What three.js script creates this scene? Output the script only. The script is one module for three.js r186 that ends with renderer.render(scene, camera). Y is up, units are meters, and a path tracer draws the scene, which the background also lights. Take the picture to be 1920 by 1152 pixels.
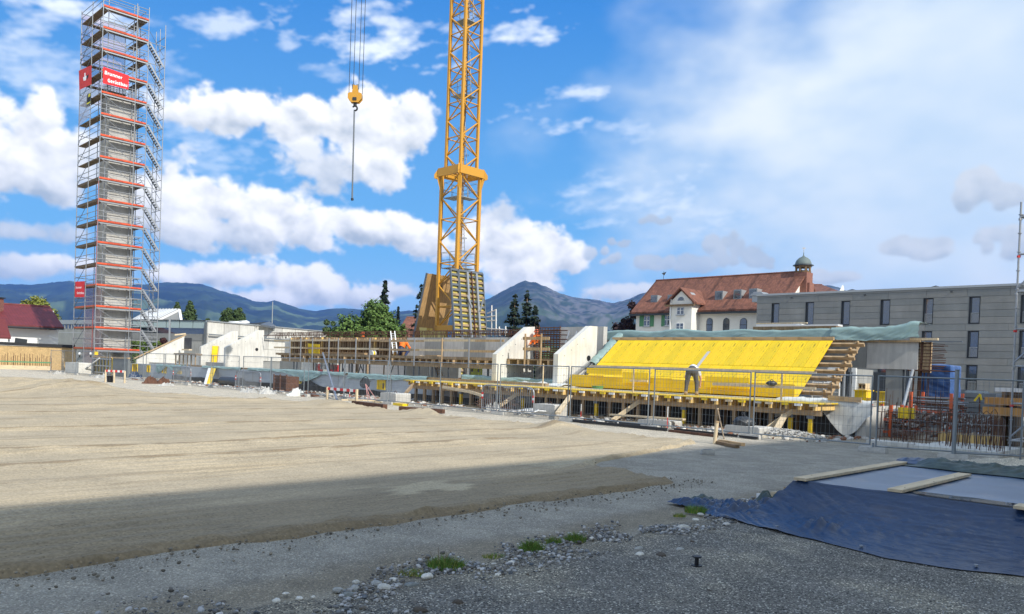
import * as THREE from 'three';
import { mergeGeometries } from 'three/addons/utils/BufferGeometryUtils.js';
import { MarchingCubes } from 'three/addons/objects/MarchingCubes.js';

// ---------------------------------------------------------------- camera, sky, sun, exposure
const scene = new THREE.Scene();
const EYE = 1.85, FOCAL = 1500;
const camera = new THREE.PerspectiveCamera(2 * Math.atan(576 / FOCAL) * 180 / Math.PI, 1920 / 1152, 0.1, 40000);
camera.position.set(0, EYE, 0);
camera.rotation.set(-0.017, 0, 0.036, 'YXZ');
camera.setViewOffset(1920, 1152, 0, -141, 1920, 1152);
camera.updateMatrixWorld(true);
const renderer = new THREE.WebGLRenderer({ antialias: true });
renderer.setSize(1920, 1152);
renderer.toneMapping = THREE.LinearToneMapping;
renderer.toneMappingExposure = 1.42;
renderer.shadowMap.enabled = true;

// the building site is laid out on one grid: u runs along the works (to the left and away), v runs back through them, y is up
const SG = 0.7133, CG = 0.7009, YAW = -Math.atan2(CG, SG);
const V3 = (x, y, z) => new THREE.Vector3(x, y, z);
const P = (u, y, v) => V3(-SG * u + CG * v, y, -(CG * u + SG * v));
const A = V3(-SG, 0, -CG), B = V3(CG, 0, -SG), UP = V3(0, 1, 0);   // unit vectors of u and v
const toUV = (p) => ({ u: -SG * p.x - CG * p.z, v: CG * p.x - SG * p.z, y: p.y });
const QYAW = new THREE.Quaternion().setFromAxisAngle(UP, YAW);
// where a sight line of the photograph (1920 x 1152) meets a plane of the site
const ray = (px, py) => V3((px - 960) / FOCAL, -(py - 717) / FOCAL, -1).applyQuaternion(camera.quaternion);
const onY = (px, py, y = 0) => { const d = ray(px, py), t = (y - EYE) / d.y; return V3(d.x * t, y, d.z * t); };
const onV = (px, py, v) => { const d = ray(px, py), q = CG * d.x - SG * d.z, t = v / q; return toUV(V3(d.x * t, EYE + d.y * t, d.z * t)); };
const onU = (px, py, u) => { const d = ray(px, py), q = -SG * d.x - CG * d.z, t = u / q; return toUV(V3(d.x * t, EYE + d.y * t, d.z * t)); };
const at = (px, py, Z) => { const d = ray(px, py), t = -Z / d.z; return V3(d.x * t, EYE + d.y * t, -Z); };

const SUN_EL = 37 * Math.PI / 180, SUN_G = -6 * Math.PI / 180;
const sunDir = A.clone().multiplyScalar(-Math.cos(SUN_G)).addScaledVector(B, Math.sin(SUN_G)).multiplyScalar(Math.cos(SUN_EL)).addScaledVector(UP, Math.sin(SUN_EL)).normalize();
const sun = new THREE.DirectionalLight(new THREE.Color(1, 0.945, 0.86), 3.4);
sun.position.copy(sunDir).multiplyScalar(200); sun.target.position.set(0, 0, 0);
sun.castShadow = true; sun.shadow.radius = 1; sun.shadow.mapSize.set(4096, 4096); sun.shadow.bias = -0.0005;
Object.assign(sun.shadow.camera, { left: -110, right: 110, top: 110, bottom: -110, near: 1, far: 500 });
scene.add(sun, sun.target);

// ---------------------------------------------------------------- noise
let seed = 12345;
const rnd = () => { seed = (seed + 0x6d2b79f5) | 0; let t = Math.imul(seed ^ (seed >>> 15), 1 | seed); t = (t + Math.imul(t ^ (t >>> 7), 61 | t)) ^ t; return ((t ^ (t >>> 14)) >>> 0) / 4294967296; };
const rr = (a, b) => a + (b - a) * rnd();
const reseed = (s) => { seed = s; };
const PERM = new Uint8Array(512); { const p = [...Array(256).keys()]; for (let i = 255; i > 0; i--) { const j = Math.floor(rnd() * (i + 1)); [p[i], p[j]] = [p[j], p[i]]; } for (let i = 0; i < 512; i++) PERM[i] = p[i & 255]; }
const fade = (t) => t * t * t * (t * (t * 6 - 15) + 10);
const gr3 = (h, x, y, z) => { h &= 15; const a = h < 8 ? x : y, b = h < 4 ? y : h === 12 || h === 14 ? x : z; return ((h & 1) ? -a : a) + ((h & 2) ? -b : b); };
function n3(x, y, z) {
  const xf = Math.floor(x), yf = Math.floor(y), zf = Math.floor(z), X = xf & 255, Y = yf & 255, Z = zf & 255;
  x -= xf; y -= yf; z -= zf;
  const u = fade(x), v = fade(y), w = fade(z), a = PERM[X] + Y, aa = PERM[a] + Z, ab = PERM[a + 1] + Z, b = PERM[X + 1] + Y, ba = PERM[b] + Z, bb = PERM[b + 1] + Z;
  const l = (t, p, q) => p + t * (q - p);
  return l(w, l(v, l(u, gr3(PERM[aa], x, y, z), gr3(PERM[ba], x - 1, y, z)), l(u, gr3(PERM[ab], x, y - 1, z), gr3(PERM[bb], x - 1, y - 1, z))),
    l(v, l(u, gr3(PERM[aa + 1], x, y, z - 1), gr3(PERM[ba + 1], x - 1, y, z - 1)), l(u, gr3(PERM[ab + 1], x, y - 1, z - 1), gr3(PERM[bb + 1], x - 1, y - 1, z - 1))));
}
const fbm = (x, y, z, o) => { let s = 0, a = 0.5; for (let i = 0; i < o; i++) { s += a * n3(x, y, z); x *= 2.03; y *= 2.03; z *= 2.03; a *= 0.5; } return s; };
const hash2 = (i, j) => { let h = Math.imul(i, 374761393) + Math.imul(j, 668265263); h = Math.imul(h ^ (h >>> 13), 1274126177); return ((h ^ (h >>> 16)) >>> 0) / 4294967296; };
function pv2(x, y, per) {   // value noise that repeats after per cells
  const xi = Math.floor(x), yi = Math.floor(y), m = (k) => ((k % per) + per) % per, fx = fade(x - xi), fy = fade(y - yi);
  const a = hash2(m(xi), m(yi)), b = hash2(m(xi + 1), m(yi)), c = hash2(m(xi), m(yi + 1)), d = hash2(m(xi + 1), m(yi + 1));
  return a + (b - a) * fx + (c - a) * fy + (a - b - c + d) * fx * fy;
}
const pf2 = (s, t, per, o) => { let v = 0, a = 0.5, w = 0; for (let i = 0; i < o; i++) { v += a * pv2(s * per, t * per, per); w += a; per *= 2; a *= 0.5; s += 0.137; } return v / w; };
const sm = (a, b, x) => { const t = Math.min(1, Math.max(0, (x - a) / (b - a))); return t * t * (3 - 2 * t); };
const mix = (a, b, t) => a + (b - a) * t, clamp = (x, a, b) => Math.min(b, Math.max(a, x));
const mix3 = (a, b, t) => [mix(a[0], b[0], t), mix(a[1], b[1], t), mix(a[2], b[2], t)];

// ---------------------------------------------------------------- the sky: blue air, a thin white veil to the right, heaps of cumulus
const azel = (px, py) => { const d = ray(px, py).normalize(); return [Math.atan2(d.x, -d.z), Math.asin(d.y)]; };
{
  const W = 4096, H = 2048, data = new Float32Array(W * H * 4);
  const R = 1 / FOCAL;
  const mk = ([x, y, rx, ry, k = 1, g = 0]) => { const [a, e] = azel(x, y); return { a, e, rx: rx * R, ry: ry * R, k, g }; };
  const heaps = [
    [735, 245, 92, 72], [660, 235, 90, 60], [560, 222, 110, 48], [440, 210, 110, 42, 0.85], [700, 310, 60, 55, 0.9], [610, 320, 70, 60, 0.8, 0.35], [730, 340, 40, 30, 0.8], [790, 225, 36, 45],
    [380, 380, 100, 52], [480, 395, 90, 55], [520, 425, 95, 52], [590, 450, 58, 45], [330, 415, 70, 55], [300, 380, 60, 60], [420, 440, 90, 40, 0.9, 0.3],
    [30, 310, 95, 80], [95, 270, 58, 62], [90, 335, 70, 50, 1, 0.2], [-60, 280, 80, 90], [210, 320, 80, 60, 0.6, 0.3], [60, 440, 120, 22, 0.75, 0.6], [40, 500, 130, 24, 0.75, 0.5], [110, 490, 60, 22, 0.8],
    [690, 432, 72, 42], [750, 436, 60, 36], [800, 452, 50, 36], [650, 425, 40, 30], [340, 455, 60, 24, 0.8, 0.3],
    [400, 520, 90, 28], [470, 515, 60, 26], [560, 525, 90, 38], [610, 545, 70, 32], [670, 560, 60, 22, 0.9, 0.2], [520, 560, 120, 22, 0.9, 0.1],
    [905, 445, 50, 60], [960, 465, 64, 52], [1020, 470, 62, 46], [1065, 488, 46, 38], [940, 405, 42, 34, 0.8, 0.55], [985, 505, 90, 40], [1130, 480, 40, 20, 0.7, 0.7],
    [950, 545, 90, 24, 0.85, 0.2], [1150, 545, 80, 20, 0.6, 0.4], [760, 545, 60, 18, 0.6, 0.3],
    [1255, 500, 66, 24, 1.7, 0.88], [1225, 494, 34, 20, 1.7, 0.85], [1390, 482, 60, 32, 1.7, 0.9], [1360, 460, 40, 26, 1.6, 0.85], [1435, 490, 34, 20, 1.5, 0.9], [1232, 415, 32, 14, 1.6, 0.95], [1165, 452, 22, 11, 1.5, 0.95], [1290, 506, 30, 14, 1.6, 0.9],
    [1735, 462, 66, 28, 1.1, 0.72], [1850, 370, 66, 44, 0.9, 0.68], [1880, 450, 54, 40, 1.0, 0.7], [1530, 520, 60, 16, 0.8, 0.7],
    // the heaps go on round the horizon beyond the frame
    [-400, 420, 160, 70], [-800, 380, 200, 80], [-1400, 430, 260, 80], [2300, 470, 160, 50, 0.8, 0.7], [2900, 430, 220, 60, 0.8, 0.6],
  ].flatMap((h) => (h[5] > 0.65 && h[2] > 20 ? Array.from({ length: 9 }, (_, i) => { const a = hash2(i, h[0]) * 2 - 1, b = hash2(i + 40, h[1]) * 2 - 1; return [h[0] + a * h[2] * 0.85, h[1] + b * h[3] * 0.6 * (1 - a * a), h[2] * (0.22 + 0.24 * hash2(i, 77)), h[3] * (0.34 + 0.4 * hash2(i, 33)), 1.15, h[5]]; }) : [h])).map(mk);
  for (let i = 0; i < 26; i++) heaps.push({ a: (1.05 + i * 0.165) * (i % 2 ? 1 : 1) , e: 0.09 + 0.12 * hash2(i, 3), rx: 0.08 + 0.1 * hash2(i, 5), ry: 0.03 + 0.04 * hash2(i, 9), k: 0.95, g: 0.25 * hash2(i, 11) });
  const wisps = [[710, 85, 120, 40, 1], [720, 40, 160, 24, 0.8], [980, 62, 90, 30, 0.9], [1020, 232, 85, 26, 0.8], [1090, 172, 60, 16, 0.7], [400, 42, 70, 26, 0.7], [60, 40, 90, 40, 0.6], [40, 130, 120, 50, 0.55], [170, 175, 180, 30, 0.55], [370, 250, 110, 60, 0.5], [120, 10, 110, 20, 1], [620, 140, 60, 16, 0.4], [545, 88, 22, 14, 0.5], [1210, 380, 150, 50, 0.5], [1130, 420, 60, 14, 0.5], [420, 320, 100, 40, 0.4], [230, 90, 120, 60, 0.35], [1180, 250, 90, 20, 0.4]].map(mk);
  const buck = Array.from({ length: 64 }, () => []), bIx = (a) => ((Math.floor((a / Math.PI + 1) * 32) % 64) + 64) % 64;
  for (const h of heaps) for (let q = Math.floor(((h.a - h.rx * 4.5) / Math.PI + 1) * 32); q <= Math.floor(((h.a + h.rx * 4.5) / Math.PI + 1) * 32); q++) buck[((q % 64) + 64) % 64].push(h);
  const wrapA = (d) => d - Math.round(d / (2 * Math.PI)) * 2 * Math.PI;
  function field(a, e) {   // [how deep inside a heap, its greyness, how high up in it]
    let best = -9, g = 0, gw = 1e-6, up = 0;
    for (const h of buck[bIx(a)]) {
      const dx = wrapA(a - h.a) / h.rx, dy = (e - h.e) / (h.ry * (e > h.e ? 1 : 0.75)), d = (1 - Math.sqrt(dx * dx + dy * dy)) * h.k;
      if (d > best) best = best < -5 ? d : d + 0.12 * Math.max(0, 1 - (d - best) * 3); else best += 0.12 * Math.max(0, 1 - (best - d) * 3) * (d > -0.3 ? 1 : 0);
      const w = Math.max(0, d + 0.5) ** 3; g += w * h.g; up += w * clamp(dy, -1.2, 1.2); gw += w;
    }
    return [best, g / gw, up / gw];
  }
  const deep = [0.013, 0.155, 0.51], low = [0.24, 0.56, 0.83];
  const puff = (a, e, o) => { let v = 0, k = 0.62, x = a * 11, y = e * 13; for (let i = 0; i < o; i++) { v += k * (Math.abs(n3(x, y, 3.7 + i)) * 2.4 - 0.5); x *= 2.1; y *= 2.1; k *= 0.54; } return v; };
  const dens = (a, e, f, o) => f + 0.62 * puff(a, e, o) + 0.4 * fbm(a * 40, e * 44, 9.1, 3);
  for (let j = 0; j < H; j++) {
    const e = ((j + 0.5) / H - 0.5) * Math.PI;
    for (let i = 0; i < W; i++) {
      const k = (j * W + i) * 4;
      if (e < -0.02) { data[k] = 0.2; data[k + 1] = 0.195; data[k + 2] = 0.18; data[k + 3] = 1; continue; }
      const th = ((i + 0.5) / W - 0.5) * 2 * Math.PI, a = wrapA(th + Math.PI / 2);   // a: bearing, right of straight ahead
      const ca = Math.cos(e), dx = Math.sin(a) * ca, dz = -Math.cos(a) * ca, dy = Math.sin(e);
      let c = mix3(low, deep, Math.pow(clamp(e / 0.52, 0, 1), 0.72));
      // veil: thin high cloud that thickens towards the right, where the sun stands, its unseen part behind and overhead added to lift the shade
      const q = fbm(dx * 3 + 5, dy * 5, dz * 3, 4), q2 = fbm(dx * 9 + 1, dy * 16, dz * 9, 4);
      const side = a > -0.7 ? sm(0.0, 0.40, a + 0.22 * q + 0.22 * q2 - 0.15 * sm(0.2, 0.5, e) + 0.12 * sm(0.2, 0.05, e)) : sm(-1.0, -1.7, a + 0.2 * q);
      let veil = side * clamp(0.86 + 0.35 * q + 0.14 * q2, 0.5, 1);
      veil = Math.max(veil, 0.45 * sm(0.15, 0.0, e), 0.6 * sm(0.55, 0.95, e + 0.2 * q));
      c = mix3(c, mix3([0.47, 0.61, 0.73], [0.67, 0.73, 0.78], clamp(0.58 + 0.7 * q + 0.45 * q2 + 0.4 * sm(0.3, 0.12, e), 0, 1)), veil);
      // wisps
      let w = 0;
      for (const s of wisps) { const ux = wrapA(a - s.a) / s.rx, uy = (e - s.e) / s.ry, d = 1 - Math.sqrt(ux * ux + uy * uy); if (d > -0.5) w = Math.max(w, s.k * clamp(d * 0.9 - 0.05 + 2.0 * fbm(a * 16 + e * 6, e * 42 - a * 8, 1.3, 4) + 0.9 * fbm(a * 60 + e * 20, e * 150 - a * 25, 4.3, 3), 0, 1)); }
      c = mix3(c, [0.82, 0.87, 0.91], 0.85 * w);
      // heaps
      if (e < 0.42) {
        const wa = 0.008 * n3(a * 22, e * 22, 5.5), [f, g, up] = field(a + wa, e + 0.6 * wa);
        if (f > -0.9) {
          const D = dens(a, e, f, 6), al = sm(-0.06, 0.30 + 0.2 * g, D + 0.25 * fbm(a * 90, e * 96, 2.2, 3)) * (1 - 0.2 * g);
          if (al > 0) {
            const D2 = 0.62 * puff(a + 0.010, e + 0.013, 5) - 0.62 * puff(a, e, 5);
            let sh = 0.80 - 1.05 * D2 + 0.16 * up - 0.44 * sm(0.2, -0.8, up) - 0.10 * clamp(D - 0.4, 0, 1) + 0.25 * (1 - sm(0, 0.35, D));
            sh = clamp(sh, 0, 1) * (1 - 0.92 * g);
            const col = mix3([0.36, 0.43, 0.51], [0.90, 0.90, 0.895], sh);
            c = mix3(c, col, al);
          }
        }
      }
      const lift = sm(-0.02, 0.0, e);
      for (let m = 0; m < 3; m++) data[k + m] = mix(0.2, c[m], lift);
      data[k + 3] = 1;
    }
  }
  const tex = new THREE.DataTexture(data, W, H, THREE.RGBAFormat, THREE.FloatType);
  tex.mapping = THREE.EquirectangularReflectionMapping; tex.magFilter = tex.minFilter = THREE.LinearFilter; tex.needsUpdate = true;
  scene.background = tex; scene.environment = tex; scene.environmentIntensity = 1; scene.backgroundIntensity = 1;
}
scene.fog = new THREE.FogExp2(new THREE.Color(0.09, 0.31, 1.0), 0.000066);

// ---------------------------------------------------------------- textures and materials
function tex(size, fn, period = 1, srgb = true) {
  const d = new Uint8Array(size * size * 4);
  for (let j = 0; j < size; j++) for (let i = 0; i < size; i++) { const c = fn((i + 0.5) / size, (j + 0.5) / size, i, j), k = (j * size + i) * 4; for (let m = 0; m < 3; m++) { const x = clamp(typeof c === 'number' ? c : c[m], 0, 1); d[k + m] = 255 * (srgb ? (x <= 0.0031308 ? x * 12.92 : 1.055 * Math.pow(x, 1 / 2.4) - 0.055) : x); } d[k + 3] = 255; }
  const t = new THREE.DataTexture(d, size, size, THREE.RGBAFormat); t.magFilter = THREE.LinearFilter; t.minFilter = THREE.LinearMipmapLinearFilter; t.generateMipmaps = true;
  t.wrapS = t.wrapT = THREE.RepeatWrapping; t.repeat.set(1 / period, 1 / period); if (srgb) t.colorSpace = THREE.SRGBColorSpace; t.needsUpdate = true; return t;
}
const speck = (i, j, n, s) => hash2(Math.floor(i / n) + s * 977, Math.floor(j / n) + s * 131);
const lin = (r, g, b) => new THREE.Color().setRGB(r, g, b);
const std = (o) => new THREE.MeshStandardMaterial({ roughness: 0.85, side: THREE.DoubleSide, ...o });
const grain = (base, spread, per, period, size = 256) => tex(size, (s, t, i, j) => { const n = pf2(s, t, per, 5) - 0.5 + 0.25 * (hash2(i, j) - 0.5); return base.map((b) => b * (1 + spread * n)); }, period);
const T = {};
T.concrete = tex(512, (s, t, i, j) => {   // board-marked: soft vertical bands, clouds, pores
  const band = pv2(s * 24, 0.5, 24) - 0.5, run = pf2(s * 1, t * 0.12, 32, 4) - 0.5, cl = pf2(s, t, 5, 5) - 0.5, pore = hash2(i, j) > 0.997 ? -0.25 : 0;
  const k = 1 + 0.10 * band + 0.28 * run + 0.26 * cl + pore; return [0.52 * k, 0.51 * k, 0.475 * k];
}, 3);
T.panel = tex(512, (s, t, i, j) => { const cl = pf2(s, t, 4, 6) - 0.5, st = pf2(s, t * 0.2, 24, 3) - 0.5, k = 1 + 0.3 * cl + 0.1 * st + 0.08 * (hash2(i, j) - 0.5); return [0.222 * k, 0.228 * k, 0.222 * k]; }, 5);
T.wood = tex(256, (s, t, i, j) => { const g = pv2(s * 40, t * 3, 40) - 0.5 + 0.6 * (pv2(s * 16, t * 1, 16) - 0.5), k = 1 + 0.45 * g; return [0.44 * k, 0.31 * k, 0.175 * k]; }, 1);
T.woodPale = tex(256, (s, t, i, j) => { const g = pv2(s * 40, t * 3, 40) - 0.5 + 0.6 * (pv2(s * 16, t * 1, 16) - 0.5), k = 1 + 0.28 * g; return [0.62 * k, 0.5 * k, 0.33 * k]; }, 1);
T.osb = tex(512, (s, t, i, j) => { const g = pv2(s * 60, t * 22, 60 * 1) * 0 + speck(i + 7 * Math.sin(j / 9), j, 9, 3), h = pf2(s, t, 16, 3); const k = 0.72 + 0.4 * g * 0.8 + 0.25 * (h - 0.5); return [0.60 * k, 0.42 * k, 0.20 * k]; }, 2.4);
T.rust = grain([0.115, 0.055, 0.034], 1.1, 16, 1);
T.roof = tex(512, (s, t, i, j) => { const row = (t * 24) % 1, cl = pf2(s, t, 6, 5) - 0.5, tile = hash2(Math.floor(s * 40 + 0.5 * (Math.floor(t * 24) & 1)), Math.floor(t * 24)) - 0.5, dk = sm(0.52, 0.75, pf2(s * 1, t * 0.35 + 0.4, 9, 4)); const k = (1 + 0.5 * tile + 0.5 * cl) * (row < 0.16 ? 0.72 : 1) * (1 - 0.45 * dk); return [0.20 * k, 0.082 * k, 0.052 * k]; }, 5);
T.roofRed = tex(256, (s, t, i, j) => { const row = (t * 16) % 1, k = (1 + 0.35 * (pf2(s, t, 8, 4) - 0.5) + 0.18 * (hash2(Math.floor(s * 20), Math.floor(t * 16)) - 0.5)) * (row < 0.2 ? 0.75 : 1); return [0.155 * k, 0.026 * k, 0.026 * k]; }, 5);
T.plaster = grain([0.80, 0.775, 0.70], 0.12, 8, 4);
T.tarp = tex(256, (s, t, i, j) => { const k = 1 + 0.3 * (pf2(s, t, 6, 5) - 0.5) + 0.08 * (hash2(i, j) - 0.5); return [0.25 * k, 0.36 * k, 0.345 * k]; }, 2);
T.blue = tex(512, (s, t, i, j) => { const k = 1 + 0.35 * (pf2(s, t, 5, 5) - 0.5) + 0.12 * (((i >> 1) + (j >> 1)) & 1) - 0.06, d = sm(0.62, 0.8, pf2(s + 0.3, t, 4, 5)); return mix3([0.019 * k, 0.043 * k, 0.1 * k], [0.10, 0.10, 0.12], 0.35 * d); }, 1.5);
T.blueBump = tex(512, (s, t, i, j) => 0.5 + 0.8 * (Math.abs(pf2(s, t, 9, 5) - 0.5) + Math.abs(pf2(t + 0.2, s, 14, 4) - 0.5) - 0.25), 1.1, false);
T.yellow = tex(256, (s, t, i, j) => { const g = pv2(s * 3, t * 48, 48) - 0.5, cl = pf2(s, t, 4, 5) - 0.5, k = 1 + 0.12 * g + 0.22 * cl, sc = sm(0.70, 0.76, pf2(s * 1, t * 1 + 0.3, 12, 4)) * 0.25; return mix3([0.86 * k, 0.60 * k, 0.012], [0.55, 0.42, 0.16], sc); }, 2);
T.stone = grain([0.42, 0.41, 0.38], 0.7, 6, 0.5);
T.insul = tex(256, (s, t, i, j) => { const k = 1 + 0.2 * (pf2(s, t, 6, 5) - 0.5) + (Math.abs(((t * 4) % 1) - 0.5) > 0.48 ? -0.12 : 0); return [0.46 * k, 0.50 * k, 0.535 * k]; }, 2.4);
T.sand = tex(1024, (s, t, i, j) => {
  const cl = pf2(s, t, 6, 7) - 0.5, fine = pf2(s + 0.4, t, 160, 2) - 0.5, drag = pf2(s * 1, t, 4, 3) * 0 + pv2(s * 90, t * 9, 90) - 0.5, p = speck(i, j, 4, 1), peb = p > 0.988 ? 0.35 : p < 0.012 ? -0.35 : 0;
  const k = 1 + 0.26 * cl + 0.5 * fine + 0.14 * drag + peb; return [0.40 * k, 0.333 * k, 0.228 * k];
}, 4);
T.sandBump = tex(1024, (s, t, i, j) => 0.25 * pf2(s, t, 40, 5) + 0.5 * pf2(s + 0.4, t, 150, 2) + 0.25 * pv2(s * 90, t * 9, 90), 4, false);
const stonesAt = (s, t, n, sd) => { let best = 9, id = 0; const x = s * n, y = t * n, xi = Math.floor(x), yi = Math.floor(y); for (let a = -1; a < 2; a++) for (let b = -1; b < 2; b++) { const X = ((xi + a) % n + n) % n, Y = ((yi + b) % n + n) % n, cx = xi + a + hash2(X + sd, Y), cy = yi + b + hash2(X, Y + sd + 50), d = Math.hypot(x - cx, y - cy) / (0.35 + 0.4 * hash2(X + 9, Y + sd)); if (d < best) { best = d; id = hash2(X + 31 + sd, Y + 17); } } return [best, id]; };
const grav = {}; // chips of stone seen from above
for (const [key, base, n, sp] of [['gravel', [0.415, 0.382, 0.315], 190, 0.6], ['asphalt', [0.205, 0.194, 0.162], 190, 1.0]]) {
  const hgt = new Float32Array(1024 * 1024);
  T[key] = tex(1024, (s, t, i, j) => { const [d, id] = stonesAt(s, t, n, 3), c = pf2(s, t, 7, 6) - 0.5; hgt[j * 1024 + i] = Math.max(0, 1 - d); const white = key === 'asphalt' ? (id > 0.965 ? 2.8 : id > 0.87 ? 0.9 : id < 0.12 ? -0.35 : 0) : (id > 0.93 ? 0.5 : 0); const k = (1 + sp * (id - 0.5) + white) * (0.8 + 0.2 * Math.max(0, 1 - d)) + 0.4 * c; return [base[0] * k, base[1] * k, base[2] * k]; }, 2.2);
  T[key + 'Bump'] = tex(1024, (s, t, i, j) => hgt[j * 1024 + i], 2.2, false);
}
const M = {
  rag: std({ map: grain([0.42, 0.42, 0.4], 0.8, 10, 1), roughness: 0.6 }),
  tarpTopSheen: std({ map: T.blue, color: lin(3.2, 2.6, 2.0), bumpMap: T.blueBump, bumpScale: 0.003, roughness: 0.3 }), formYellow: std({ map: grain([0.56, 0.46, 0.11], 0.5, 8, 1.2), roughness: 0.7 }),  // top sheet: paler copy of the blue, sky sheen put into its colour
  gravel: std({ map: T.gravel, bumpMap: T.gravelBump, bumpScale: 0.010, vertexColors: true, roughness: 0.95 }),
  sand: std({ map: T.sand, bumpMap: T.sandBump, bumpScale: 0.014, vertexColors: true, roughness: 0.96 }),
  asphalt: std({ map: T.asphalt, bumpMap: T.asphaltBump, bumpScale: 0.012, vertexColors: true, roughness: 0.85 }),
  concrete: std({ map: T.concrete, roughness: 0.9 }), concreteDark: std({ map: T.concrete, color: lin(0.6, 0.62, 0.63), roughness: 0.9 }), concreteLight: std({ map: T.concrete, color: lin(1.26, 1.26, 1.24), roughness: 0.9 }),
  panel: std({ map: T.panel, roughness: 0.72 }), panelB: std({ map: T.panel, color: lin(0.93, 0.95, 0.96), roughness: 0.72 }), panelC: std({ map: T.panel, color: lin(1.07, 1.05, 1.03), roughness: 0.72 }),
  wood: std({ map: T.wood }), woodPale: std({ map: T.woodPale }), woodDark: std({ map: T.wood, color: lin(0.45, 0.42, 0.4) }), woodGrey: std({ map: T.wood, color: lin(0.72, 0.74, 0.8) }),
  ply: std({ map: T.wood, color: lin(0.95, 0.85, 0.66), roughness: 0.6 }), osb: std({ map: T.osb }),
  beam: std({ map: T.woodPale, color: lin(1.15, 0.98, 0.55), roughness: 0.7 }), oldBeam: std({ map: T.wood, color: lin(1.15, 0.82, 0.42), roughness: 0.7 }), yellow: std({ map: T.yellow, roughness: 0.5 }), yellowB: std({ map: T.yellow, color: lin(0.94, 0.93, 0.9), roughness: 0.55 }), amber: std({ map: T.yellow, color: lin(0.86, 0.84, 1.0), roughness: 0.55 }),
  galv: std({ color: lin(0.37, 0.385, 0.40), metalness: 0.55, roughness: 0.42 }), galvDark: std({ color: lin(0.16, 0.18, 0.2), metalness: 0.5, roughness: 0.5 }), fence: std({ color: lin(0.24, 0.27, 0.29), metalness: 0.5, roughness: 0.5 }),
  crane: std({ color: lin(0.60, 0.30, 0.03), roughness: 0.45 }), craneGrey: std({ color: lin(0.3, 0.33, 0.35), metalness: 0.3, roughness: 0.55 }),
  red: std({ color: lin(0.62, 0.035, 0.03), roughness: 0.6 }), orange: std({ color: lin(0.62, 0.12, 0.04), roughness: 0.6 }), hivis: std({ color: lin(0.9, 0.19, 0.02), roughness: 0.8 }),
  deck: std({ map: T.wood, color: lin(0.36, 0.36, 0.38) }), rust: std({ map: T.rust, roughness: 0.9 }), black: std({ color: lin(0.012, 0.013, 0.015), roughness: 0.5 }), rubber: std({ color: lin(0.03, 0.034, 0.04), roughness: 0.4 }),
  white: std({ color: lin(0.78, 0.78, 0.76), roughness: 0.6 }), whitePlastic: std({ color: lin(0.7, 0.71, 0.7), roughness: 0.35 }), plaster: std({ map: T.plaster }), roof: std({ map: T.roof, bumpMap: T.roof, bumpScale: 0.05 }), roofRed: std({ map: T.roofRed, bumpMap: T.roofRed, bumpScale: 0.04, roughness: 0.6 }),
  glass: new THREE.MeshPhysicalMaterial({ color: lin(0.03, 0.045, 0.055), roughness: 0.05, metalness: 0, specularIntensity: 1, clearcoat: 1, clearcoatRoughness: 0.02, ior: 2.1 }),
  frame: std({ color: lin(0.028, 0.034, 0.04), roughness: 0.4 }), zinc: std({ color: lin(0.40, 0.42, 0.43), metalness: 0.4, roughness: 0.45 }), copper: std({ map: grain([0.13, 0.165, 0.16], 0.5, 8, 2), roughness: 0.7 }), brick: std({ map: grain([0.24, 0.105, 0.075], 0.7, 20, 2) }),
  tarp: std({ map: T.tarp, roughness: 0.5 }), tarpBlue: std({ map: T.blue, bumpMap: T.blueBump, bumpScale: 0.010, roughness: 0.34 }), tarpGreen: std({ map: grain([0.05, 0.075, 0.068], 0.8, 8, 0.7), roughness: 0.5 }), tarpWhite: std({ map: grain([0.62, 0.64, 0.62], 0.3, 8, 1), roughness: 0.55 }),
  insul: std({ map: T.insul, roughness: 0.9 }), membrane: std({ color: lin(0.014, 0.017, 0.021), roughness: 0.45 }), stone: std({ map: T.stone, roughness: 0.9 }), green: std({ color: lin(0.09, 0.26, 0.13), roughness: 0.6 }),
  net: new THREE.MeshStandardMaterial({ color: lin(0.62, 0.42, 0.46), roughness: 0.95, transparent: true, opacity: 0.36, side: THREE.DoubleSide }), netGrey: new THREE.MeshStandardMaterial({ color: lin(0.5, 0.5, 0.58), roughness: 0.95, transparent: true, opacity: 0.62, side: THREE.DoubleSide }),
  steelWall: std({ color: lin(0.2, 0.22, 0.23), metalness: 0.2, roughness: 0.6 }), skin: std({ color: lin(0.55, 0.29, 0.19), roughness: 0.6 }), denim: std({ map: grain([0.085, 0.084, 0.088], 0.5, 24, 0.5) }), lime: std({ color: lin(0.62, 0.72, 0.05), roughness: 0.6 }), bluePlastic: std({ color: lin(0.04, 0.11, 0.4), roughness: 0.5 }),
};
for (const k in M) M[k].name = k;

// ---------------------------------------------------------------- naming and building
const used = {};
const numbered = (n) => { const k = used[n] ?? 0; used[n] = k + 1; return k ? `${n}_${String(k).padStart(3, '0')}` : n; };
function tag(o, label, category, group, kind) { if (label) o.userData.label = label; if (category) o.userData.category = category; if (group) o.userData.group = group; if (kind) o.userData.kind = kind; return o; }
function thing(name, label, category, pos = V3(0, 0, 0), group, turn = YAW) {
  const o = new THREE.Group(); o.name = numbered(name); o.position.copy(pos); o.rotation.y = turn; scene.add(o); o.updateMatrixWorld(true); return tag(o, label, category, group);
}
function copyOf(o, pos, turn, label, group) { const c = o.clone(); c.name = numbered(o.name.replace(/_\d+$/, '')); c.userData = { ...o.userData }; if (pos) c.position.copy(pos); if (turn !== undefined) c.rotation.y = turn; if (label) c.userData.label = label; if (group) c.userData.group = group; scene.add(c); c.updateMatrixWorld(true); return c; }
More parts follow.
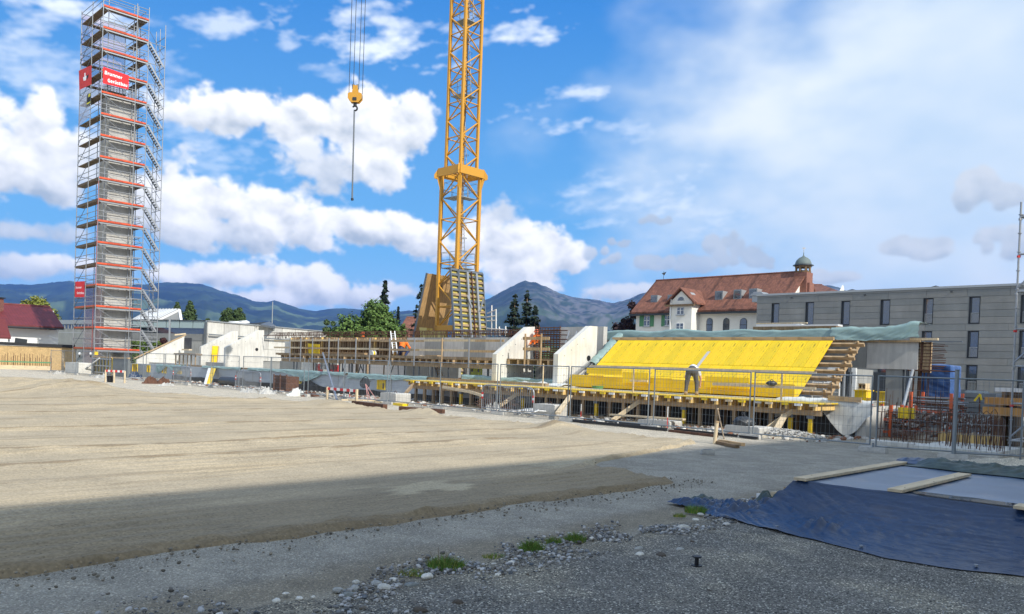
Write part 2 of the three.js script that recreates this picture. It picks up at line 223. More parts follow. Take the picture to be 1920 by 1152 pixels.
function metricUV(g) {   // uv in metres, on whichever grid plane a face lies nearest to
  const p = g.attributes.position, n = g.attributes.normal, uv = new Float32Array(p.count * 2);
  for (let i = 0; i < p.count; i++) {
    const x = p.getX(i), y = p.getY(i), z = p.getZ(i), nx = n.getX(i), ny = n.getY(i), nz = n.getZ(i), u = -SG * x - CG * z, v = CG * x - SG * z, nu = Math.abs(-SG * nx - CG * nz), nv = Math.abs(CG * nx - SG * nz);
    if (Math.abs(ny) > 0.8) { uv[2 * i] = u; uv[2 * i + 1] = v; } else if (nu > nv) { uv[2 * i] = v; uv[2 * i + 1] = y; } else { uv[2 * i] = u; uv[2 * i + 1] = y; }
  }
  g.setAttribute('uv', new THREE.BufferAttribute(uv, 2)); return g;
}
const boxIndex = new THREE.BoxGeometry(1, 1, 1);
class MB {
  constructor() { this.g = []; }
  geo(g) { if (!g.index) g.setIndex([...Array(g.attributes.position.count).keys()]); for (const k of Object.keys(g.attributes)) if (!['position', 'normal', 'uv'].includes(k)) g.deleteAttribute(k); this.g.push(g); return this; }
  box(c, sx, sy, sz, q) { const g = new THREE.BoxGeometry(sx, sy, sz); if (q) g.applyQuaternion(q); g.translate(c.x, c.y, c.z); return this.geo(metricUV(g)); }
  gbox(u0, u1, y0, y1, v0, v1) { return this.box(P((u0 + u1) / 2, (y0 + y1) / 2, (v0 + v1) / 2), Math.abs(u1 - u0), Math.abs(y1 - y0), Math.abs(v1 - v0), QYAW); }
  bar(p, q, w, h, up = UP) {   // a beam from p to q, h measured along up
    const d = q.clone().sub(p), L = d.length(); d.normalize(); let s = d.clone().cross(up); if (s.lengthSq() < 1e-6) s = d.clone().cross(A); s.normalize(); const t = s.clone().cross(d).normalize();
    const g = new THREE.BoxGeometry(w, h, L), p0 = g.attributes.position; const m = new THREE.Matrix4().makeBasis(s, t, d.clone().negate()).setPosition(p.clone().add(q).multiplyScalar(0.5));
    const uv = g.attributes.uv, no = g.attributes.normal; for (let i = 0; i < p0.count; i++) { const along = p0.getZ(i), ac = Math.abs(no.getX(i)) > 0.5 ? p0.getY(i) : p0.getX(i); uv.setXY(i, ac, Math.abs(no.getZ(i)) > 0.5 ? p0.getY(i) : along); }
    g.applyMatrix4(m); return this.geo(g);
  }
  tube(p, q, r, n = 6, r2 = r) { const d = q.clone().sub(p), g = new THREE.CylinderGeometry(r2, r, d.length(), n, 1); g.applyQuaternion(new THREE.Quaternion().setFromUnitVectors(UP, d.clone().normalize())); const c = p.clone().add(q).multiplyScalar(0.5); g.translate(c.x, c.y, c.z); return this.geo(g); }
  path(pts, r, n = 6, seg = 24) { return this.geo(new THREE.TubeGeometry(new THREE.CatmullRomCurve3(pts), seg, r, n)); }
  poly(pts) { // a flat convex face
    const pos = [], idx = []; for (const p of pts) pos.push(p.x, p.y, p.z); for (let i = 1; i < pts.length - 1; i++) idx.push(0, i, i + 1);
    const g = new THREE.BufferGeometry(); g.setAttribute('position', new THREE.Float32BufferAttribute(pos, 3)); g.setIndex(idx); g.computeVertexNormals(); return this.geo(metricUV(g));
  }
  prism(pts, off) { // a convex outline swept along off
    const q = pts.map((p) => p.clone().add(off)); this.poly(pts); this.poly(q); for (let i = 0; i < pts.length; i++) { const j = (i + 1) % pts.length; this.poly([pts[i], pts[j], q[j], q[i]]); } return this;
  }
  sheet(nu, nv, fn, closed) { // a grid of points fn(s, t)
    const pos = new Float32Array((nu + 1) * (nv + 1) * 3), uv = new Float32Array((nu + 1) * (nv + 1) * 2), idx = [];
    for (let j = 0; j <= nv; j++) for (let i = 0; i <= nu; i++) { const p = fn(i / nu, j / nv), k = j * (nu + 1) + i; p.toArray(pos, k * 3); uv[2 * k] = p.uvx ?? -SG * p.x - CG * p.z; uv[2 * k + 1] = p.uvy ?? CG * p.x - SG * p.z; if (i < nu && j < nv) idx.push(k, k + 1, k + nu + 2, k, k + nu + 2, k + nu + 1); }
    const g = new THREE.BufferGeometry(); g.setAttribute('position', new THREE.BufferAttribute(pos, 3)); g.setAttribute('uv', new THREE.BufferAttribute(uv, 2)); g.setIndex(idx); g.computeVertexNormals(); return this.geo(g);
  }
  build(name, mat, parent = scene, label) {
    const g = this.g.length > 1 ? mergeGeometries(this.g) : this.g[0];
    if (parent !== scene) { parent.updateWorldMatrix(true, false); g.applyMatrix4(parent.matrixWorld.clone().invert()); }
    const m = new THREE.Mesh(g, mat); m.name = parent === scene ? numbered(name) : name; m.castShadow = m.receiveShadow = true; parent.add(m); if (label) m.userData.label = label; return m;
  }
}
const mb = () => new MB();
const structure = (m) => { m.userData.kind = 'structure'; return m; };
const stuffed = (m, kind = 'stuff') => { m.userData.kind = kind; return m; };
// ---------------------------------------------------------------- the ground
function colours(mesh, fn) { const g = mesh.geometry, p = g.attributes.position, c = new Float32Array(p.count * 3); for (let i = 0; i < p.count; i++) { const k = fn(p.getX(i), p.getY(i), p.getZ(i)); c[3 * i] = k[0]; c[3 * i + 1] = k[1]; c[3 * i + 2] = k[2]; } g.setAttribute('color', new THREE.BufferAttribute(c, 3)); return mesh; }
const lumpy = (x, z) => 0.035 * fbm(x * 0.35, 1.7, z * 0.35, 3) + 0.02 * fbm(x * 1.7, 4.1, z * 1.7, 3);
{
  // one sheet of compacted gravel, fine near the camera, out to the foot of the mountains
  const NA = 300, NR = 330, pos = [], idx = [], uv = [];
  for (let j = 0; j <= NR; j++) { const r = 1.2 * Math.pow(1.0287, j) - 1.1; for (let i = 0; i <= NA; i++) { const t = (i / NA) * 2 - 1, a = Math.PI * (0.25 * t + 0.75 * t * t * t) , x = r * Math.sin(a), z = -r * Math.cos(a); pos.push(x, r < 70 ? lumpy(x, z) : 0, z); uv.push(x, z); if (i < NA && j < NR) { const k = j * (NA + 1) + i; idx.push(k, k + 1, k + NA + 2, k, k + NA + 2, k + NA + 1); } } }
  const g = new THREE.BufferGeometry(); g.setAttribute('position', new THREE.Float32BufferAttribute(pos, 3)); g.setAttribute('uv', new THREE.Float32BufferAttribute(uv, 2)); g.setIndex(idx); g.computeVertexNormals();
  const m = structure(mb().geo(g).build('ground', M.gravel));
  colours(m, (x, y, z) => {
    const { u, v } = toUV(V3(x, y, z)), r = Math.hypot(x, z), n = fbm(x * 0.5, 2, z * 0.5, 4);
    let c = [1 + 0.22 * n, 1 + 0.22 * n, 1 + 0.22 * n];
    if (r > 130) return mix3([0.5, 0.62, 0.34], [0.3, 0.45, 0.2], sm(-0.2, 0.3, fbm(x * 0.01, 3, z * 0.01, 3)));
    const bright = sm(10.5, 12.5, u + n) * sm(23.4, 21.5, v); c = mix3(c, [1.7, 1.64, 1.55], 0.85 * bright);          // pale crushed stone of the haul road
    const soil = sm(5.2, 5.7, u + 0.5 * n) * sm(6.3, 5.9, u + 0.7 * n) * sm(14, 11, v); c = mix3(c, [0.66, 0.6, 0.5], 0.75 * soil); // earth along the tarmac edge
    const works = sm(22.8, 24.0, v + 0.6 * n) * sm(36, 33, v) * sm(-6, 2, u); c = mix3(c, [0.98, 0.9, 0.78], 0.6 * works);
    return c;
  });
}
const vmax = (u) => u < 9.6 ? 12.3 : u < 11.8 ? mix(12.3, 19.2, sm(9.6, 11.8, u)) : u < 31 ? 19.4 : mix(19.4, 9.5, (u - 31) / 19);
{
  // the graded field of sandy fill, with the windrows the grader blade left along u = const
  const U0 = 6.9, U1 = 56, V0 = -8, V1 = 20.6;
  const rows = [[14.1, 0.10, 15.5], [16.2, 0.10, 40], [18.3, 0.045, 40], [20.7, 0.085, 40], [23.6, 0.06, 40], [26.2, 0.085, 40], [29.5, 0.08, 40], [33.2, 0.09, 40], [37.5, 0.10, 40], [42, 0.11, 40], [46, 0.12, 40], [9.0, 0.035, 40], [12.3, 0.03, 40]];
  const height = (u, v) => {
    const n = fbm(u * 0.8, 7.3, v * 0.8, 4), inside = Math.min(u - 7.25 + 0.45 * n, (vmax(u) - v + 0.9 * n) * 0.8);
    let h = -0.12 + 0.155 * sm(-0.12, 0.42, inside) + 0.015 * fbm(u * 0.15, 2, v * 0.1, 2) + 0.006 * fbm(u * 3.6, 5, v * 0.7, 4);
    if (inside > 0) {
      for (const [ur, hr, vend] of rows) { const wob = 0.28 * n3(v * 0.2, ur, 1) + 0.06 * n3(v * 1.2, ur, 4), d = u - ur - wob; if (Math.abs(d) < 1.4) h += 0.75 * hr * (1.0 + 0.5 * n3(v * 0.35, ur * 3, 8) + 0.3 * n3(v * 7, ur, u * 9)) * sm(vend + 1, vend - 2, v) * (d > 0 ? Math.exp(-d * d / 0.035) : Math.exp(-d * d / 0.25)); }
      h += 0.045 * Math.exp(-((inside - 0.3) ** 2) / 0.05) * (0.65 + 0.7 * n3(v * 0.9, 3, u)) * sm(0, 2, u);          // loose spoil thrown up along the edge
      h += Math.exp(-((inside - 0.35) ** 2) / 0.06) * (0.07 * Math.max(0, n3(u * 4, 8, v * 4)) + 0.05 * Math.max(0, n3(u * 11, 8, v * 9)));
      h += 0.012 * Math.sin(u * 21 + 3 * n3(v * 0.6, 1, u * 0.5)) * sm(-0.1, 0.35, n3(u * 0.4, 6, v * 0.22));             // tyre and tooth marks
    }
    // heaped sand far on the left
    for (const [mu, mv, su, sv, mh] of [[38.6, 11.6, 4.2, 2.0, 0.55], [46.0, 8.6, 4.0, 1.6, 0.5], [41.6, 9.8, 2.6, 1.6, 0.3], [28.6, 18.4, 1.2, 0.8, 0.22], [23.5, 19.3, 0.9, 0.6, 0.16], [16.2, 18.4, 0.8, 0.5, 0.22], [14.9, 17.8, 0.9, 0.5, 0.12]]) { const e = Math.exp(-(((u - mu) / su) ** 2) - ((v - mv) / sv) ** 2); if (e > 0.003) h += mh * e * (1 + 0.5 * fbm(u * 1.3, 1, v * 1.3, 3)); }
    return h + 0.01;
  };
  const b = mb(); const NU = 900, NV = 150;
  b.sheet(NU, NV, (s, t) => { const u = U0 + (U1 - U0) * (0.35 * s + 0.65 * s * s), v = V0 + (V1 - V0) * t; const p = P(u, height(u, v), v); p.uvx = u; p.uvy = v; return p; });
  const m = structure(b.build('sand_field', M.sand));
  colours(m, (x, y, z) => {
    const { u, v } = toUV(V3(x, y, z)), n = fbm(u * 0.9, 3, v * 0.22, 4), n2 = fbm(u * 3.2, 6, v * 0.3, 3);
    let c = mix3([1, 1, 1], [1.12, 1.10, 1.06], sm(-0.1, 0.3, n)); c = mix3(c, [0.84, 0.82, 0.79], sm(0.05, 0.32, n2) * 0.8);
    for (const [ur, hr, vend] of rows) { const d = u - ur - 0.28 * n3(v * 0.2, ur, 1) - 0.06 * n3(v * 1.2, ur, 4); if (d > -0.3 && d < 0.5) c = mix3(c, [0.66, 0.60, 0.52], 0.85 * sm(vend + 1, vend - 2, v) * Math.min(1, hr * 11) * sm(0.0, 0.25, 0.75 - Math.abs(d - 0.06) * 3.2 + 0.8 * n3(u * 5, v * 1.2, 3) + 0.3 * n3(v * 0.5, ur * 3, 8))); }  // darker along the windrows
    const nearShade = sm(11.2, 8.6, u + 1.4 * n) * 0.85; c = mix3(c, [0.60, 0.575, 0.53], nearShade);                              // near side darkened: shade of the shadowed band put into the sand colour
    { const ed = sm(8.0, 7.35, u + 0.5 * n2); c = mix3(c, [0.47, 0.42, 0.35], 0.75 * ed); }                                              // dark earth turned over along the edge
    const dry = sm(0.55, 0.68, 1 - Math.hypot((u - 9.1 - 0.05 * (v - 7.5)) / 1.1, (v - 7.6) / 2.1) + 0.9 * fbm(u * 1.6, 9, v * 1.2, 4)) ; c = mix3(c, [1.15, 1.15, 1.1], 0.9 * dry); // a dried crust
    const crust = sm(0.5, 0.62, 1 - Math.hypot((u - 10.1) / 0.9, (v - 12.0) / 2.4) + 0.8 * fbm(u * 1.9, 4, v * 1.5, 4)); c = mix3(c, [1.05, 1.08, 1.08], 0.8 * crust);
    return c;
  });
}
{
  // old tarmac in the foreground, crumbling along its edge
  const b = mb();
  b.sheet(150, 220, (s, t) => { const u = -9 + 15 * s, v = -3 + 20 * t, n = fbm(u * 1.4, 2, v * 1.4, 4), d = 5.55 + 0.35 * n + 0.12 * n3(u * 5, 1, v * 5) - u - 1.2 * sm(10.5, 15, v); const p = P(u, -0.10 + 0.128 * sm(-0.05, 0.22, d) + 0.02 * fbm(u * 0.4, 3, v * 0.4, 3), v); p.uvx = u * 1.0; p.uvy = v; return p; });
  const m = structure(b.build('tarmac', M.asphalt));
  colours(m, (x, y, z) => { const { u, v } = toUV(V3(x, y, z)), n = fbm(u * 0.9, 5, v * 0.9, 5), n2 = fbm(u * 3.1, 8, v * 3.1, 3); let c = mix3([1.02, 1.02, 1.05], [1.5, 1.45, 1.36], sm(0.0, 0.34, n + 0.3 * n2)); c = mix3(c, [1.55, 1.42, 1.2], 0.7 * sm(4.6, 5.5, u + 0.9 * n)); return mix3(c, [1.7, 1.62, 1.5], 0.6 * sm(9, 12.5, v + n)); });
}
{ // crushed stone heap at the end of the forms, and the strip of rubble under the works
  const heap = (name, uc, vc, ru, rv, h, mat, sd) => { const b = mb(); b.sheet(36, 36, (s, t) => { const x = (s * 2 - 1) * 1.3, y = (t * 2 - 1) * 1.3, d = Math.hypot(x, y); const u = uc + x * ru, v = vc + y * rv; return P(u, h * Math.pow(Math.max(0, 1 - d * d / 1.3), 0.8) * (1 + 0.7 * fbm(u * 1.3 + sd, 2, v * 1.3, 4)) + 0.04 * fbm(u * 6, sd, v * 6, 3) - 0.06, v); }); const m = b.build(name, mat); colours(m, () => [1.55, 1.5, 1.42]); return m; };
  tag(structure(heap('gravel_mound', 11.9, 24.0, 1.7, 0.8, 0.28, M.gravel, 3)), 'pale heap of crushed stone at the right end of the timber forms', 'gravel heap');
  tag(structure(heap('earth_mound', 3.9, 18.9, 2.2, 1.0, 0.42, M.gravel, 9)), 'low earth mound in front of the rebar area by the fence', 'earth heap');
}

// ---------------------------------------------------------------- mountains
function range(name, sky, Z, front, fn, nu, sd, rough) {
  const ys = (x) => { let i = 0; while (i < sky.length - 2 && sky[i + 1][0] < x) i++; const [x0, y0] = sky[i], [x1, y1] = sky[i + 1]; return mix(y0, y1, clamp((x - x0) / (x1 - x0), 0, 1)); };
  const b = mb(), x0 = sky[0][0], x1 = sky[sky.length - 1][0];
  b.sheet(nu, 70, (s, t) => {
    const px = mix(x0, x1, s), top = at(px, ys(px), Z), f = t < 0.8 ? t / 0.8 : 1 - (t - 0.8) * 1.5, depth = t < 0.8 ? mix(front, 1, t / 0.8) : 1 + (t - 0.8) * 1.2;
    const q = V3(top.x * depth, 0, -Z * depth), H = Math.max(top.y, 5), sp = 1 - Math.abs(fbm(q.x / 900 + sd, q.z / 900, sd, 5)) * 2;
    q.y = H * (Math.pow(f, 1.15) + rough * (sp - 0.62) * Math.min(1, 4 * f) * Math.min(1, (1 - f) * 2.2 + 0.03)) + H * 0.02 * fbm(px / 9 + sd, t * 40, sd, 4);
    return q;
  });
  const m = structure(b.build(name, std({ vertexColors: true, roughness: 1 }))); return colours(m, fn);
}
const forest = (x, y, z, k) => { const n = fbm(x / 210, y / 160, z / 210, 5), a = fbm(x / 640 + 3, y / 500, z / 640, 4); let c = mix3([0.012, 0.024, 0.016], [0.036, 0.062, 0.03], sm(-0.25, 0.3, n)); if (a > 0.12) c = mix3(c, [0.12, 0.17, 0.07], k * sm(0.16, 0.24, a + 0.25 * n)); return c; };
range('mountain_range', [[-700, 560], [-300, 545], [0, 533], [60, 534], [130, 527], [165, 531], [200, 538], [260, 534], [310, 530], [350, 531], [378, 533], [420, 547], [455, 556], [475, 565], [500, 567], [514, 563], [540, 572], [565, 580], [590, 584], [615, 580], [645, 578], [680, 581], [720, 585], [770, 583], [820, 581], [900, 590], [1000, 620]], 7200, 0.42, (x, y, z) => forest(x, y, z, 0.8), 420, 1.7, 0.30);
range('mountain_peak', [[700, 612], [760, 592], [830, 584], [880, 573], [915, 561], [945, 545], [962, 536], [976, 529], [985, 526], [992, 529], [1004, 530], [1014, 535], [1024, 538], [1040, 547], [1070, 557], [1110, 562], [1150, 569], [1180, 561], [1200, 551], [1215, 548], [1240, 545], [1280, 532], [1310, 522], [1335, 528], [1400, 545], [1480, 560], [1530, 541], [1550, 535], [1570, 538], [1600, 552], [1700, 566], [1900, 575], [2300, 560], [2700, 590]], 5200, 0.5, (x, y, z) => { const c = forest(x, y, z, 0.3), r = fbm(x / 55, y / 140, z / 55, 5), band = Math.exp(-((((x / -z) - 0.10) / 0.09) ** 2)) + Math.exp(-((((x / -z) - 0.39) / 0.06) ** 2)); return mix3(c, [0.15, 0.15, 0.15], 0.8 * sm(0.0, 0.22, r + 0.22 * band - 0.1) * Math.min(1, band * 1.3) * sm(150, 300, y)); }, 420, 8.3, 0.32);

// ---------------------------------------------------------------- trees
const leafMat = (c) => new THREE.MeshPhysicalMaterial({ color: lin(...c), vertexColors: true, roughness: 0.85, side: THREE.DoubleSide, transmission: 0.0 });
const LEAF = { green: leafMat([0.085, 0.15, 0.032]), light: leafMat([0.095, 0.17, 0.04]), yellow: leafMat([0.22, 0.24, 0.045]), poplar: leafMat([0.06, 0.10, 0.035]), needle: leafMat([0.018, 0.036, 0.022]), copper: leafMat([0.035, 0.018, 0.022]), redbush: leafMat([0.06, 0.02, 0.02]), hedge: leafMat([0.10, 0.16, 0.03]), far: leafMat([0.06, 0.095, 0.035]), grass: leafMat([0.12, 0.215, 0.04]) };
for (const k in LEAF) LEAF[k].name = 'leaf_' + k;
function leaves(list, size) {   // list of [position, direction]; every leaf a folded quad
  const n = list.length, pos = new Float32Array(n * 12), col = new Float32Array(n * 12), idx = new Uint32Array(n * 6), s = V3(), t = V3(), q = V3();
  list.forEach(([p, d, k = 1], i) => {
    q.copy(d).normalize(); s.set(rr(-1, 1), rr(-1, 1), rr(-1, 1)).cross(q).normalize(); t.crossVectors(q, s); const w = size * k * rr(0.6, 1.3), c = rr(0.62, 1.35), wm = rr(0.9, 1.12);
    const put = (m, a, b, e) => { const o = i * 12 + m * 3; pos[o] = p.x + (s.x * a + t.x * b + q.x * e) * w; pos[o + 1] = p.y + (s.y * a + t.y * b + q.y * e) * w; pos[o + 2] = p.z + (s.z * a + t.z * b + q.z * e) * w; col[o] = c * wm; col[o + 1] = c; col[o + 2] = c * 0.9; };
    put(0, -0.5, 0, 0); put(1, 0, -0.38, 0.1); put(2, 0.55, 0, -0.06); put(3, 0, 0.38, 0.1); const o = i * 4; idx.set([o, o + 1, o + 2, o, o + 2, o + 3], i * 6);
  });
  const g = new THREE.BufferGeometry(); g.setAttribute('position', new THREE.BufferAttribute(pos, 3)); g.setAttribute('color', new THREE.BufferAttribute(col, 3)); g.setIndex(new THREE.BufferAttribute(idx, 1)); g.computeVertexNormals(); return g;
}
function crown(t, g, mat) { g.applyMatrix4(t.matrixWorld.clone().invert()); const m = new THREE.Mesh(g, mat); m.name = 'crown'; m.castShadow = m.receiveShadow = true; t.add(m); }
function broadleaf(name, label, mat, foot, top, width, blobs, n, leaf, group) {   // blobs: [x, height share, radius share] of the crown
  const t = thing(name, label, 'tree', foot, group, 0), H = top - foot.y, L = [], b = mb(), k = mb();
  b.tube(foot, foot.clone().add(V3(0, H * 0.5, 0)), 0.05 * width, 8, 0.03 * width);
  for (const [bx, bh, br] of blobs) {
    const c = foot.clone().add(V3(bx * width, bh * H, rr(-0.12, 0.12) * width)), R = br * width; b.tube(foot.clone().add(V3(0, H * rr(0.3, 0.45), 0)), c, 0.018 * width, 5, 0.006 * width);
    const m = Math.round(n * br * br * 14);
    for (let i = 0; i < m; i++) { const d = V3(rr(-1, 1), rr(-1, 1), rr(-1, 1)).normalize(); if (d.y < -0.5 && rnd() < 0.6) continue; const r = R * Math.pow(rnd(), 0.38) * (1 + 0.55 * n3(d.x * 2.6 + bx * 9, d.y * 2.6 + bh * 9, d.z * 2.6)), clump = n3(d.x * 4 + c.x, d.y * 4 + c.y, d.z * 4 + r * 1.4); if (clump < -0.12) continue; const p = c.clone().addScaledVector(d, r); p.y -= 0; L.push([p, d.clone().add(V3(rr(-0.8, 0.8), rr(0.1, 1.0), rr(-0.8, 0.8)))]); }
  }
  b.build('trunk', M.woodDark, t); crown(t, leaves(L, leaf), mat); return t;
}
function conifer(name, label, mat, foot, H, R, n, leaf, group, bare = 0.04) {
  const t = thing(name, label, 'tree', foot, group, 0), L = []; mb().tube(foot, foot.clone().add(V3(0, H * 0.97, 0)), 0.018 * H, 7, 0.004 * H).build('trunk', M.woodDark, t);
  const tiers = Math.round(H * 3.2);
  for (let j = 0; j < tiers; j++) {
    const f = bare + (1 - bare) * (j + rnd()) / tiers, r0 = 1.35 * R * (Math.pow(1 - f, 0.85)) * rr(0.7, 1.2) + 0.15, nb = 5 + Math.round(5 * (1 - f));
    for (let q = 0; q < nb; q++) { const a = rr(0, 6.283), r = r0 * rr(0.6, 1.1), m = Math.max(3, Math.round(n * r / R / 3)); for (let i = 0; i < m; i++) { const e = Math.pow(rnd(), 0.6), p = foot.clone().add(V3(Math.cos(a) * r * e + rr(-0.1, 0.1) * r, H * f - r * e * 0.34 + r * e * e * 0.2 + rr(-0.1, 0.1), Math.sin(a) * r * e + rr(-0.1, 0.1) * r)); L.push([p, V3(Math.cos(a) * 0.4 + rr(-0.4, 0.4), rr(0.2, 1), Math.sin(a) * 0.4 + rr(-0.4, 0.4))]); } }
  }
  crown(t, leaves(L, leaf * 1.25), mat); return t;
}
const foot = (px, Z) => { const p = at(px, 600, Z); p.y = 0; return p; }, topY = (px, py, Z) => at(px, py, Z).y;
const W = (w, Z) => w * Z / FOCAL;   // width in metres of w pixels at depth Z
reseed(77);
broadleaf('walnut_tree', 'large light green leafy tree behind the long formwork wall left of the crane', LEAF.light, foot(690, 84), topY(690, 560, 84), W(148, 84), [[0.08, 0.86, 0.15], [0.16, 0.80, 0.15], [0.02, 0.72, 0.17], [0.24, 0.70, 0.16], [-0.20, 0.62, 0.19], [-0.33, 0.52, 0.16], [0.34, 0.58, 0.17], [0.12, 0.55, 0.22], [-0.08, 0.48, 0.22], [0.44, 0.45, 0.13], [0.3, 0.42, 0.18], [-0.42, 0.42, 0.12]], 10000, 0.24);
broadleaf('poplar_tree', 'small dark upright tree at the left edge of the light green tree', LEAF.poplar, foot(617, 110), topY(617, 589, 110), W(26, 110), [[-0.18, 0.72, 0.3], [-0.2, 0.86, 0.2], [0.3, 0.85, 0.16], [0.28, 0.7, 0.22], [0, 0.55, 0.4], [0, 0.4, 0.45]], 1300, 0.26);
for (const [px, py, w, l] of [[331, 563, 22, 'left tree of the pair of upright dark poplars behind the glazed hall'], [355, 561, 27, 'right and larger tree of the pair of upright dark poplars behind the glazed hall']]) broadleaf('poplar_tree', l, LEAF.poplar, foot(px, 140), topY(px, py, 140), W(w, 140), [[0, 0.95, 0.14], [0.06, 0.90, 0.2], [-0.06, 0.86, 0.26], [0.1, 0.81, 0.3], [-0.12, 0.77, 0.32], [0.04, 0.73, 0.38], [0.16, 0.68, 0.34], [-0.16, 0.64, 0.36], [0, 0.6, 0.44], [0.14, 0.54, 0.38], [-0.14, 0.5, 0.38], [0, 0.42, 0.44]], 1700, 0.3);
for (const [px, py, w, l] of [[427, 574, 36, 'left of two rounded dark green trees above the flat concrete hall roof'], [447, 573, 32, 'right of two rounded dark green trees above the flat concrete hall roof'], [388, 594, 24, 'low dark bush top showing above the glazed hall roof']]) broadleaf('poplar_tree', l, LEAF.poplar, foot(px, 150), topY(px, py, 150), W(w, 150), [[0.05, 0.93, 0.16], [-0.1, 0.87, 0.22], [0.14, 0.83, 0.24], [-0.2, 0.77, 0.26], [0.05, 0.75, 0.34], [0.25, 0.74, 0.22], [-0.3, 0.68, 0.22], [0.32, 0.66, 0.2], [0, 0.64, 0.4], [-0.15, 0.55, 0.38], [0.2, 0.52, 0.38]], 2000, 0.3);
broadleaf('maple_tree', 'yellow green rounded tree behind the red roofed house', LEAF.yellow, foot(70, 125), topY(62, 552, 125), W(74, 125), [[-0.1, 0.9, 0.14], [0.05, 0.87, 0.16], [-0.22, 0.83, 0.17], [0.18, 0.8, 0.17], [0.0, 0.78, 0.22], [-0.34, 0.74, 0.16], [0.32, 0.72, 0.17], [0.42, 0.63, 0.14], [-0.1, 0.68, 0.28], [0.2, 0.62, 0.24], [-0.4, 0.6, 0.16]], 3000, 0.3);
broadleaf('shrub', 'dark red leafed bush in front of the glazed hall beside the scaffold stair', LEAF.redbush, foot(307, 84), topY(307, 624, 84), W(22, 84), [[0, 0.8, 0.25], [-0.15, 0.6, 0.35], [0.2, 0.5, 0.35], [0, 0.35, 0.4]], 1300, 0.22);
broadleaf('beech_tree', 'dark purple leafed tree left of the cream school building', LEAF.copper, foot(1172, 108), topY(1178, 548, 108), W(64, 108), [[0.18, 0.86, 0.12], [0.26, 0.76, 0.16], [0.05, 0.66, 0.2], [-0.2, 0.60, 0.2], [0.3, 0.60, 0.2], [-0.05, 0.48, 0.3], [-0.38, 0.5, 0.13]], 3600, 0.28);
broadleaf('shrub', 'low dark red bush at the foot of the spruces', LEAF.redbush, foot(972, 100), topY(972, 603, 100), W(44, 100), [[0, 0.75, 0.22], [-0.25, 0.66, 0.22], [0.25, 0.7, 0.22], [0, 0.5, 0.3]], 1500, 0.3);
conifer('spruce_tree', 'tall narrow spruce rising behind the light green tree', LEAF.needle, foot(720, 120), topY(720, 525, 120), W(19, 120), 46, 0.5);
conifer('spruce_tree', 'tiny pointed spruce between the light green tree and the plywood panel', LEAF.needle, foot(746, 190), topY(746, 577, 190), W(8, 190), 14, 0.55);
conifer('spruce_tree', 'spruce half hidden behind the plywood panel at the crane foot', LEAF.needle, foot(789, 95), topY(792, 533, 95), W(32, 95), 70, 0.36);
conifer('spruce_tree', 'left spruce of the three right of the crane', LEAF.needle, foot(964, 108), topY(966, 551, 108), W(27, 108), 80, 0.38, undefined);
conifer('spruce_tree', 'middle and tallest spruce of the three right of the crane', LEAF.needle, foot(987, 111), topY(988, 545, 111), W(27, 111), 80, 0.38);
conifer('spruce_tree', 'right and shortest spruce of the three right of the crane', LEAF.needle, foot(1003, 109), topY(1003, 571, 109), W(19, 109), 60, 0.38);
{ // clipped hedge seen through the foot of the scaffold, and the far woods that read as one mass
  const hedge = thing('hedge', 'clipped green hedge behind the foot of the scaffold stair', 'hedge', foot(268, 88)), L = [], a = foot(243, 88), e = foot(306, 88), h = topY(270, 641, 88);
  for (let i = 0; i < 5200; i++) { const s = rnd(), p = a.clone().lerp(e, s); p.y = h * Math.pow(rnd(), 0.5) * (1 + 0.06 * n3(s * 14, 2, 1)); p.z += rr(-0.6, 0.6); L.push([p, V3(rr(-1, 1), rr(0, 1), rr(-0.3, 1))]); }
  const g = leaves(L, 0.2); g.applyMatrix4(hedge.matrixWorld.clone().invert()); const m = new THREE.Mesh(g, LEAF.hedge); m.name = 'foliage'; hedge.add(m);
  for (const p of [a, e]) mb().tube(p, p.clone().add(V3(0, 0.8, 0)), 0.05, 5).build('stem', M.woodDark, hedge);
  const F = [];
  for (let i = 0; i < 900; i++) { const px = rr(-250, 1250), Z = rr(300, 900), c = at(px, 600, Z), H = rr(7, 14) * (1 + 0.3 * n3(px / 60, 1, 2)), R = rr(2.5, 5); for (let q = 0; q < 34; q++) { const d = V3(rr(-1, 1), rr(-0.4, 1), rr(-1, 1)).normalize(); F.push([V3(c.x + d.x * R, H * 0.62 + d.y * H * 0.42, c.z + d.z * R), d.add(V3(0, 0.5, 0)), Z / 380]); } }
  const fm = new THREE.Mesh(leaves(F, 2.4), LEAF.far); fm.name = 'far_wood'; tag(fm, 'distant belt of woods and gardens at the foot of the mountains', 'woodland', null, 'stuff'); scene.add(fm);
}
// ---------------------------------------------------------------- the town round the site
reseed(301);
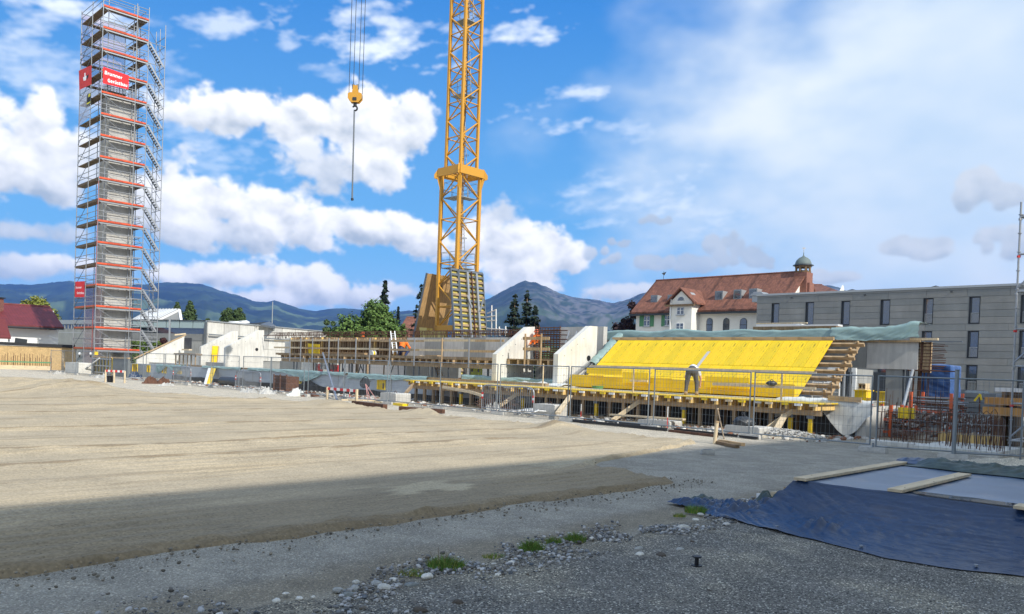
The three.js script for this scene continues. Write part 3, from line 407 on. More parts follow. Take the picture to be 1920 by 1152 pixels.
// grey clad building on the right
{
  const VB = 80.3, t = thing('clad_building', 'long flat roofed building with grey panel cladding and tall dark windows', 'building', P(26, 0, VB + 6));
  const u0 = 8, u1 = onV(1420, 560, VB).u, yt = (onV(1430, 552.5, VB).y + onV(1860, 532.5, VB).y) / 2, D = 13;
  mb().gbox(u0, u1, 0, yt - 0.2, VB + 0.3, VB + D).build('wall', M.galvDark, t);
  mb().gbox(u0 - 0.1, u1 + 0.1, yt - 0.2, yt, VB - 0.06, VB + D + 0.1).build('roof_edge', M.zinc, t);
  const yw = (onV(1585, 565, VB).y + onV(1827, 555.5, VB).y) / 2, rows = 0.615;
  const cols = [[1447, 1461], [1510.5, 1526], [1577.5, 1594], [1651, 1669], [1731, 1750], [1817, 1838], [1914, 1940]].map(([a, b]) => [onV(b, 585, VB).u, onV(a, 585, VB).u]);
  const wins = []; cols.forEach(([a, b], i) => { for (let f = 0; f < 3; f++) { if (f && i < 3) continue; wins.push([a, b, yw - 3.09 * f - 4 * rows, yw - 3.09 * f, i, f]); } });
  const rowsTop = yt - 0.2, first = yw + Math.ceil((rowsTop - yw) / rows) * rows; let k = 0;
  for (let r = 0; r < 17; r++) {
    const y1 = Math.min(first - r * rows, rowsTop), y0 = Math.max(first - (r + 1) * rows, 0.1); if (y1 - y0 < 0.1) continue;
    let cuts = [[u0, u1]]; for (const [a, b, c, d] of wins) if (y0 < d - 0.08 && y1 > c + 0.08) cuts = cuts.flatMap(([p, q]) => (a < q && b > p ? [[p, a], [b, q]].filter(([x, z]) => z - x > 0.05) : [[p, q]]));
    for (const [p, q] of cuts) { const n = Math.max(1, Math.round((q - p) / 3.3)); for (let i = 0; i < n; i++) { const a = p + (q - p) * i / n, b = p + (q - p) * (i + 1) / n; mb().gbox(a + 0.008, b - 0.008, y0 + 0.012, y1 - 0.012, VB - 0.0 + 0.004 * hash2(r, i), VB + 0.058).build('cladding_panel', [M.panel, M.panelB, M.panelC][(k++ * 7 + r * 3) % 3], t); } }
  }
  for (const [a, b, c, d, i, f] of wins) {
    const w = mb().gbox(a, a + 0.03, c, d, VB - 0.01, VB + 0.29).gbox(b - 0.03, b, c, d, VB - 0.01, VB + 0.29).gbox(a + 0.03, b - 0.03, c, c + 0.03, VB - 0.02, VB + 0.29).gbox(a + 0.03, b - 0.03, d - 0.03, d, VB - 0.01, VB + 0.29).gbox(a + 0.03, a + 0.1, c + 0.03, d - 0.03, VB + 0.12, VB + 0.2).gbox(b - 0.2, b - 0.03, c + 0.03, d - 0.03, VB + 0.12, VB + 0.2).gbox(a + 0.1, b - 0.2, c + 0.03, c + 0.12, VB + 0.12, VB + 0.2).gbox(a + 0.1, b - 0.2, d - 0.11, d - 0.03, VB + 0.12, VB + 0.2).build('window', M.frame, t);
    mb().gbox(a + 0.1, b - 0.2, c + 0.12, d - 0.11, VB + 0.16, VB + 0.18).build('pane', M.glass, w);
    if (i > 3) { const q = mb(); for (let n = 0; n < 9; n++) q.tube(P(a + 0.1 + (b - a - 0.3) * n / 8, c + 0.1, VB - 0.02), P(a + 0.1 + (b - a - 0.3) * n / 8, c + 0.95, VB - 0.02), 0.012, 4); q.tube(P(a + 0.07, c + 0.97, VB - 0.02), P(b - 0.18, c + 0.97, VB - 0.02), 0.02, 5).build('balustrade', M.zinc, w); }
  }
  for (const px of [1486, 1623, 1785]) { const q = onV(px, 555, VB).u; mb().tube(P(q, yt - 0.55, VB - 0.3), P(q, yt - 0.5, VB + 0.1), 0.06, 6).build('spout', M.frame, t); }
  { const q = onV(1652, 716, VB); mb().gbox(q.u - 0.75, q.u + 0.75, 0.1, q.y + 0.9, VB - 0.02, VB + 0.02).build('door', M.frame, t); }
  for (const [x0, x1, y, l] of [[1556, 1606, 541, 'dark solar panel tilted on the grey building roof, left one'], [1712, 1762, 534, 'dark solar panel tilted on the grey building roof, right one']]) {
    const a = onV(x0, y, VB + 6), b = onV(x1, y, VB + 6), s = thing('solar_panel', l, 'solar panel', P((a.u + b.u) / 2, yt, VB + 6), 'solar panels on the grey roof');
    mb().prism([P(a.u, yt + 0.05, VB + 5), P(b.u, yt + 0.62, VB + 5), P(b.u, yt + 0.68, VB + 5), P(a.u, yt + 0.11, VB + 5)], B.clone().multiplyScalar(1.8)).build('module', M.frame, s); mb().tube(P(b.u + 0.1, yt - 0.1, VB + 5.2), P(b.u + 0.1, yt + 0.62, VB + 5.2), 0.03, 5).tube(P(b.u + 0.1, yt - 0.1, VB + 6.6), P(b.u + 0.1, yt + 0.62, VB + 6.6), 0.03, 5).build('support', M.zinc, s);
  }
}
// cream school house with the long tiled roof
{
  const VS = 86, t = thing('school_building', 'cream plastered house with long red tiled roof, dormers and gabled bay', 'building', P(52, 0, VS + 5)), HW = 5.3;
  const u1 = 62.7, u0 = 42.0, ye = onV(1190, 587, VS).y, yr = onV(1225, 531, VS + HW).y + 0.1;
  mb().gbox(u0 + 0.15, u1 - 0.3, 0, ye + 0.05, VS + 0.35, VS + 2 * HW - 0.35).build('wall', M.plaster, t);
  mb().prism([P(u0 + 0.15, ye + 0.05, VS + 0.4), P(u0 + 0.15, yr - 0.35, VS + HW), P(u0 + 0.15, ye + 0.05, VS + 2 * HW - 0.4)], A.clone().multiplyScalar(u1 - u0 - 0.5)).build('gable_wall', M.plaster, t);
  const slope = (s, v0, y0, v1, y1) => mb().prism([P(u0 - 0.4, y0, v0), P(u0 - 0.4, y1, v1), P(u0 - 0.4, y1 + 0.22, v1), P(u0 - 0.4, y0 + 0.22, v0)], A.clone().multiplyScalar(u1 - u0 + 0.6)).build('roof', M.roof, t);
  const rf = slope(1, VS - 0.3, ye - 0.15, VS + HW, yr); slope(-1, VS + HW, yr, VS + 2 * HW + 0.3, ye - 0.15);
  mb().tube(P(u0 - 0.4, yr + 0.22, VS + HW), P(u1 + 0.2, yr + 0.22, VS + HW), 0.13, 6).build('ridge_tiles', M.roof, rf);
  mb().gbox(u0, u1 + 0.2, ye - 0.42, ye - 0.2, VS - 0.5, VS - 0.25).build('gutter', M.frame, t); mb().gbox(u0, u1, ye - 0.24, ye - 0.16, VS - 0.2, VS + 0.4).build('soffit', M.woodDark, t);
  const yAt = (v) => mix(ye - 0.15, yr, (v - VS + 0.3) / (HW + 0.3)) + 0.22;
  for (const [x0, x1, y0, y1] of [[1220.5, 1232, 554, 572], [1252, 1263, 553, 570], [1341, 1354.5, 546, 565], [1376, 1389.5, 543.5, 563.5], [1405, 1419, 541.5, 562]]) {
    const vf = VS + 1.3, a = onV(x0, y0, vf), b = onV(x1, y1, vf), d = mb().gbox(b.u, a.u, yAt(vf) - 0.4, a.y, vf, vf + 0.08).build('dormer', M.fence, t), top = a.y, vb = VS - 0.3 + (top - 0.1 - (ye - 0.15)) / (yr - ye + 0.15) * (HW + 0.3);
    mb().prism([P(b.u, yAt(vf) - 0.4, vf + 0.08), P(b.u, top, vf + 0.08), P(b.u, top - 0.05, vb)], A.clone().multiplyScalar(a.u - b.u)).build('dormer_cheek', M.zinc, d);
    mb().gbox(b.u + 0.12, a.u - 0.12, yAt(vf) + 0.1, top - 0.18, vf - 0.03, vf - 0.005).build('pane', M.glass, d);
  }
  // gabled bay
  const vb = VS - 1.5, a = onV(1255, 600, vb).u, b = onV(1296.5, 600, vb).u, ym = onV(1276, 567, vb).y, yp = onV(1276.5, 542, vb).y, mid = (a + b) / 2;
  const bay = mb().gbox(b, a, 0, ym, vb, VS + 1).build('bay', M.plaster, t);
  mb().prism([P(b, ym, vb), P(mid, yp - 0.25, vb), P(a, ym, vb)], B.clone().multiplyScalar(3)).build('bay_gable', M.plaster, bay);
  for (const s of [-1, 1]) { const e = s < 0 ? b - 0.55 : a + 0.55, ey = ym - 0.28; mb().prism([P(e, ey, vb - 0.35), P(mid, yp, vb - 0.35), P(mid, yp + 0.2, vb - 0.35), P(e, ey + 0.2, vb - 0.35)], B.clone().multiplyScalar(4.6)).build('bay_roof', M.roof, bay); }
  mb().gbox(b - 0.5, a + 0.5, ym - 0.5, ym - 0.28, vb - 0.4, vb - 0.1).build('bay_eave', M.woodDark, bay);
  { const q = onV(1299, 551, vb + 1.6); mb().prism([P(b - 0.02 + 0.3, ym + 0.55, vb + 0.9), P(b + 0.9, ym + 1.22, vb + 0.9), P(b + 0.9, ym + 1.28, vb + 0.9), P(b + 0.3, ym + 0.61, vb + 0.9)], B.clone().multiplyScalar(0.9)).build('skylight', M.zinc, bay); }
  const windowAt = (x0, x1, y0, y1, v, arch, parent = t) => {
    const p = onV(x0, y0, v), q = onV(x1, y1, v), r = Math.abs(p.u - q.u) / 2, um = (p.u + q.u) / 2; let w;
    if (arch) { const pts = [P(um - r, q.y, v - 0.03), P(um + r, q.y, v - 0.03)]; for (let i = 0; i <= 8; i++) pts.push(P(um + r * Math.cos(Math.PI * i / 8), p.y - r + r * Math.sin(Math.PI * i / 8), v - 0.03)); w = mb().prism(pts, B.clone().multiplyScalar(0.05)).build('window', M.frame, parent); const ps = pts.map((c) => { const o = toUV(c); return P(um + (o.u - um) * 0.86, q.y + 0.06 + (o.y - q.y) * 0.93, v - 0.045); }); mb().prism(ps, B.clone().multiplyScalar(0.012)).build('pane', M.glass, w); mb().gbox(um - r, um + r, (p.y + q.y) / 2 - 0.03, (p.y + q.y) / 2 + 0.03, v - 0.07, v - 0.05).build('glazing_bar', M.frame, w); return w; }
    w = mb().gbox(q.u, p.u, q.y, p.y, v - 0.06, v + 0.02).build('window', M.white, parent); const n = 2; for (let i = 0; i < n; i++) for (let j = 0; j < 2; j++) { const c0 = mix(q.u, p.u, (i + 0.14) / n), c1 = mix(q.u, p.u, (i + 0.86) / n), d0 = mix(q.y, p.y, j ? 0.58 : 0.07), d1 = mix(q.y, p.y, j ? 0.93 : 0.52); mb().gbox(c0, c1, d0, d1, v - 0.075, v - 0.062).build('pane', M.glass, w); }
    mb().gbox(q.u - 0.1, p.u + 0.1, q.y - 0.12, q.y - 0.01, v - 0.16, v).build('sill', M.zinc, w); return w;
  };
  const VW = VS + 0.35;
  windowAt(1208, 1219, 592.5, 612, VW); windowAt(1247, 1256, 591, 611, VW); windowAt(1270, 1283, 576.5, 590, vb, false, bay); windowAt(1268.5, 1282, 606, 622, vb, false, bay);
  for (const [x0, x1] of [[1200, 1207.5], [1219.5, 1226], [1241, 1247]]) { const p = onV(x0, 591.5, VW), q = onV(x1, 612.5, VW); mb().gbox(q.u, p.u, q.y, p.y, VW - 0.07, VW - 0.01).build('shutter', M.green, t); }
  { const p = onV(1271, 556, vb), q = onV(1283.5, 564, vb), r = (p.u - q.u) / 2, um = (p.u + q.u) / 2, pts = []; for (let i = 0; i <= 8; i++) pts.push(P(um + r * Math.cos(Math.PI * i / 8), q.y + r * Math.sin(Math.PI * i / 8), vb - 0.03)); const w = mb().prism(pts, B.clone().multiplyScalar(0.02)).build('window', M.zinc, bay); mb().prism(pts.map((c) => { const o = toUV(c); return P(um + (o.u - um) * 0.82, q.y + 0.06 + (o.y - q.y) * 0.84, vb - 0.045); }), B.clone().multiplyScalar(0.01)).build('pane', M.glass, w); }
  for (const [x0, x1] of [[1325, 1336], [1356.5, 1367.5], [1388, 1400.5]]) windowAt(x0, x1, 596.5, 622, VW, true);
  { const p = onV(1268, 545, vb); mb().tube(P(a - 0.25, 0, vb - 0.12), P(a - 0.25, ym + 0.4, vb - 0.12), 0.06, 6).build('downpipe', M.white, t); }
  // bell turret on the right gable
  const tu = u0 + 0.2, tv = VS + HW, c = (y) => P(tu, y, tv), yb = onU(1490, 508, tu).y, rr8 = Math.PI / 8;
  const T2 = (b, r0, r1, y0, y1) => { const g = new THREE.CylinderGeometry(r1, r0, y1 - y0, 8); g.rotateY(rr8 + YAW); const o = c((y0 + y1) / 2); g.translate(o.x, o.y, o.z); return b.geo(g); };
  const tur = mb().gbox(tu - 0.85, tu + 0.75, yr - 4, yb, tv - 0.8, tv + 0.8).build('turret', M.brick, t); mb().gbox(tu - 1.15, tu - 0.4, 4, yr - 1.2, tv - 0.6, tv + 0.6).build('chimney_stack', M.brick, t);
  const yl = onU(1490, 495, tu).y; T2(mb(), 0.9, 0.95, yb, yb + 0.14).build('cornice', M.woodDark, tur);
  const lan = mb(); for (let i = 0; i < 8; i++) { const an = rr8 * 2 * i + YAW, x = Math.cos(an) * 0.82, z = Math.sin(an) * 0.82; lan.tube(c(yb + 0.14).add(V3(x, 0, z)), c(yl).add(V3(x, 0, z)), 0.11, 6); } T2(lan, 0.3, 0.3, yb + 0.14, yb + 0.3); T2(lan, 0.92, 0.92, yl - 0.2, yl + 0.02); lan.build('lantern', M.woodDark, tur);
  T2(mb(), 1.2, 1.12, yl + 0.02, yl + 0.16).build('lantern_eave', M.frame, tur);
  { const g = new THREE.LatheGeometry([[0.95, 0], [0.9, 0.25], [0.76, 0.55], [0.5, 0.8], [0.2, 0.95], [0.06, 1.1], [0.03, 1.5], [0, 1.5]].map(([x, y]) => new THREE.Vector2(x, y)), 16); const o = c(yl + 0.16); g.translate(o.x, o.y, o.z); mb().geo(g).build('dome', M.copper, tur); }
  { const o = c(yl + 1.62); mb().bar(o, o.clone().add(V3(0, 0.6, 0)), 0.04, 0.04).bar(o.clone().add(V3(-0.22, 0.5, 0)), o.clone().add(V3(0.22, 0.5, 0)), 0.05, 0.05).build('cross', M.woodPale, tur); }
  { const p = onV(1244, 530, tv).u, o = P(p, yr + 0.3, tv); mb().tube(o, o.clone().add(V3(0, 1.1, 0)), 0.03, 5).prism([o.clone().add(V3(-0.3, 0.8, 0)), o.clone().add(V3(0.35, 1.05, 0)), o.clone().add(V3(0.1, 0.55, 0))], V3(0, 0, 0.04)).build('weathervane', M.frame, t); }
  { const q = onV(1450, 549, VS - 0.5), v = thing('roof_vent', 'shiny metal roof vent at the left end of the grey building roof', 'roof vent', P(q.u, 9, 82)); mb().gbox(q.u - 0.7, q.u + 0.7, 10.2, 10.9, 82, 83.2).build('vent_box', M.zinc, v); mb().prism([P(q.u - 0.9, 10.9, 81.8), P(q.u + 0.9, 10.9, 81.8), P(q.u + 0.4, 11.3, 81.8), P(q.u - 0.4, 11.3, 81.8)], B.clone().multiplyScalar(1.6)).build('vent_hood', M.galv, v); }
}
// further tiled roofs
const gabled = (name, label, e0, e1, r0, r1, wallMat, roofMat) => { // eave and ridge ends of the slope that shows
  const t = thing(name, label, 'house', V3((e0.x + e1.x) / 2, 0, (e0.z + e1.z) / 2)), back = r0.clone().sub(e0); back.y = 0; const b0 = e0.clone().addScaledVector(back, 2), b1 = e1.clone().addScaledVector(back, 2), th = V3(0, 0.2, 0), inn = (p, q, k) => p.clone().lerp(q, k);
  const w = [inn(e0, b0, 0.08), inn(e1, b1, 0.08), inn(b1, e1, 0.08), inn(b0, e0, 0.08)].map((p) => V3(p.x, 0, p.z)); const c = w.reduce((s, p) => s.add(p), V3(0, 0, 0)).multiplyScalar(0.25); w.forEach((p) => p.lerp(c, 0.06));
  mb().prism(w, V3(0, e0.y - 0.15, 0)).build('wall', wallMat, t); for (const [p, q, r] of [[w[0], w[3], r0], [w[1], w[2], r1]]) mb().prism([p.clone().setY(e0.y - 0.15), q.clone().setY(e0.y - 0.15), V3((p.x + q.x) / 2, r.y - 0.3, (p.z + q.z) / 2)], p === w[0] ? e1.clone().sub(e0).normalize().multiplyScalar(0.2) : e0.clone().sub(e1).normalize().multiplyScalar(0.2)).build('gable_wall', wallMat, t);
  mb().prism([e0, e1, r1, r0], th).build('roof', roofMat, t); mb().prism([b0, b1, r1, r0], th).build('roof', roofMat, t); mb().bar(e0.clone().add(V3(0, -0.05, 0)), e1.clone().add(V3(0, -0.05, 0)), 0.16, 0.16).build('gutter', M.frame, t); mb().tube(r0.clone().add(th), r1.clone().add(th), 0.12, 6).build('ridge_tiles', roofMat, t); return t;
};
{
  const h = gabled('red_roofed_house', 'white house with a dark red tiled roof at the left edge', at(-130, 605, 88), at(119, 617, 95), at(-130, 567, 93).setY(at(93, 578.5, 100).y), at(93, 578.5, 100), M.white, M.roofRed);
  { const a = at(-4, 592, 95), b = a.clone(); mb().box(V3(a.x, a.y + 0.2, a.z), 0.75, 3.6, 0.75).build('chimney', M.brick, h); mb().box(V3(a.x, a.y + 2.1, a.z), 1.0, 0.15, 1.0).build('chimney_cap', M.frame, h); }
  const e = [at(-60, 598, 83), at(9, 601, 84.5), at(20, 636, 82.5), at(-60, 634, 81)]; mb().prism(e, V3(0, 0.18, 0)).build('porch_roof', M.roofRed, h); mb().tube(V3(e[2].x - 0.4, 0, e[2].z - 0.3), V3(e[2].x - 0.4, e[2].y + 0.1, e[2].z - 0.3), 0.09, 6).build('porch_post', M.white, h);
  { const p = at(27, 640, 88.3), q = at(50, 643, 89); mb().bar(p, q, 0.06, 0.75).build('window', M.frame, h); const r = at(92, 630, 92.5), s = at(108, 636, 93); mb().bar(r, s, 0.4, 0.06).bar(r.clone().add(V3(0, -0.5, 0)), s.clone().add(V3(0, -0.5, 0)), 0.04, 0.06).build('balcony', M.white, h); }
  gabled('tiled_house', 'far house with faded red tiled roof between the leafy tree and the plywood panel', at(738, 634, 118), at(800, 634, 118), at(762, 597.5, 124), at(800, 597.5, 124), M.plaster, M.roof);
  gabled('tiled_house', 'far red tiled roof behind the bell turret and the grey building', at(1500, 552, 128), at(1575, 549, 122), at(1512, 536, 134), at(1542, 536.5, 133), M.plaster, M.roof);
}
// low industrial halls on the left
{
  const t = thing('flat_hall', 'long low flat roofed grey hall behind the red roofed house', 'building', at(150, 640, 112).setY(0)), a = at(92, 599, 118), b = at(246, 602, 108), d = V3(0, 0, -14), wall = (p, q, y0, y1, off) => { const f = V3(0, 0, off); return mb().prism([p.clone().setY(y0).add(f), q.clone().setY(y0).add(f), q.clone().setY(y1).add(f), p.clone().setY(y1).add(f)], d); };
  const yt = (a.y + b.y) / 2; wall(a, b, 0, yt - 1.25, 0).build('wall', M.concreteDark, t); wall(a, b, yt - 0.6, yt, 0.15).build('fascia', M.zinc, t); wall(a, b, yt - 1.25, yt - 0.6, -0.2).build('clerestory', M.glass, t);
  const q = mb(); for (let i = 0; i < 24; i++) { const p = a.clone().lerp(b, i / 24); q.box(V3(p.x, yt - 0.92, p.z + 0.02), 0.1, 0.66, 0.12); } q.build('mullion', M.zinc, t);
  mb().bar(at(108, 617, 112).setY(yt - 1.9), b.clone().setY(yt - 1.9), 0.2, 0.1).build('cornice', M.zinc, t);
}
{
  const t = thing('glazed_hall', 'low hall with a pale glass fascia and a white monopitch metal roof', 'building', at(310, 640, 96).setY(0)), a = at(240, 603, 101), b = at(387.5, 602, 96), yt = b.y, d = V3(1.5, 0, -12);
  const slab = (y0, y1, o) => mb().prism([V3(a.x, y0, a.z + o), V3(b.x, y0, b.z + o), V3(b.x, y1, b.z + o), V3(a.x, y1, a.z + o)], d);
  slab(0, yt - 2.4, 0).build('wall', M.concreteDark, t); slab(yt - 1.6, yt - 0.9, -0.1).build('window_band', M.glass, t); slab(yt - 2.4, yt - 1.6, 0.05).build('plinth_glazing', M.panel, t); slab(yt, yt + 0.08, 0.2).build('roof_edge', M.frame, t);
  for (let i = 0; i < 6; i++) { const p = a.clone().lerp(b, (i + 0.02) / 6), q = a.clone().lerp(b, (i + 0.98) / 6); mb().prism([V3(p.x, yt - 0.9, p.z + 0.06), V3(q.x, yt - 0.9, q.z + 0.06), V3(q.x, yt, q.z + 0.06), V3(p.x, yt, p.z + 0.06)], V3(0, 0, -0.2)).build('glass_panel', std({ color: lin(0.33, 0.42, 0.42), roughness: 0.25 }), t); }
  // white standing seam roof
  const c = [at(246, 602.5, 104), at(291, 603.5, 100), at(336, 581.5, 101), at(284, 582, 108)]; mb().prism(c, V3(0, 0.15, 0)).build('metal_roof', M.white, t);
  for (let i = 0; i <= 9; i++) { const p = c[0].clone().lerp(c[1], i / 9).add(V3(0, 0.2, 0)), q = c[3].clone().lerp(c[2], i / 9).add(V3(0, 0.2, 0)); mb().bar(p, q, 0.09, 0.1).build('roof_seam', M.zinc, t); }
  const e = [at(293, 603.5, 99.9), at(336, 582.5, 100.9), at(339.5, 603, 98.5)]; mb().prism(e, V3(0, 0, -0.2)).build('gable', M.panelC, t); mb().bar(e[0], e[1], 0.3, 0.3).bar(e[1], e[2], 0.3, 0.3).build('verge', M.white, t);
  mb().bar(at(318, 596, 94), at(318, 650, 94).setY(0), 0.16, 0.16).build('flue', M.zinc, t);
}
{
  const t = thing('concrete_hall', 'long low hall of pale concrete panels receding behind the stair walls', 'building', at(500, 640, 108).setY(0)), a = at(388, 602, 95), dir = V3(0.437, 0, -0.9), L = 28, yt = a.y - 0.05, n = 11, dep = V3(-6, 0, -9);
  const b = a.clone().addScaledVector(dir, L); mb().prism([a.clone().setY(0), b.clone().setY(0), b.clone().setY(yt - 0.1), a.clone().setY(yt - 0.1)], dep).build('wall', M.concreteDark, t);
  for (let i = 0; i < n; i++) for (let j = 0; j < 3; j++) { const p = a.clone().addScaledVector(dir, L * (i + 0.015) / n), q = a.clone().addScaledVector(dir, L * (i + 0.985) / n), y0 = yt - 1.5 * (j + 1) + 0.03, y1 = yt - 1.5 * j, o = V3(0.9, 0, 0.437).multiplyScalar(0.12); mb().prism([p.clone().setY(y0).add(o), q.clone().setY(y0).add(o), q.clone().setY(y1).add(o), p.clone().setY(y1).add(o)], o.clone().negate()).build('wall_panel', [M.concreteLight, M.concrete, M.concreteLight][(i + j) % 3], t); }
  mb().bar(a.clone().setY(yt + 0.05), b.clone().setY(yt + 0.05), 0.5, 0.12).build('roof_edge', M.zinc, t); mb().bar(a.clone().setY(yt - 1.55).add(V3(0.4, 0, 0.2)), a.clone().setY(yt - 1.55).addScaledVector(dir, 16).add(V3(0.4, 0, 0.2)), 0.12, 0.14).build('rail', M.fence, t);
  for (const [x0, y0, x1, y1, x2, y2, x3, y3, l, m] of [[418, 605, 462, 601, 468, 604, 448, 607, 'pale metal rooflight on the concrete hall roof', M.white], [450, 608, 498, 604, 500, 610, 480, 612, 'dark blue solar panels lying on the concrete hall roof', M.frame], [488, 608, 505, 603, 518, 612, 508, 612, 'dark grey pitched rooflight at the right of the hall roof panels', M.galvDark]]) { const r = thing('rooflight', l, 'rooflight', at(x0, y0, 104)); mb().prism([at(x0, y0, 102), at(x1, y1, 106), at(x2, y2, 106), at(x3, y3, 102)], V3(0, -0.25, 0)).build('panel', m, r); mb().box(at((x0 + x2) / 2, y2 + 3, 105), 1.6, 0.6, 1).build('upstand', M.zinc, r); }
}
{ // slim radio mast on the ridge side, as thin as a hair
  const p = at(510, 608, 140), q = at(511, 566, 140), t = thing('radio_mast', 'very thin lattice mast rising above the concrete hall roof', 'mast', p.clone().setY(0)); mb().tube(p.clone().setY(0), q, 0.09, 4).build('pole', M.zinc, t);
}
// the tall apartment block behind the photographer: its shadow lies across the foreground
{
  const t = thing('apartment_building', 'tall apartment block behind the viewer whose shadow covers the foreground', 'building', P(-25, 0, 10)), uE = 10.5 - 26 / Math.tan(SUN_EL) * Math.cos(SUN_G), V0 = -50, V1 = 55;
  mb().gbox(uE - 15, uE, 0, 26, V0, V1).build('wall', M.plaster, t); mb().gbox(uE - 15.1, uE - 0.0, 26, 26.12, V0, V1).build('roof', M.zinc, t);
  for (let f = 0; f < 8; f++) for (let i = 0; i < 24; i++) { const v = V0 + 3 + i * 4.3; const w = mb().gbox(uE - 0.02, uE + 0.04, 1.2 + f * 3.2, 2.9 + f * 3.2, v, v + 1.5).build('window', M.frame, t); mb().gbox(uE + 0.04, uE + 0.05, 1.27 + f * 3.2, 2.83 + f * 3.2, v + 0.07, v + 1.43).build('pane', M.glass, w); }
}
// ---------------------------------------------------------------- the works: low wall, stair walls, forms
reseed(404);
const VW = 26.5;
const board = (parent, name, mat, p, q, w, h) => mb().bar(p, q, w, h).build(name, mat, parent);
// a tarpaulin lying over a wall head and hanging down in front of it
function drape(name, label, mat, u0, u1, vf, vb, y, drop, amp, group, sag = () => 0) {
  const b = mb(), N = Math.max(30, Math.round((u1 - u0) * 9)), sd = rr(0, 90);
  b.sheet(N, 16, (s, t) => {
    const u = mix(u0, u1, s), d = drop(s) * (1 + 0.45 * fbm(u * 0.9, sd, 1, 3)), wr = amp * (0.7 * fbm(u * 0.9 + t * 1.6, t * 1.2 + sd, sd, 3) + 0.5 * Math.abs(fbm(u * 2.2 - t * 3, t * 1.2, sd, 3)) + 0.3 * Math.abs(n3(u * 5 - t * 7, t * 2, sd))), yt = y + sag(s) + 0.6 * Math.abs(amp * fbm(u * 1.2, 5, sd, 3)) + 0.012;
    if (t < 0.38) { const k = t / 0.38; return P(u, yt + wr * 0.8 + 0.05 * amp * Math.sin(u * 9), mix(vb, vf - 0.02, k)); }
    const k = (t - 0.38) / 0.62; return P(u + 0.12 * fbm(u * 2, k * 3, sd, 3), yt - d * Math.pow(k, 0.9) + wr * 0.25, vf - 0.03 - Math.abs(wr) * (0.5 + k) - 0.04 * k);
  });
  const m = b.build(name, mat); return tag(m, label, 'tarpaulin', group);
}
{ // long low foundation wall with box-outs and a strip of bitumen and painted shade
  const uL = onV(243, 690, VW).u, t = thing('foundation_wall', 'long low pale grey foundation wall running the whole length of the works', 'wall', P(44, 0, VW));
  mb().gbox(10.2, uL, -0.2, 1.12, VW, VW + 0.35).build('wall', M.insul, t); mb().gbox(9.9, 10.2, -0.2, 1.02, VW - 0.02, VW + 3.4).build('end_wall', M.concrete, t);
  mb().gbox(24, uL - 12, 1.12, 1.24, VW + 0.06, VW + 0.30).build('sill_plate', M.woodGrey, t);
  const b = mb(); b.sheet(220, 6, (s, k) => { const u = mix(10.25, 64, s), top = (u < 24 ? 0.95 : 0.33) + 0.14 * fbm(u * 0.5, 3, 1, 3) + 0.35 * Math.exp(-(((u - 43.6) / 0.9) ** 2)); return P(u, mix(-0.12, top, k), VW - 0.02 - 0.03 * k - 0.06 * Math.abs(fbm(u * 1.7, k * 2, 4, 3)) * k); }); b.build('bitumen_and_shade_strip', M.membrane, t);  // bitumen at the base; raised under the deck to paint shade on the wall
  for (const [x0, x1, y0, y1] of [[248.5, 257.5, 682.5, 698], [276, 281, 685, 698.5], [304.5, 311.5, 686, 700.5], [333, 340, 696, 702], [554.5, 566, 701.5, 720], [708, 722.5, 710.5, 731.5]]) {
    const p = onV(x0, y0, VW), q = onV(x1, y1, VW), f = mb().gbox(p.u - 0.05, p.u, q.y, p.y, VW - 0.05, VW).gbox(q.u, q.u + 0.05, q.y, p.y, VW - 0.05, VW).gbox(q.u + 0.05, p.u - 0.05, p.y - 0.06, p.y, VW - 0.05, VW).gbox(q.u + 0.05, p.u - 0.05, q.y, q.y + 0.05, VW - 0.05, VW).build('box_out', M.yellow, t);
    mb().gbox(q.u + 0.05, p.u - 0.05, q.y + 0.05, p.y - 0.06, VW - 0.012, VW - 0.004).build('infill', M.amber, f); mb().gbox(q.u + 0.10, q.u + 0.24, q.y + 0.06, mix(q.y, p.y, 0.6), VW - 0.03, VW - 0.013).build('stiffener', M.woodDark, f);
  }
  for (let i = 0; i < 7; i++) mb().gbox(30 + i * 5.2, 30.06 + i * 5.2, 0.4, 1.1, VW - 0.006, VW - 0.001).build('joint', M.concreteDark, t);
}
const tealG = 'teal tarpaulins on the foundation wall';
drape('tarpaulin', 'teal tarpaulin sagging on the foundation wall under the left of the long deck', M.tarp, 39.6, 51.5, VW, VW + 0.5, 1.22, (s) => 0.16 + 0.5 * Math.exp(-(((s - 0.38) / 0.12) ** 2)), 0.13, tealG);
drape('tarpaulin', 'teal tarpaulin on the foundation wall below the middle of the long platform', M.tarp, 32.2, 39.4, VW, VW + 0.5, 1.22, (s) => 0.2 + 0.1 * s, 0.11, tealG);
drape('tarpaulin', 'narrow teal tarpaulin on the wall head in front of the left pair of stair walls', M.tarp, 52.5, 58.6, VW, VW + 0.5, 1.2, (s) => 0.14, 0.1, tealG);
drape('tarpaulin', 'torn pale teal tarpaulin hanging beside the small left crowd barrier', M.tarp, 62.4, 67.2, VW, VW + 0.5, 1.12, (s) => 0.38 + 0.25 * Math.sin(s * 9), 0.15, tealG);
drape('tarpaulin', 'crumpled teal tarpaulin heaped between the two big right stair walls', M.tarp, 24.8, 31.6, VW + 1.9, VW + 2.8, 1.35, (s) => 0.26, 0.2, tealG);

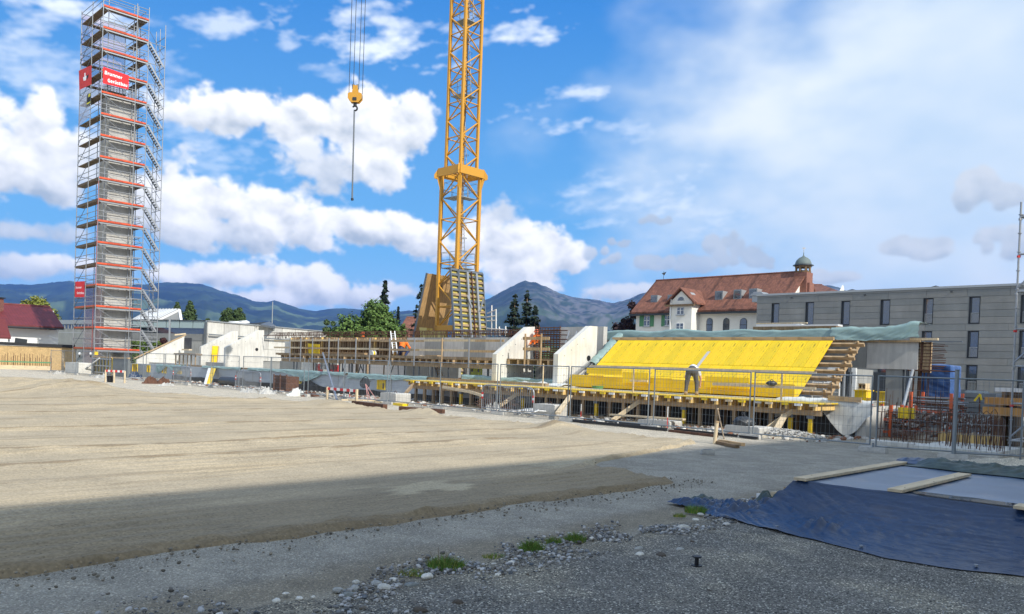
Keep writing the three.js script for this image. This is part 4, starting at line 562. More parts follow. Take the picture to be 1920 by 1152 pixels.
// stair walls: sloping concrete cheeks that stand across the works
function stairWall(label, mat, u, vf, yf, pts, thick, yb, hole) {
  const t = thing('stair_wall', label, 'concrete wall', P(u, 0, vf + 1), 'sloping concrete stair walls');
  const prof = [[vf, yb], [vf, yf], ...pts, [pts[pts.length - 1][0], yb]].map(([v, y]) => P(u, y, v));
  mb().prism(prof, A.clone().multiplyScalar(thick)).build('wall', mat, t);
  { const [p, q] = [P(u - 0.004, yf, vf), P(u - 0.004, pts[0][1], pts[0][0])]; const b = mb(); for (let i = 1; i < 5; i++) { const v = mix(vf, pts[0][0], i / 5); for (const y of [yb + 0.7, mix(yf, pts[0][1], i / 5) - 0.35]) b.tube(P(u + 0.01, y, v), P(u - 0.006, y, v), 0.025, 8); } b.build('tie_hole', M.galvDark, t); }
  if (hole) { const h = onU(hole[0], hole[1], u), g = mb().tube(P(u + 0.02, h.y, h.v), P(u - 0.03, h.y, h.v), hole[2], 18).build('pipe_sleeve', M.black, t); }
  return t;
}
const cheek = (label, mat, fx, fy, mx, my, bx, by, hole, vf = 28, thick = 0.3, yb = 0.95) => { const u = onV(fx, fy, vf).u, f = onU(fx, fy, u), m = onU(mx, my, u), b = onU(bx, by, u); return [u, stairWall(label, mat, u, f.v, f.y, [[m.v, m.y], [b.v, b.y]], thick, yb, hole), f, b]; };
const c4 = cheek('sloping concrete stair wall left of the rebar mat, near the middle of the works', M.concreteLight, 931, 664.5, 990, 613.5, 1003, 613, null);
const c5 = cheek('tallest sloping concrete stair wall with a round black hole, left of the yellow slope', M.concreteLight, 1047, 664.5, 1107, 611.5, 1120.5, 612.5, [1103.5, 672, 0.13]);
const c3 = cheek('sloping stair wall with a round black hole, right one of the left pair', M.concreteLight, 423, 652, 484, 619.5, 495, 619.5, [481, 655.5, 0.12]);
const c2 = cheek('sloping stair wall, left one of the left pair with a yellow board leaning on it', M.concreteLight, 377, 651, 437, 621, 446, 621, null);
const c1 = cheek('leftmost sloping concrete stair wall with a plank laid along its sloping top', M.concreteLight, 256, 675, 344, 630.5, 345.5, 630.5, null, 26.95, 0.25, 0.9);
{ const [u, , f, b] = c1, p = thing('plank', 'long plank lying on the slope of the leftmost stair wall', 'plank', P(u, f.y, f.v)); board(p, 'board', M.wood, P(u + 0.12, f.y + 0.1, f.v - 0.2), P(u + 0.12, b.y + 0.12, b.v + 0.15), 0.32, 0.07); mb().bar(P(u + 0.0, b.y + 0.05, b.v - 0.9), P(u + 0.0, b.y + 0.22, b.v + 0.1), 0.1, 0.12).build('wedge', M.woodPale, p); }
{ const u = c2[0] - 0.02, p = thing('formwork_board', 'yellow formwork board leaning against the left stair wall', 'board', P(u, 1, 28.6)); const a = onU(399, 681, u), b = onU(402, 649, u); mb().prism([P(u - 0.02, a.y, a.v - 0.2), P(u - 0.02, a.y, a.v + 0.35), P(u - 0.02, b.y, b.v + 0.35), P(u - 0.02, b.y, b.v - 0.2)], A.clone().multiplyScalar(-0.04)).build('sheet', M.yellow, p); mb().bar(P(u - 0.08, a.y, a.v + 0.3), P(u - 0.08, b.y, b.v + 0.3), 0.04, 0.06).build('batten', M.wood, p); }
{ // low slabs and the back wall that tie the left stair walls together
  const t = thing('stair_landing', 'low concrete landing between the left stair walls', 'concrete slab', P(66, 0, 28)); mb().gbox(c3[0] + 0.3, c2[0] - 0.02, 0.7, 1.5, 28.4, 29).build('step', M.concrete, t); mb().gbox(c2[0] + 0.3, c1[0] - 0.02, 0.3, 1.25, 28.0, 31).build('slab', M.concrete, t); mb().gbox(c2[0] + 0.3, c1[0] - 0.02, 1.25, 2.2, 30.6, 31).build('back_wall', M.concrete, t);
  const s = thing('trestle_table', 'timber trestle on slender posts beside the leftmost stair wall', 'trestle', P(67, 1.2, 27.3)); const a = onV(331, 664, 27.2).u, b = onV(372, 664, 27.2).u, y = onV(350, 664, 27.2).y; mb().gbox(b, a, y - 0.1, y + 0.04, 26.95, 27.5).build('top', M.woodGrey, s); for (let i = 0; i < 6; i++) mb().gbox(mix(b, a, 0.04 + i * 0.18), mix(b, a, 0.055 + i * 0.18), 1.12, y - 0.1, 27.0, 27.08).build('leg', M.woodGrey, s);
  const q = thing('wrapped_stack', 'stack wrapped in black film at the back of the leftmost stair wall', 'wrapped stack', P(c1[0] - 1.6, 2.2, 30.6)); const a2 = onV(346, 634, 30.5), b2 = onV(357, 655, 30.5); mb().gbox(b2.u, a2.u, b2.y, a2.y, 30.45, 30.59).build('film', M.rubber, q); mb().gbox(b2.u - 0.1, a2.u + 0.1, b2.y - 0.12, b2.y, 30.3, 30.59).build('pallet', M.woodPale, q);
}

// the long high deck with its guard rails, and the wall forms on it
const uR = c4[0] + 0.35, uLd = onV(521, 660, 29).u;
{
  const t = thing('formwork_platform', 'long raised timber working deck on props in the middle of the works', 'working platform', P((uR + uLd) / 2, 0, 29.6)), yd = 2.24;
  for (let i = 0, u = uR + 0.1; u < uLd; u += 0.62, i++) { const o = rr(-0.12, 0.12); mb().gbox(u - 0.045, u + 0.045, yd - 0.24, yd - 0.03, 28.86 + o, 31.2).build('joist', i % 4 ? M.wood : M.woodGrey, t); }
  for (let i = 0; i < 5; i++) mb().gbox(uR, uLd, yd - 0.03, yd, 29 + i * 0.34, 29.32 + i * 0.34).build('deck_board', i % 2 ? M.woodGrey : M.wood, t);
  for (const v of [29.25, 30.6]) mb().gbox(uR + 0.1, uLd - 0.2, yd - 0.46, yd - 0.25, v - 0.06, v + 0.06).build('bearer', M.wood, t);
  const props = mb(); for (let u = uR + 0.4; u < uLd; u += rr(0.5, 1.0)) { const v = rr(29.1, 31.6); mb().tube(P(u, 0.2, v), P(u, yd - 0.4, v), 0.045, 6).build('prop', rnd() < 0.75 ? M.galvDark : M.woodDark, t); }
  for (let i = 0; i < 9; i++) { const u = mix(uR + 2, uLd - 2, rnd()); mb().tube(P(u, 0.5, 30), P(u + rr(-1.2, 1.2), yd - 0.3, 30), 0.035, 5).build('brace', M.galvDark, t); }
  const posts = [544, 564, 586, 617, 634.5, 667.5, 693.5, 731, 777.5, 829, 880, 939].map((x) => onV(x, 650, 28.8).u).filter((u) => u > uR);
  for (const u of posts) mb().gbox(u - 0.03, u + 0.03, yd - 0.42, yd + 1.16, 28.76, 28.82).build('guard_post', u % 1 < 0.8 ? M.galv : M.wood, t);
  for (const h of [0.48, 1.0]) { let u = uLd + 0.3; while (u > uR + 0.3) { const l = Math.min(rr(3.6, 4.4), u - uR), dy = rr(-0.03, 0.03); mb().gbox(u - l, u, yd + h + dy - 0.06, yd + h + dy + 0.06, 28.83, 28.86).build('guard_rail', rnd() < 0.6 ? M.wood : M.woodPale, t); u -= l - 0.02; } }
  mb().gbox(uR, uLd + 0.1, yd, yd + 0.14, 28.87, 28.9).build('toe_board', M.woodGrey, t);
}
const uMid = onV(757, 640, 30.7).u, yWall = onV(700, 632, 30.8).y;
{
  const t = thing('wall_formwork', 'ribbed timber wall form on the left half of the long deck', 'formwork', P((uMid + uLd) / 2, 2.2, 30.8)), a = onV(543, 650, 30.7).u;
  mb().gbox(uMid, a, 2.25, yWall, 30.86, 30.90).build('form_face', M.woodDark, t);
  for (let u = uMid + 0.1, i = 0; u < a; u += 0.3, i++) mb().gbox(u - 0.04, u + 0.04, 2.28, yWall - rr(0, 0.12), 30.7, 30.86).build('rib', i % 7 === 3 ? M.beam : i % 3 ? M.woodGrey : M.woodDark, t);
  for (const y of [2.75, 3.3]) mb().gbox(uMid, a, y, y + 0.1, 30.6, 30.7).build('waler', M.galvDark, t);
  mb().gbox(a + 0.02, a + 0.9, 2.3, 3.5, 30.8, 30.86).build('end_panel', M.concreteLight, t);
}
{
  const t = thing('cast_wall', 'smooth grey cast concrete wall on the right half of the long deck', 'concrete wall', P((uMid + uR) / 2, 2.2, 31)), n = 6, a = uMid - 0.05;
  for (let i = 0; i < n; i++) mb().gbox(mix(uR, a, i / n) + 0.008, mix(uR, a, (i + 1) / n) - 0.008, 2.2, yWall - 0.05, 30.9, 31.2).build('wall_section', i % 2 ? M.concrete : M.concreteDark, t);
}
{ // starter bars along the head of the wall
  const t = thing('rebar_cage', 'dark rusty rebar standing along the head of the long wall', 'rebar', P((uLd + uR) / 2, 3.5, 31)), u0 = uR - 0.4, u1 = onV(490, 626, 31).u;
  for (const [y, v] of [[yWall + 0.12, 30.95], [yWall + 0.3, 31.1], [yWall + 0.36, 30.95], [yWall + 0.2, 31.15]]) mb().tube(P(u0, y, v), P(u1 - rr(0, 3), y + rr(-0.03, 0.03), v), 0.022, 5).build('long_bar', M.rust, t);
  const s = mb(); for (let u = u0; u < u1 - 2; u += 0.13) s.tube(P(u, yWall - 0.1, 31.02 + rr(-0.08, 0.1)), P(u + rr(-0.03, 0.03), yWall + rr(0.22, 0.42), 31.0 + rr(-0.08, 0.1)), 0.016, 4); stuffed(s.build('stirrup', M.rust, t));
}
// what lies and stands on the deck
{
  const y = 2.25; let p = thing('formwork_board', 'two yellow formwork boards leaning on the guard rail at the left of the long deck', 'board', P(47, y, 29.3));
  const a = onV(578, 650, 29.05), b = onV(597, 662, 29.05); mb().prism([P(a.u, y, 29.1), P(b.u, y, 29.1), P(b.u - 0.25, y + 0.75, 28.93), P(a.u - 0.1, y + 0.8, 28.93)], B.clone().multiplyScalar(0.03)).build('sheet', M.yellow, p);
  p = thing('plank', 'long pale planks piled on the left half of the long deck', 'plank', P(43, y, 29.3)); for (let i = 0; i < 4; i++) mb().gbox(onV(684, 660, 29.3).u, onV(600, 660, 29.3).u + rr(-0.5, 0.5), y + 0.02 + i * 0.06, y + 0.07 + i * 0.06, 29.2 + rr(0, 0.1), 29.5).build('board', M.wood, p);
  p = thing('timber_pile', 'short timber offcuts piled beside the orange worker', 'timber', P(34, y, 29.2)); for (let i = 0; i < 8; i++) { const u = onV(rr(770, 792), 667, 29.2).u; board(p, 'offcut', M.woodPale, P(u, y + 0.05 + 0.04 * (i % 3), 29.1 + rr(0, 0.3)), P(u + rr(-0.7, 0.7), y + 0.06 + 0.05 * (i % 3), 29.3), 0.1, 0.05); }
  p = thing('timber_pile', 'brown boards stacked on the right half of the long deck', 'timber', P(32, y, 29.2)); for (let i = 0; i < 3; i++) mb().gbox(onV(822, 667, 29.2).u, onV(800, 667, 29.2).u, y + i * 0.07, y + 0.06 + i * 0.07, 29.1, 29.5).build('board', M.wood, p);
  p = thing('cable_reel', 'small yellow and white cable reel on the long deck', 'reel', P(38, y, 29.1)); { const c = onV(697, 662, 29.05).u; mb().tube(P(c, y + 0.22, 29.0), P(c, y + 0.22, 29.05), 0.2, 14).tube(P(c, y + 0.22, 29.2), P(c, y + 0.22, 29.25), 0.2, 14).build('flange', M.whitePlastic, p); mb().tube(P(c, y + 0.22, 29.05), P(c, y + 0.22, 29.2), 0.14, 12).build('drum', M.yellow, p); }
  const ladder = (label, p0, p1, w, mat) => { const l = thing('ladder', label, 'ladder', p0.clone()); const o = A.clone().multiplyScalar(w / 2); mb().bar(p0.clone().add(o), p1.clone().add(o), 0.06, 0.08).build('rail', mat, l); mb().bar(p0.clone().sub(o), p1.clone().sub(o), 0.06, 0.08).build('rail', mat, l); const n = Math.round(p0.distanceTo(p1) / 0.28); for (let i = 1; i < n; i++) { const c = p0.clone().lerp(p1, i / n); mb().tube(c.clone().add(o), c.clone().sub(o), 0.018, 5).build('rung', mat, l); } return l; };
  const lp = (x0, y0, v0, x1, y1, v1) => { const a = onV(x0, y0, v0), b = onV(x1, y1, v1); return [P(a.u, a.y, v0), P(b.u, b.y, v1)]; };
  ladder('white ladder leaning over the top of the wall beside the orange worker', ...lp(741, 664, 29.4, 736, 622, 30.6), 0.42, M.white);
  ladder('silver ladder leaning in the gap behind the tallest stair wall', ...lp(1067, 646, 30.9, 1075, 622, 31.4), 0.5, M.galv);
  ladder('pale ladder standing under the long deck behind the tarpaulin', ...lp(825, 704, 30.2, 819, 684, 31), 0.4, M.wood);
  ladder('silver step ladder standing under the left part of the long deck', ...lp(606, 692, 29.2, 608, 673, 29.6), 0.45, M.galv);
  const sh = thing('printed_boards', 'lime yellow printed panels standing under the right end of the long deck', 'panel', P(33, 0.5, 30.4)); for (const [x0, x1] of [[880, 891], [892, 903]]) { const a = onV(x0, 686, 30.4), b = onV(x1, 706, 30.4); mb().gbox(b.u, a.u, b.y, a.y, 30.4, 30.44).build('sheet', M.lime, sh); mb().gbox(mix(a.u, b.u, 0.35), mix(a.u, b.u, 0.6), a.y - 0.35, a.y - 0.16, 30.392, 30.399).build('printed_sign', M.frame, sh); }
  const pk = thing('site_barrier', 'red and peach plastic barriers standing under the left part of the long deck', 'barrier', P(47, 0.5, 31)); for (const [x0, x1, y0, y1, m] of [[592, 603, 683, 692, M.red], [616, 633, 684, 694, M.red], [600, 632, 677, 684, M.tarpWhite], [566, 596, 676, 692, M.tarpWhite]]) { const a = onV(x0, y0, 32), b = onV(x1, y1, 32); mb().gbox(b.u, a.u, b.y - 0.4, a.y, 32, 32.1).build('panel', m, pk); }
  const bw = thing('site_screen', 'white sheeted wall behind the props of the long deck', 'sheeting', P(40, 0, 34)); for (const [x0, x1] of [[640, 760], [860, 925]]) { const a = onV(x0, 690, 34.2).u, b = onV(x1, 690, 34.2).u; mb().gbox(b, a, 0, 1.95, 34.2, 34.3).build('sheet', M.white, bw); } { const a = onV(760, 690, 32.4).u, b = onV(860, 690, 32.4).u; mb().gbox(b, a, 0, 1.8, 32.4, 32.6).build('core_wall', M.concreteDark, bw); } { const a = onV(524, 690, 32.4).u, b = onV(565, 690, 32.4).u; mb().gbox(b, a, 0, 1.8, 32.4, 32.6).build('core_wall', M.concreteDark, bw); }
}
// bay between the two big stair walls
{
  const uA = c5[0] + 0.32, uB = c4[0] - 0.02, t = thing('formwork_bay', 'small timber platform with rails between the two big right stair walls', 'working platform', P((uA + uB) / 2, 0, 29)), y = onV(1005, 674, 28.9).y;
  for (let i = 0; i < 6; i++) mb().gbox(mix(uA, uB, 0.05 + i * 0.18), mix(uA, uB, 0.05 + i * 0.18) + 0.12, y - 0.32, y - 0.06, 28.7, 31).build('joist', M.wood, t);
  mb().gbox(uA, uB, y - 0.06, y, 28.72, 29.9).build('deck_board', M.woodGrey, t);
  for (const px of [986, 1016]) { const u = onV(px, 650, 28.75).u; mb().gbox(u - 0.035, u + 0.035, y - 0.35, y + 1.25, 28.66, 28.72).build('guard_post', M.wood, t); }
  for (const [h, x0, x1] of [[0.5, 981, 1031], [1.02, 980, 1030]]) mb().gbox(onV(x1, 650, 28.75).u, onV(x0, 650, 28.75).u, y + h - 0.075, y + h + 0.075, 28.73, 28.76).build('guard_rail', M.wood, t);
  const r = thing('rebar_mat', 'dense mat of rusty rebar between the two big right stair walls', 'rebar', P((uA + uB) / 2, 2.4, 30.2)), x0 = onV(1001, 640, 30).u, x1 = onV(1051, 640, 30).u, yt = onV(1020, 615, 30).y;
  for (let i = 0; i < 15; i++) { const yy = mix(y + 0.05, yt, i / 14); mb().tube(P(x1, yy, 30 + rr(-0.03, 0.03)), P(x0 + rr(-0.2, 0.1), yy + rr(-0.03, 0.03), 30.1), 0.028, 5).build('bar', M.rust, r); if (i % 2) mb().tube(P(x1, yy, 30.5), P(x0, yy, 30.5), 0.028, 5).build('bar', M.rust, r); }
  for (let i = 0; i < 9; i++) { const u = mix(x1, x0, (i + 0.5) / 9); mb().tube(P(u, y, 30.05), P(u, yt + rr(-0.1, 0.15), 30.05), 0.024, 5).build('bar', M.rust, r); }
  const w = thing('cast_wall', 'grey concrete back wall beside the silver ladder', 'concrete wall', P(uA + 0.8, 0, 31.4)), a = onV(1051, 620, 31.6).u; mb().gbox(uA - 0.1, a, 1.8, onV(1070, 613.5, 31.6).y, 31.6, 31.9).build('wall', M.concrete, w); mb().gbox(uA, uB, 0.6, 2.1, 30.9, 31.15).build('lower_wall', M.concreteDark, w);
}

// ---------------------------------------------------------------- the yellow slope
const uS0 = 13.2, uS1 = 23.75, vS0 = 28.5, yS0 = 1.12, vS1 = 31.5, yS1 = 3.42;
{
  const t = thing('sloped_formwork', 'large sloping form faced with bright yellow panels on timber beams', 'formwork', P((uS0 + uS1) / 2, 0, 30));
  const sv = V3(0, yS1 - yS0, 0).addScaledVector(B, vS1 - vS0), L = sv.length(); sv.normalize(); const nrm = A.clone().cross(sv).normalize(); if (nrm.y < 0) nrm.negate();
  const at2 = (u, d, h) => P(u, yS0, vS0).addScaledVector(sv, d).addScaledVector(nrm, h);
  const cols = 21, w = (uS1 - uS0) / cols, basis = new THREE.Matrix4().makeBasis(A.clone().negate(), sv, nrm.clone());
  const stampAt = (pos) => { const c = document.createElement('canvas'); c.width = 128; c.height = 512; const x = c.getContext('2d'); x.fillStyle = '#eecb12'; x.fillRect(0, 0, 128, 512); for (let i = 0; i < 420; i++) { x.fillStyle = `rgba(${130 + rnd() * 90},${90 + rnd() * 90},10,${0.17 * rnd()})`; x.fillRect(rnd() * 128, rnd() * 512, 1 + rnd() * 2, 30 + rnd() * 200); } for (let i = 0; i < 70; i++) { x.fillStyle = rnd() < 0.5 ? `rgba(90,70,20,${0.4 * rnd()})` : `rgba(205,200,180,${0.45 * rnd()})`; x.fillRect(rnd() * 128, rnd() * 512, 2 + rnd() * 7, 2 + rnd() * 26); } x.save(); x.translate(98, pos); x.rotate(-Math.PI / 2); x.fillStyle = '#3c3108'; x.font = 'bold 22px sans-serif'; x.fillText('3-SO 21', -45, 8); x.restore(); const tx = new THREE.CanvasTexture(c); tx.colorSpace = THREE.SRGBColorSpace; return tx; };
  const stamps = [110, 400, 90].map((pos, i) => { const m = stampAt(pos); return [[1, 1, 1], [0.9, 0.92, 0.88], [1.05, 1.0, 1.0]].map((c) => std({ map: m, color: lin(...c), roughness: 0.55 })); });
  const rowsY = [[0.02, 0.98], [0.99, 1.93], [1.94, L - 0.02]];
  const geo = rowsY.map(([a, b]) => new THREE.BoxGeometry(w - 0.012, b - a - 0.014, 0.027));
  for (let i = 0; i < cols; i++) rowsY.forEach(([a, b], j) => {
    const m = new THREE.Mesh(geo[j], j === 0 ? [M.yellow, M.yellowB][i % 2] : stamps[j][(i * 5 + j) % 3]);
    m.name = 'formwork_panel'; m.applyMatrix4(basis.clone().setPosition(at2(uS0 + (i + 0.5) * w, (a + b) / 2, rr(-0.003, 0.003)))); m.applyMatrix4(t.matrixWorld.clone().invert()); m.castShadow = m.receiveShadow = true; t.add(m);
  });
  mb().prism([at2(uS0 + 10.05 * w, 0.99, 0.015), at2(uS0 + 10.35 * w, 0.99, 0.015), at2(uS0 + 10.35 * w, 2.9, 0.015), at2(uS0 + 10.05 * w, 2.9, 0.015)], nrm.clone().multiplyScalar(0.006)).build('filler_strip', M.concrete, t);
  mb().prism([at2(uS0 + 0.05, 0, -0.03), at2(uS1, 0, -0.03), at2(uS1, L, -0.03), at2(uS0 + 0.05, L, -0.03)], nrm.clone().multiplyScalar(-0.02)).build('backing', M.woodDark, t);
  for (let i = 0; i < 9; i++) { const d = 0.12 + i * (L - 0.2) / 8, e = uS0 - 1.05 - rr(0, 0.18); mb().bar(at2(e, d, -0.15), at2(uS1, d, -0.15), 0.08, 0.15, nrm).build('beam', M.wood, t); board(t, 'packing_block', M.wood, at2(e + 0.2, d, 0.0), at2(e + 0.3, d, -0.03), 0.1, 0.07); }
  for (const u of [uS0 - 0.8, uS0 + 1.2]) mb().bar(at2(u, -0.1, -0.36), at2(u, L + 0.25, -0.36), 0.16, 0.22, nrm).build('rafter', M.wood, t);
  for (const [u, d] of [[uS0 - 0.8, 1.1], [uS0 - 0.85, 2.2], [uS0 - 0.8, 3.2], [uS0 + 1.2, 1.8], [uS0 + 1.2, 3.0]]) { const p = at2(u, d, -0.46); mb().tube(p.clone().setY(0.1), p, 0.05, 8).build('prop', M.galvDark, t); }
  mb().bar(at2(uS0, L + 0.1, 0.02), at2(uS1 + 0.4, L + 0.1, 0.02), 0.12, 0.14).build('head_beam', M.wood, t);
  // upright boards at the foot, some with loose yellow panels fixed in front
  let u = uS0 - 0.0; let k = 0; while (u < uS1 + 0.2) { const l = Math.min(rr(1.6, 2.1), uS1 + 0.3 - u); mb().gbox(u + 0.005, u + l - 0.005, 1.14, 1.14 + (k % 2 ? 0.54 : 0.50), 28.28, 28.31).build('kicker_board', M.amber, t); if (u > 16) mb().gbox(u + 0.005, u + l - 0.005, 1.14, 1.14 + rr(0.28, 0.36), 28.24, 28.27).build('kicker_board', M.amber, t); u += l; k++; }
  for (const [x0, x1, y0, y1] of [[1168, 1215, 698, 720], [1322, 1405, 706, 730], [1100, 1166, 690, 703]]) { const a = onV(x0, y0, 28.1), b = onV(x1, y1, 28.1); mb().gbox(b.u, a.u, b.y, a.y, 28.1, 28.13).build('loose_panel', M.yellow, t); }
  for (const [x0, x1, y] of [[1181, 1214, 714], [1336, 1402, 720]]) { const a = onV(x0, y, 28.0), b = onV(x1, y + 1, 28.0); board(t, 'batten', M.woodPale, P(a.u, a.y, 28.02), P(b.u, b.y, 28.02), 0.06, 0.09); }
}
// timber working deck in front of it
{
  const t = thing('timber_deck', 'low working deck on wooden posts along the front of the yellow slope', 'working platform', P(21, 0, 26)), y = 1.09, u0 = 10.9, u1 = 32;
  for (let i = 0, u = u0 + 0.05; u < u1; u += 0.5, i++) { const o = rr(-0.16, 0.1) - (i % 2) * 0.08, b = mb().gbox(u - 0.04, u + 0.04, y - 0.235, y - 0.03, 25 + o, 28.2).build('beam', M.beam, t); mb().gbox(u - 0.11, u + 0.13, y - 0.11, y - 0.032, 24.93 + o, 25.0 + o).build('beam_end', [M.woodPale, M.white, M.yellow][i % 3], b); }
  for (let i = 0; i < 7; i++) mb().gbox(u0 - 0.1, u1 + 0.2, y - 0.03, y, 24.95 + i * 0.47, 25.41 + i * 0.47).build('deck_board', i % 3 === 1 ? M.beam : M.yellowB, t);
  for (const v of [25.35, 27.4]) mb().gbox(u0, u1, y - 0.42, y - 0.24, v - 0.07, v + 0.07).build('bearer', M.wood, t);
  for (let i = 0, u = u0 + 0.35; u < u1 - 0.2; u += 0.68, i++) { const yel = i % 6 === 1 || i === 0; mb().gbox(u - 0.06, u + 0.06, -0.05, y - 0.42, 25.29, 25.41).build('post', yel ? M.amber : i % 2 ? M.wood : M.woodGrey, t); if (yel) mb().gbox(u - 0.1, u + 0.1, y - 0.52, y - 0.42, 25.25, 25.45).build('head', M.galvDark, t); if (i % 2) mb().gbox(u + 0.2, u + 0.3, -0.05, y - 0.4, 26.35, 26.45).build('post', M.woodDark, t); }
  mb().gbox(u0 + 0.1, u1, -0.06, 0.06, 25.22, 25.5).build('sill_beam', M.woodGrey, t);
  for (const u of [12.6, 18.7, 25.2]) board(t, 'brace', M.woodPale, P(u, 0.0, 24.6), P(u - 0.75, y - 0.3, 25.3), 0.05, 0.16);
  for (const [h, x0, x1] of [[0.97, 1106, 1531], [0.47, 1337, 1531]]) { let a = onV(x1, 700, 25.1).u; const e = onV(x0, 700, 25.1).u; while (a < e - 0.3) { const l = Math.min(4.2, e - a); mb().gbox(a, a + l, y + h - 0.045, y + h + 0.045, 25.1 + rr(0, 0.02), 25.14).build('guard_rail', M.woodPale, t); a += l - 0.05; } }
  for (const u of [12.2, 18.2, 22.9]) mb().gbox(u - 0.025, u + 0.025, y - 0.3, y + 1.02, 25.15, 25.19).build('guard_post', M.woodPale, t);
  const hat = thing('plastic_tub', 'green plastic tub lying at the left end of the yellow boards', 'tub', onY(1122, 727, 1.1)); { const p = onV(1121, 727, 27.6), c = P(p.u, 1.1, 27.6); mb().tube(c, c.clone().add(V3(0, 0.13, 0)), 0.22, 16, 0.27).build('tub', M.green, hat); }
  const cap = thing('tool_bag', 'small dark bag hanging on the lower guard rail', 'bag', P(13.4, 1.6, 25)); { const p = onV(1447, 722, 25.05), c = P(p.u, y + 0.56, 25.05), g = new THREE.SphereGeometry(0.12, 10, 8); g.scale(1.6, 0.7, 1); g.translate(c.x, c.y + 0.02, c.z); mb().geo(g).build('body', M.frame, cap); mb().path([c.clone().add(V3(-0.1, 0, 0)), c.clone().add(V3(0, 0.16, 0)), c.clone().add(V3(0.1, 0, 0))], 0.012, 5, 8).build('handle', M.frame, cap); }
}
// upper wall with its tarpaulin, rebar and columns
{
  const VU = 32.5, u0 = 10.35, u1 = 25.2, t = thing('upper_wall', 'grey concrete upper wall behind the yellow slope on steel columns', 'concrete wall', P(18, 0, VU)), yb = 2.36, yt = onV(1640, 642, VU).y;
  mb().gbox(u0, u0 + 1.9, yb, yt, VU, VU + 0.35).build('wall_section', M.concrete, t); mb().gbox(u0 + 1.915, u0 + 4.4, yb + 0.02, yt, VU + 0.01, VU + 0.35).build('wall_section', M.concreteDark, t); mb().gbox(u0 + 4.41, u1, yb, yt, VU, VU + 0.35).build('wall_section', M.concreteDark, t);
  mb().gbox(u0 - 0.1, u1, yt, yt + 0.07, VU - 0.12, VU + 0.45).build('cap_plank', M.wood, t); mb().gbox(u0 + 2.5, u0 + 9, yt + 0.09, yt + 0.15, VU - 0.2, VU - 0.1).build('cap_plank', M.woodPale, t);
  for (const px of [1589, 1683, 1690, 1702]) { const u = onV(px, 700, VU + 0.2).u; mb().tube(P(u, 0, VU + 0.2), P(u, yb, VU + 0.2), 0.06, 8).build('column', M.galvDark, t); }
  { const u = onV(1680, 720, VU + 0.3).u; mb().gbox(u - 0.32, u + 0.3, 0, yb, VU + 0.05, VU + 0.3).build('column', M.concreteDark, t); }
  drape('tarpaulin', 'long teal tarpaulin covering the head of the upper wall behind the yellow slope', M.tarp, u0 + 3.2, u1 + 0.2, VU - 0.08, VU + 1.2, yt + 0.5, (s) => 0.42, 0.08, null, (s) => 0.04 * Math.sin(s * 23) + 0.05 * Math.exp(-(((s - 0.62) / 0.05) ** 2)));
  drape('tarpaulin', 'bulging teal tarpaulin at the right end of the upper wall', M.tarp, u0 - 0.05, u0 + 3.3, VU - 0.14, VU + 1.2, yt + 0.6, (s) => 0.56 - 0.1 * s, 0.16, null, (s) => 0.14 * Math.exp(-(((s - 0.06) / 0.12) ** 2)) - 0.08 * s);
  const c = thing('covered_load', 'white boards lying on the tarpaulin at the top of the upper wall', 'boards', P(20, yt + 0.7, VU + 1.6)), a = onV(1420, 612, VU + 1.7), b = onV(1575, 612, VU + 1.7); mb().gbox(mix(b.u, a.u, 0.45), a.u, a.y - 0.05, a.y + 0.08, VU + 1.6, VU + 2.2).build('board', M.whitePlastic, c); mb().gbox(b.u, mix(b.u, a.u, 0.5), a.y - 0.05, a.y + 0.03, VU + 1.5, VU + 2.0).build('board', M.whitePlastic, c); mb().gbox(a.u - 2.4, a.u, a.y + 0.09, a.y + 0.14, VU + 1.6, VU + 1.7).build('batten', M.woodPale, c);
  mb().gbox(b.u, a.u, yt, a.y - 0.05, VU + 1.3, VU + 2.3).build('bearer', M.woodDark, c);
  const r = thing('rebar_cage', 'rusty rebar cage standing out of the right end of the upper wall', 'rebar', P(u0 - 0.5, 0, VU + 0.2)), e = onV(1775, 650, VU).u;
  for (let i = 0; i < 17; i++) { const yy = mix(yb + 0.02, yt - 0.02, i / 16); mb().tube(P(u0 + 0.2, yy, VU + 0.06 + 0.2 * (i % 2)), P(e + rr(0, 0.15), yy - rr(0, 0.06), VU + 0.06 + 0.2 * (i % 2)), 0.014, 5).build('starter_bar', M.rust, r); }
  for (const [x, w] of [[1713, 0.02], [1722, 0.05], [1727, 0.045], [1733, 0.02], [1740, 0.016], [1744, 0.016], [1716, 0.02]]) { const q = onV(x, 650, VU + 0.1); mb().tube(P(q.u, 0, VU + rr(0, 0.3)), P(q.u - 0.06, yt + 0.05, VU + rr(0, 0.3)), w, 6).build('upright_bar', M.rust, r); }
  for (const [y, x0, x1, m, th] of [[yt + 0.12, 1708, 1760, M.woodPale, 0.09], [yt + 0.03, 1706, 1806, M.galvDark, 0.035], [yb - 0.03, 1706, 1801, M.rust, 0.04]]) { const a2 = onV(x0, 620, VU).u, b2 = onV(x1, 620, VU).u; mb().gbox(b2, a2, y - th / 2, y + th / 2, VU - 0.05, VU + 0.1).build('cross_bar', m, r); }
  mb().gbox(u0 - 0.42, u0 - 0.02, yb - 0.1, yt, VU + 0.1, VU + 0.25).build('stop_end', M.wood, r);
}
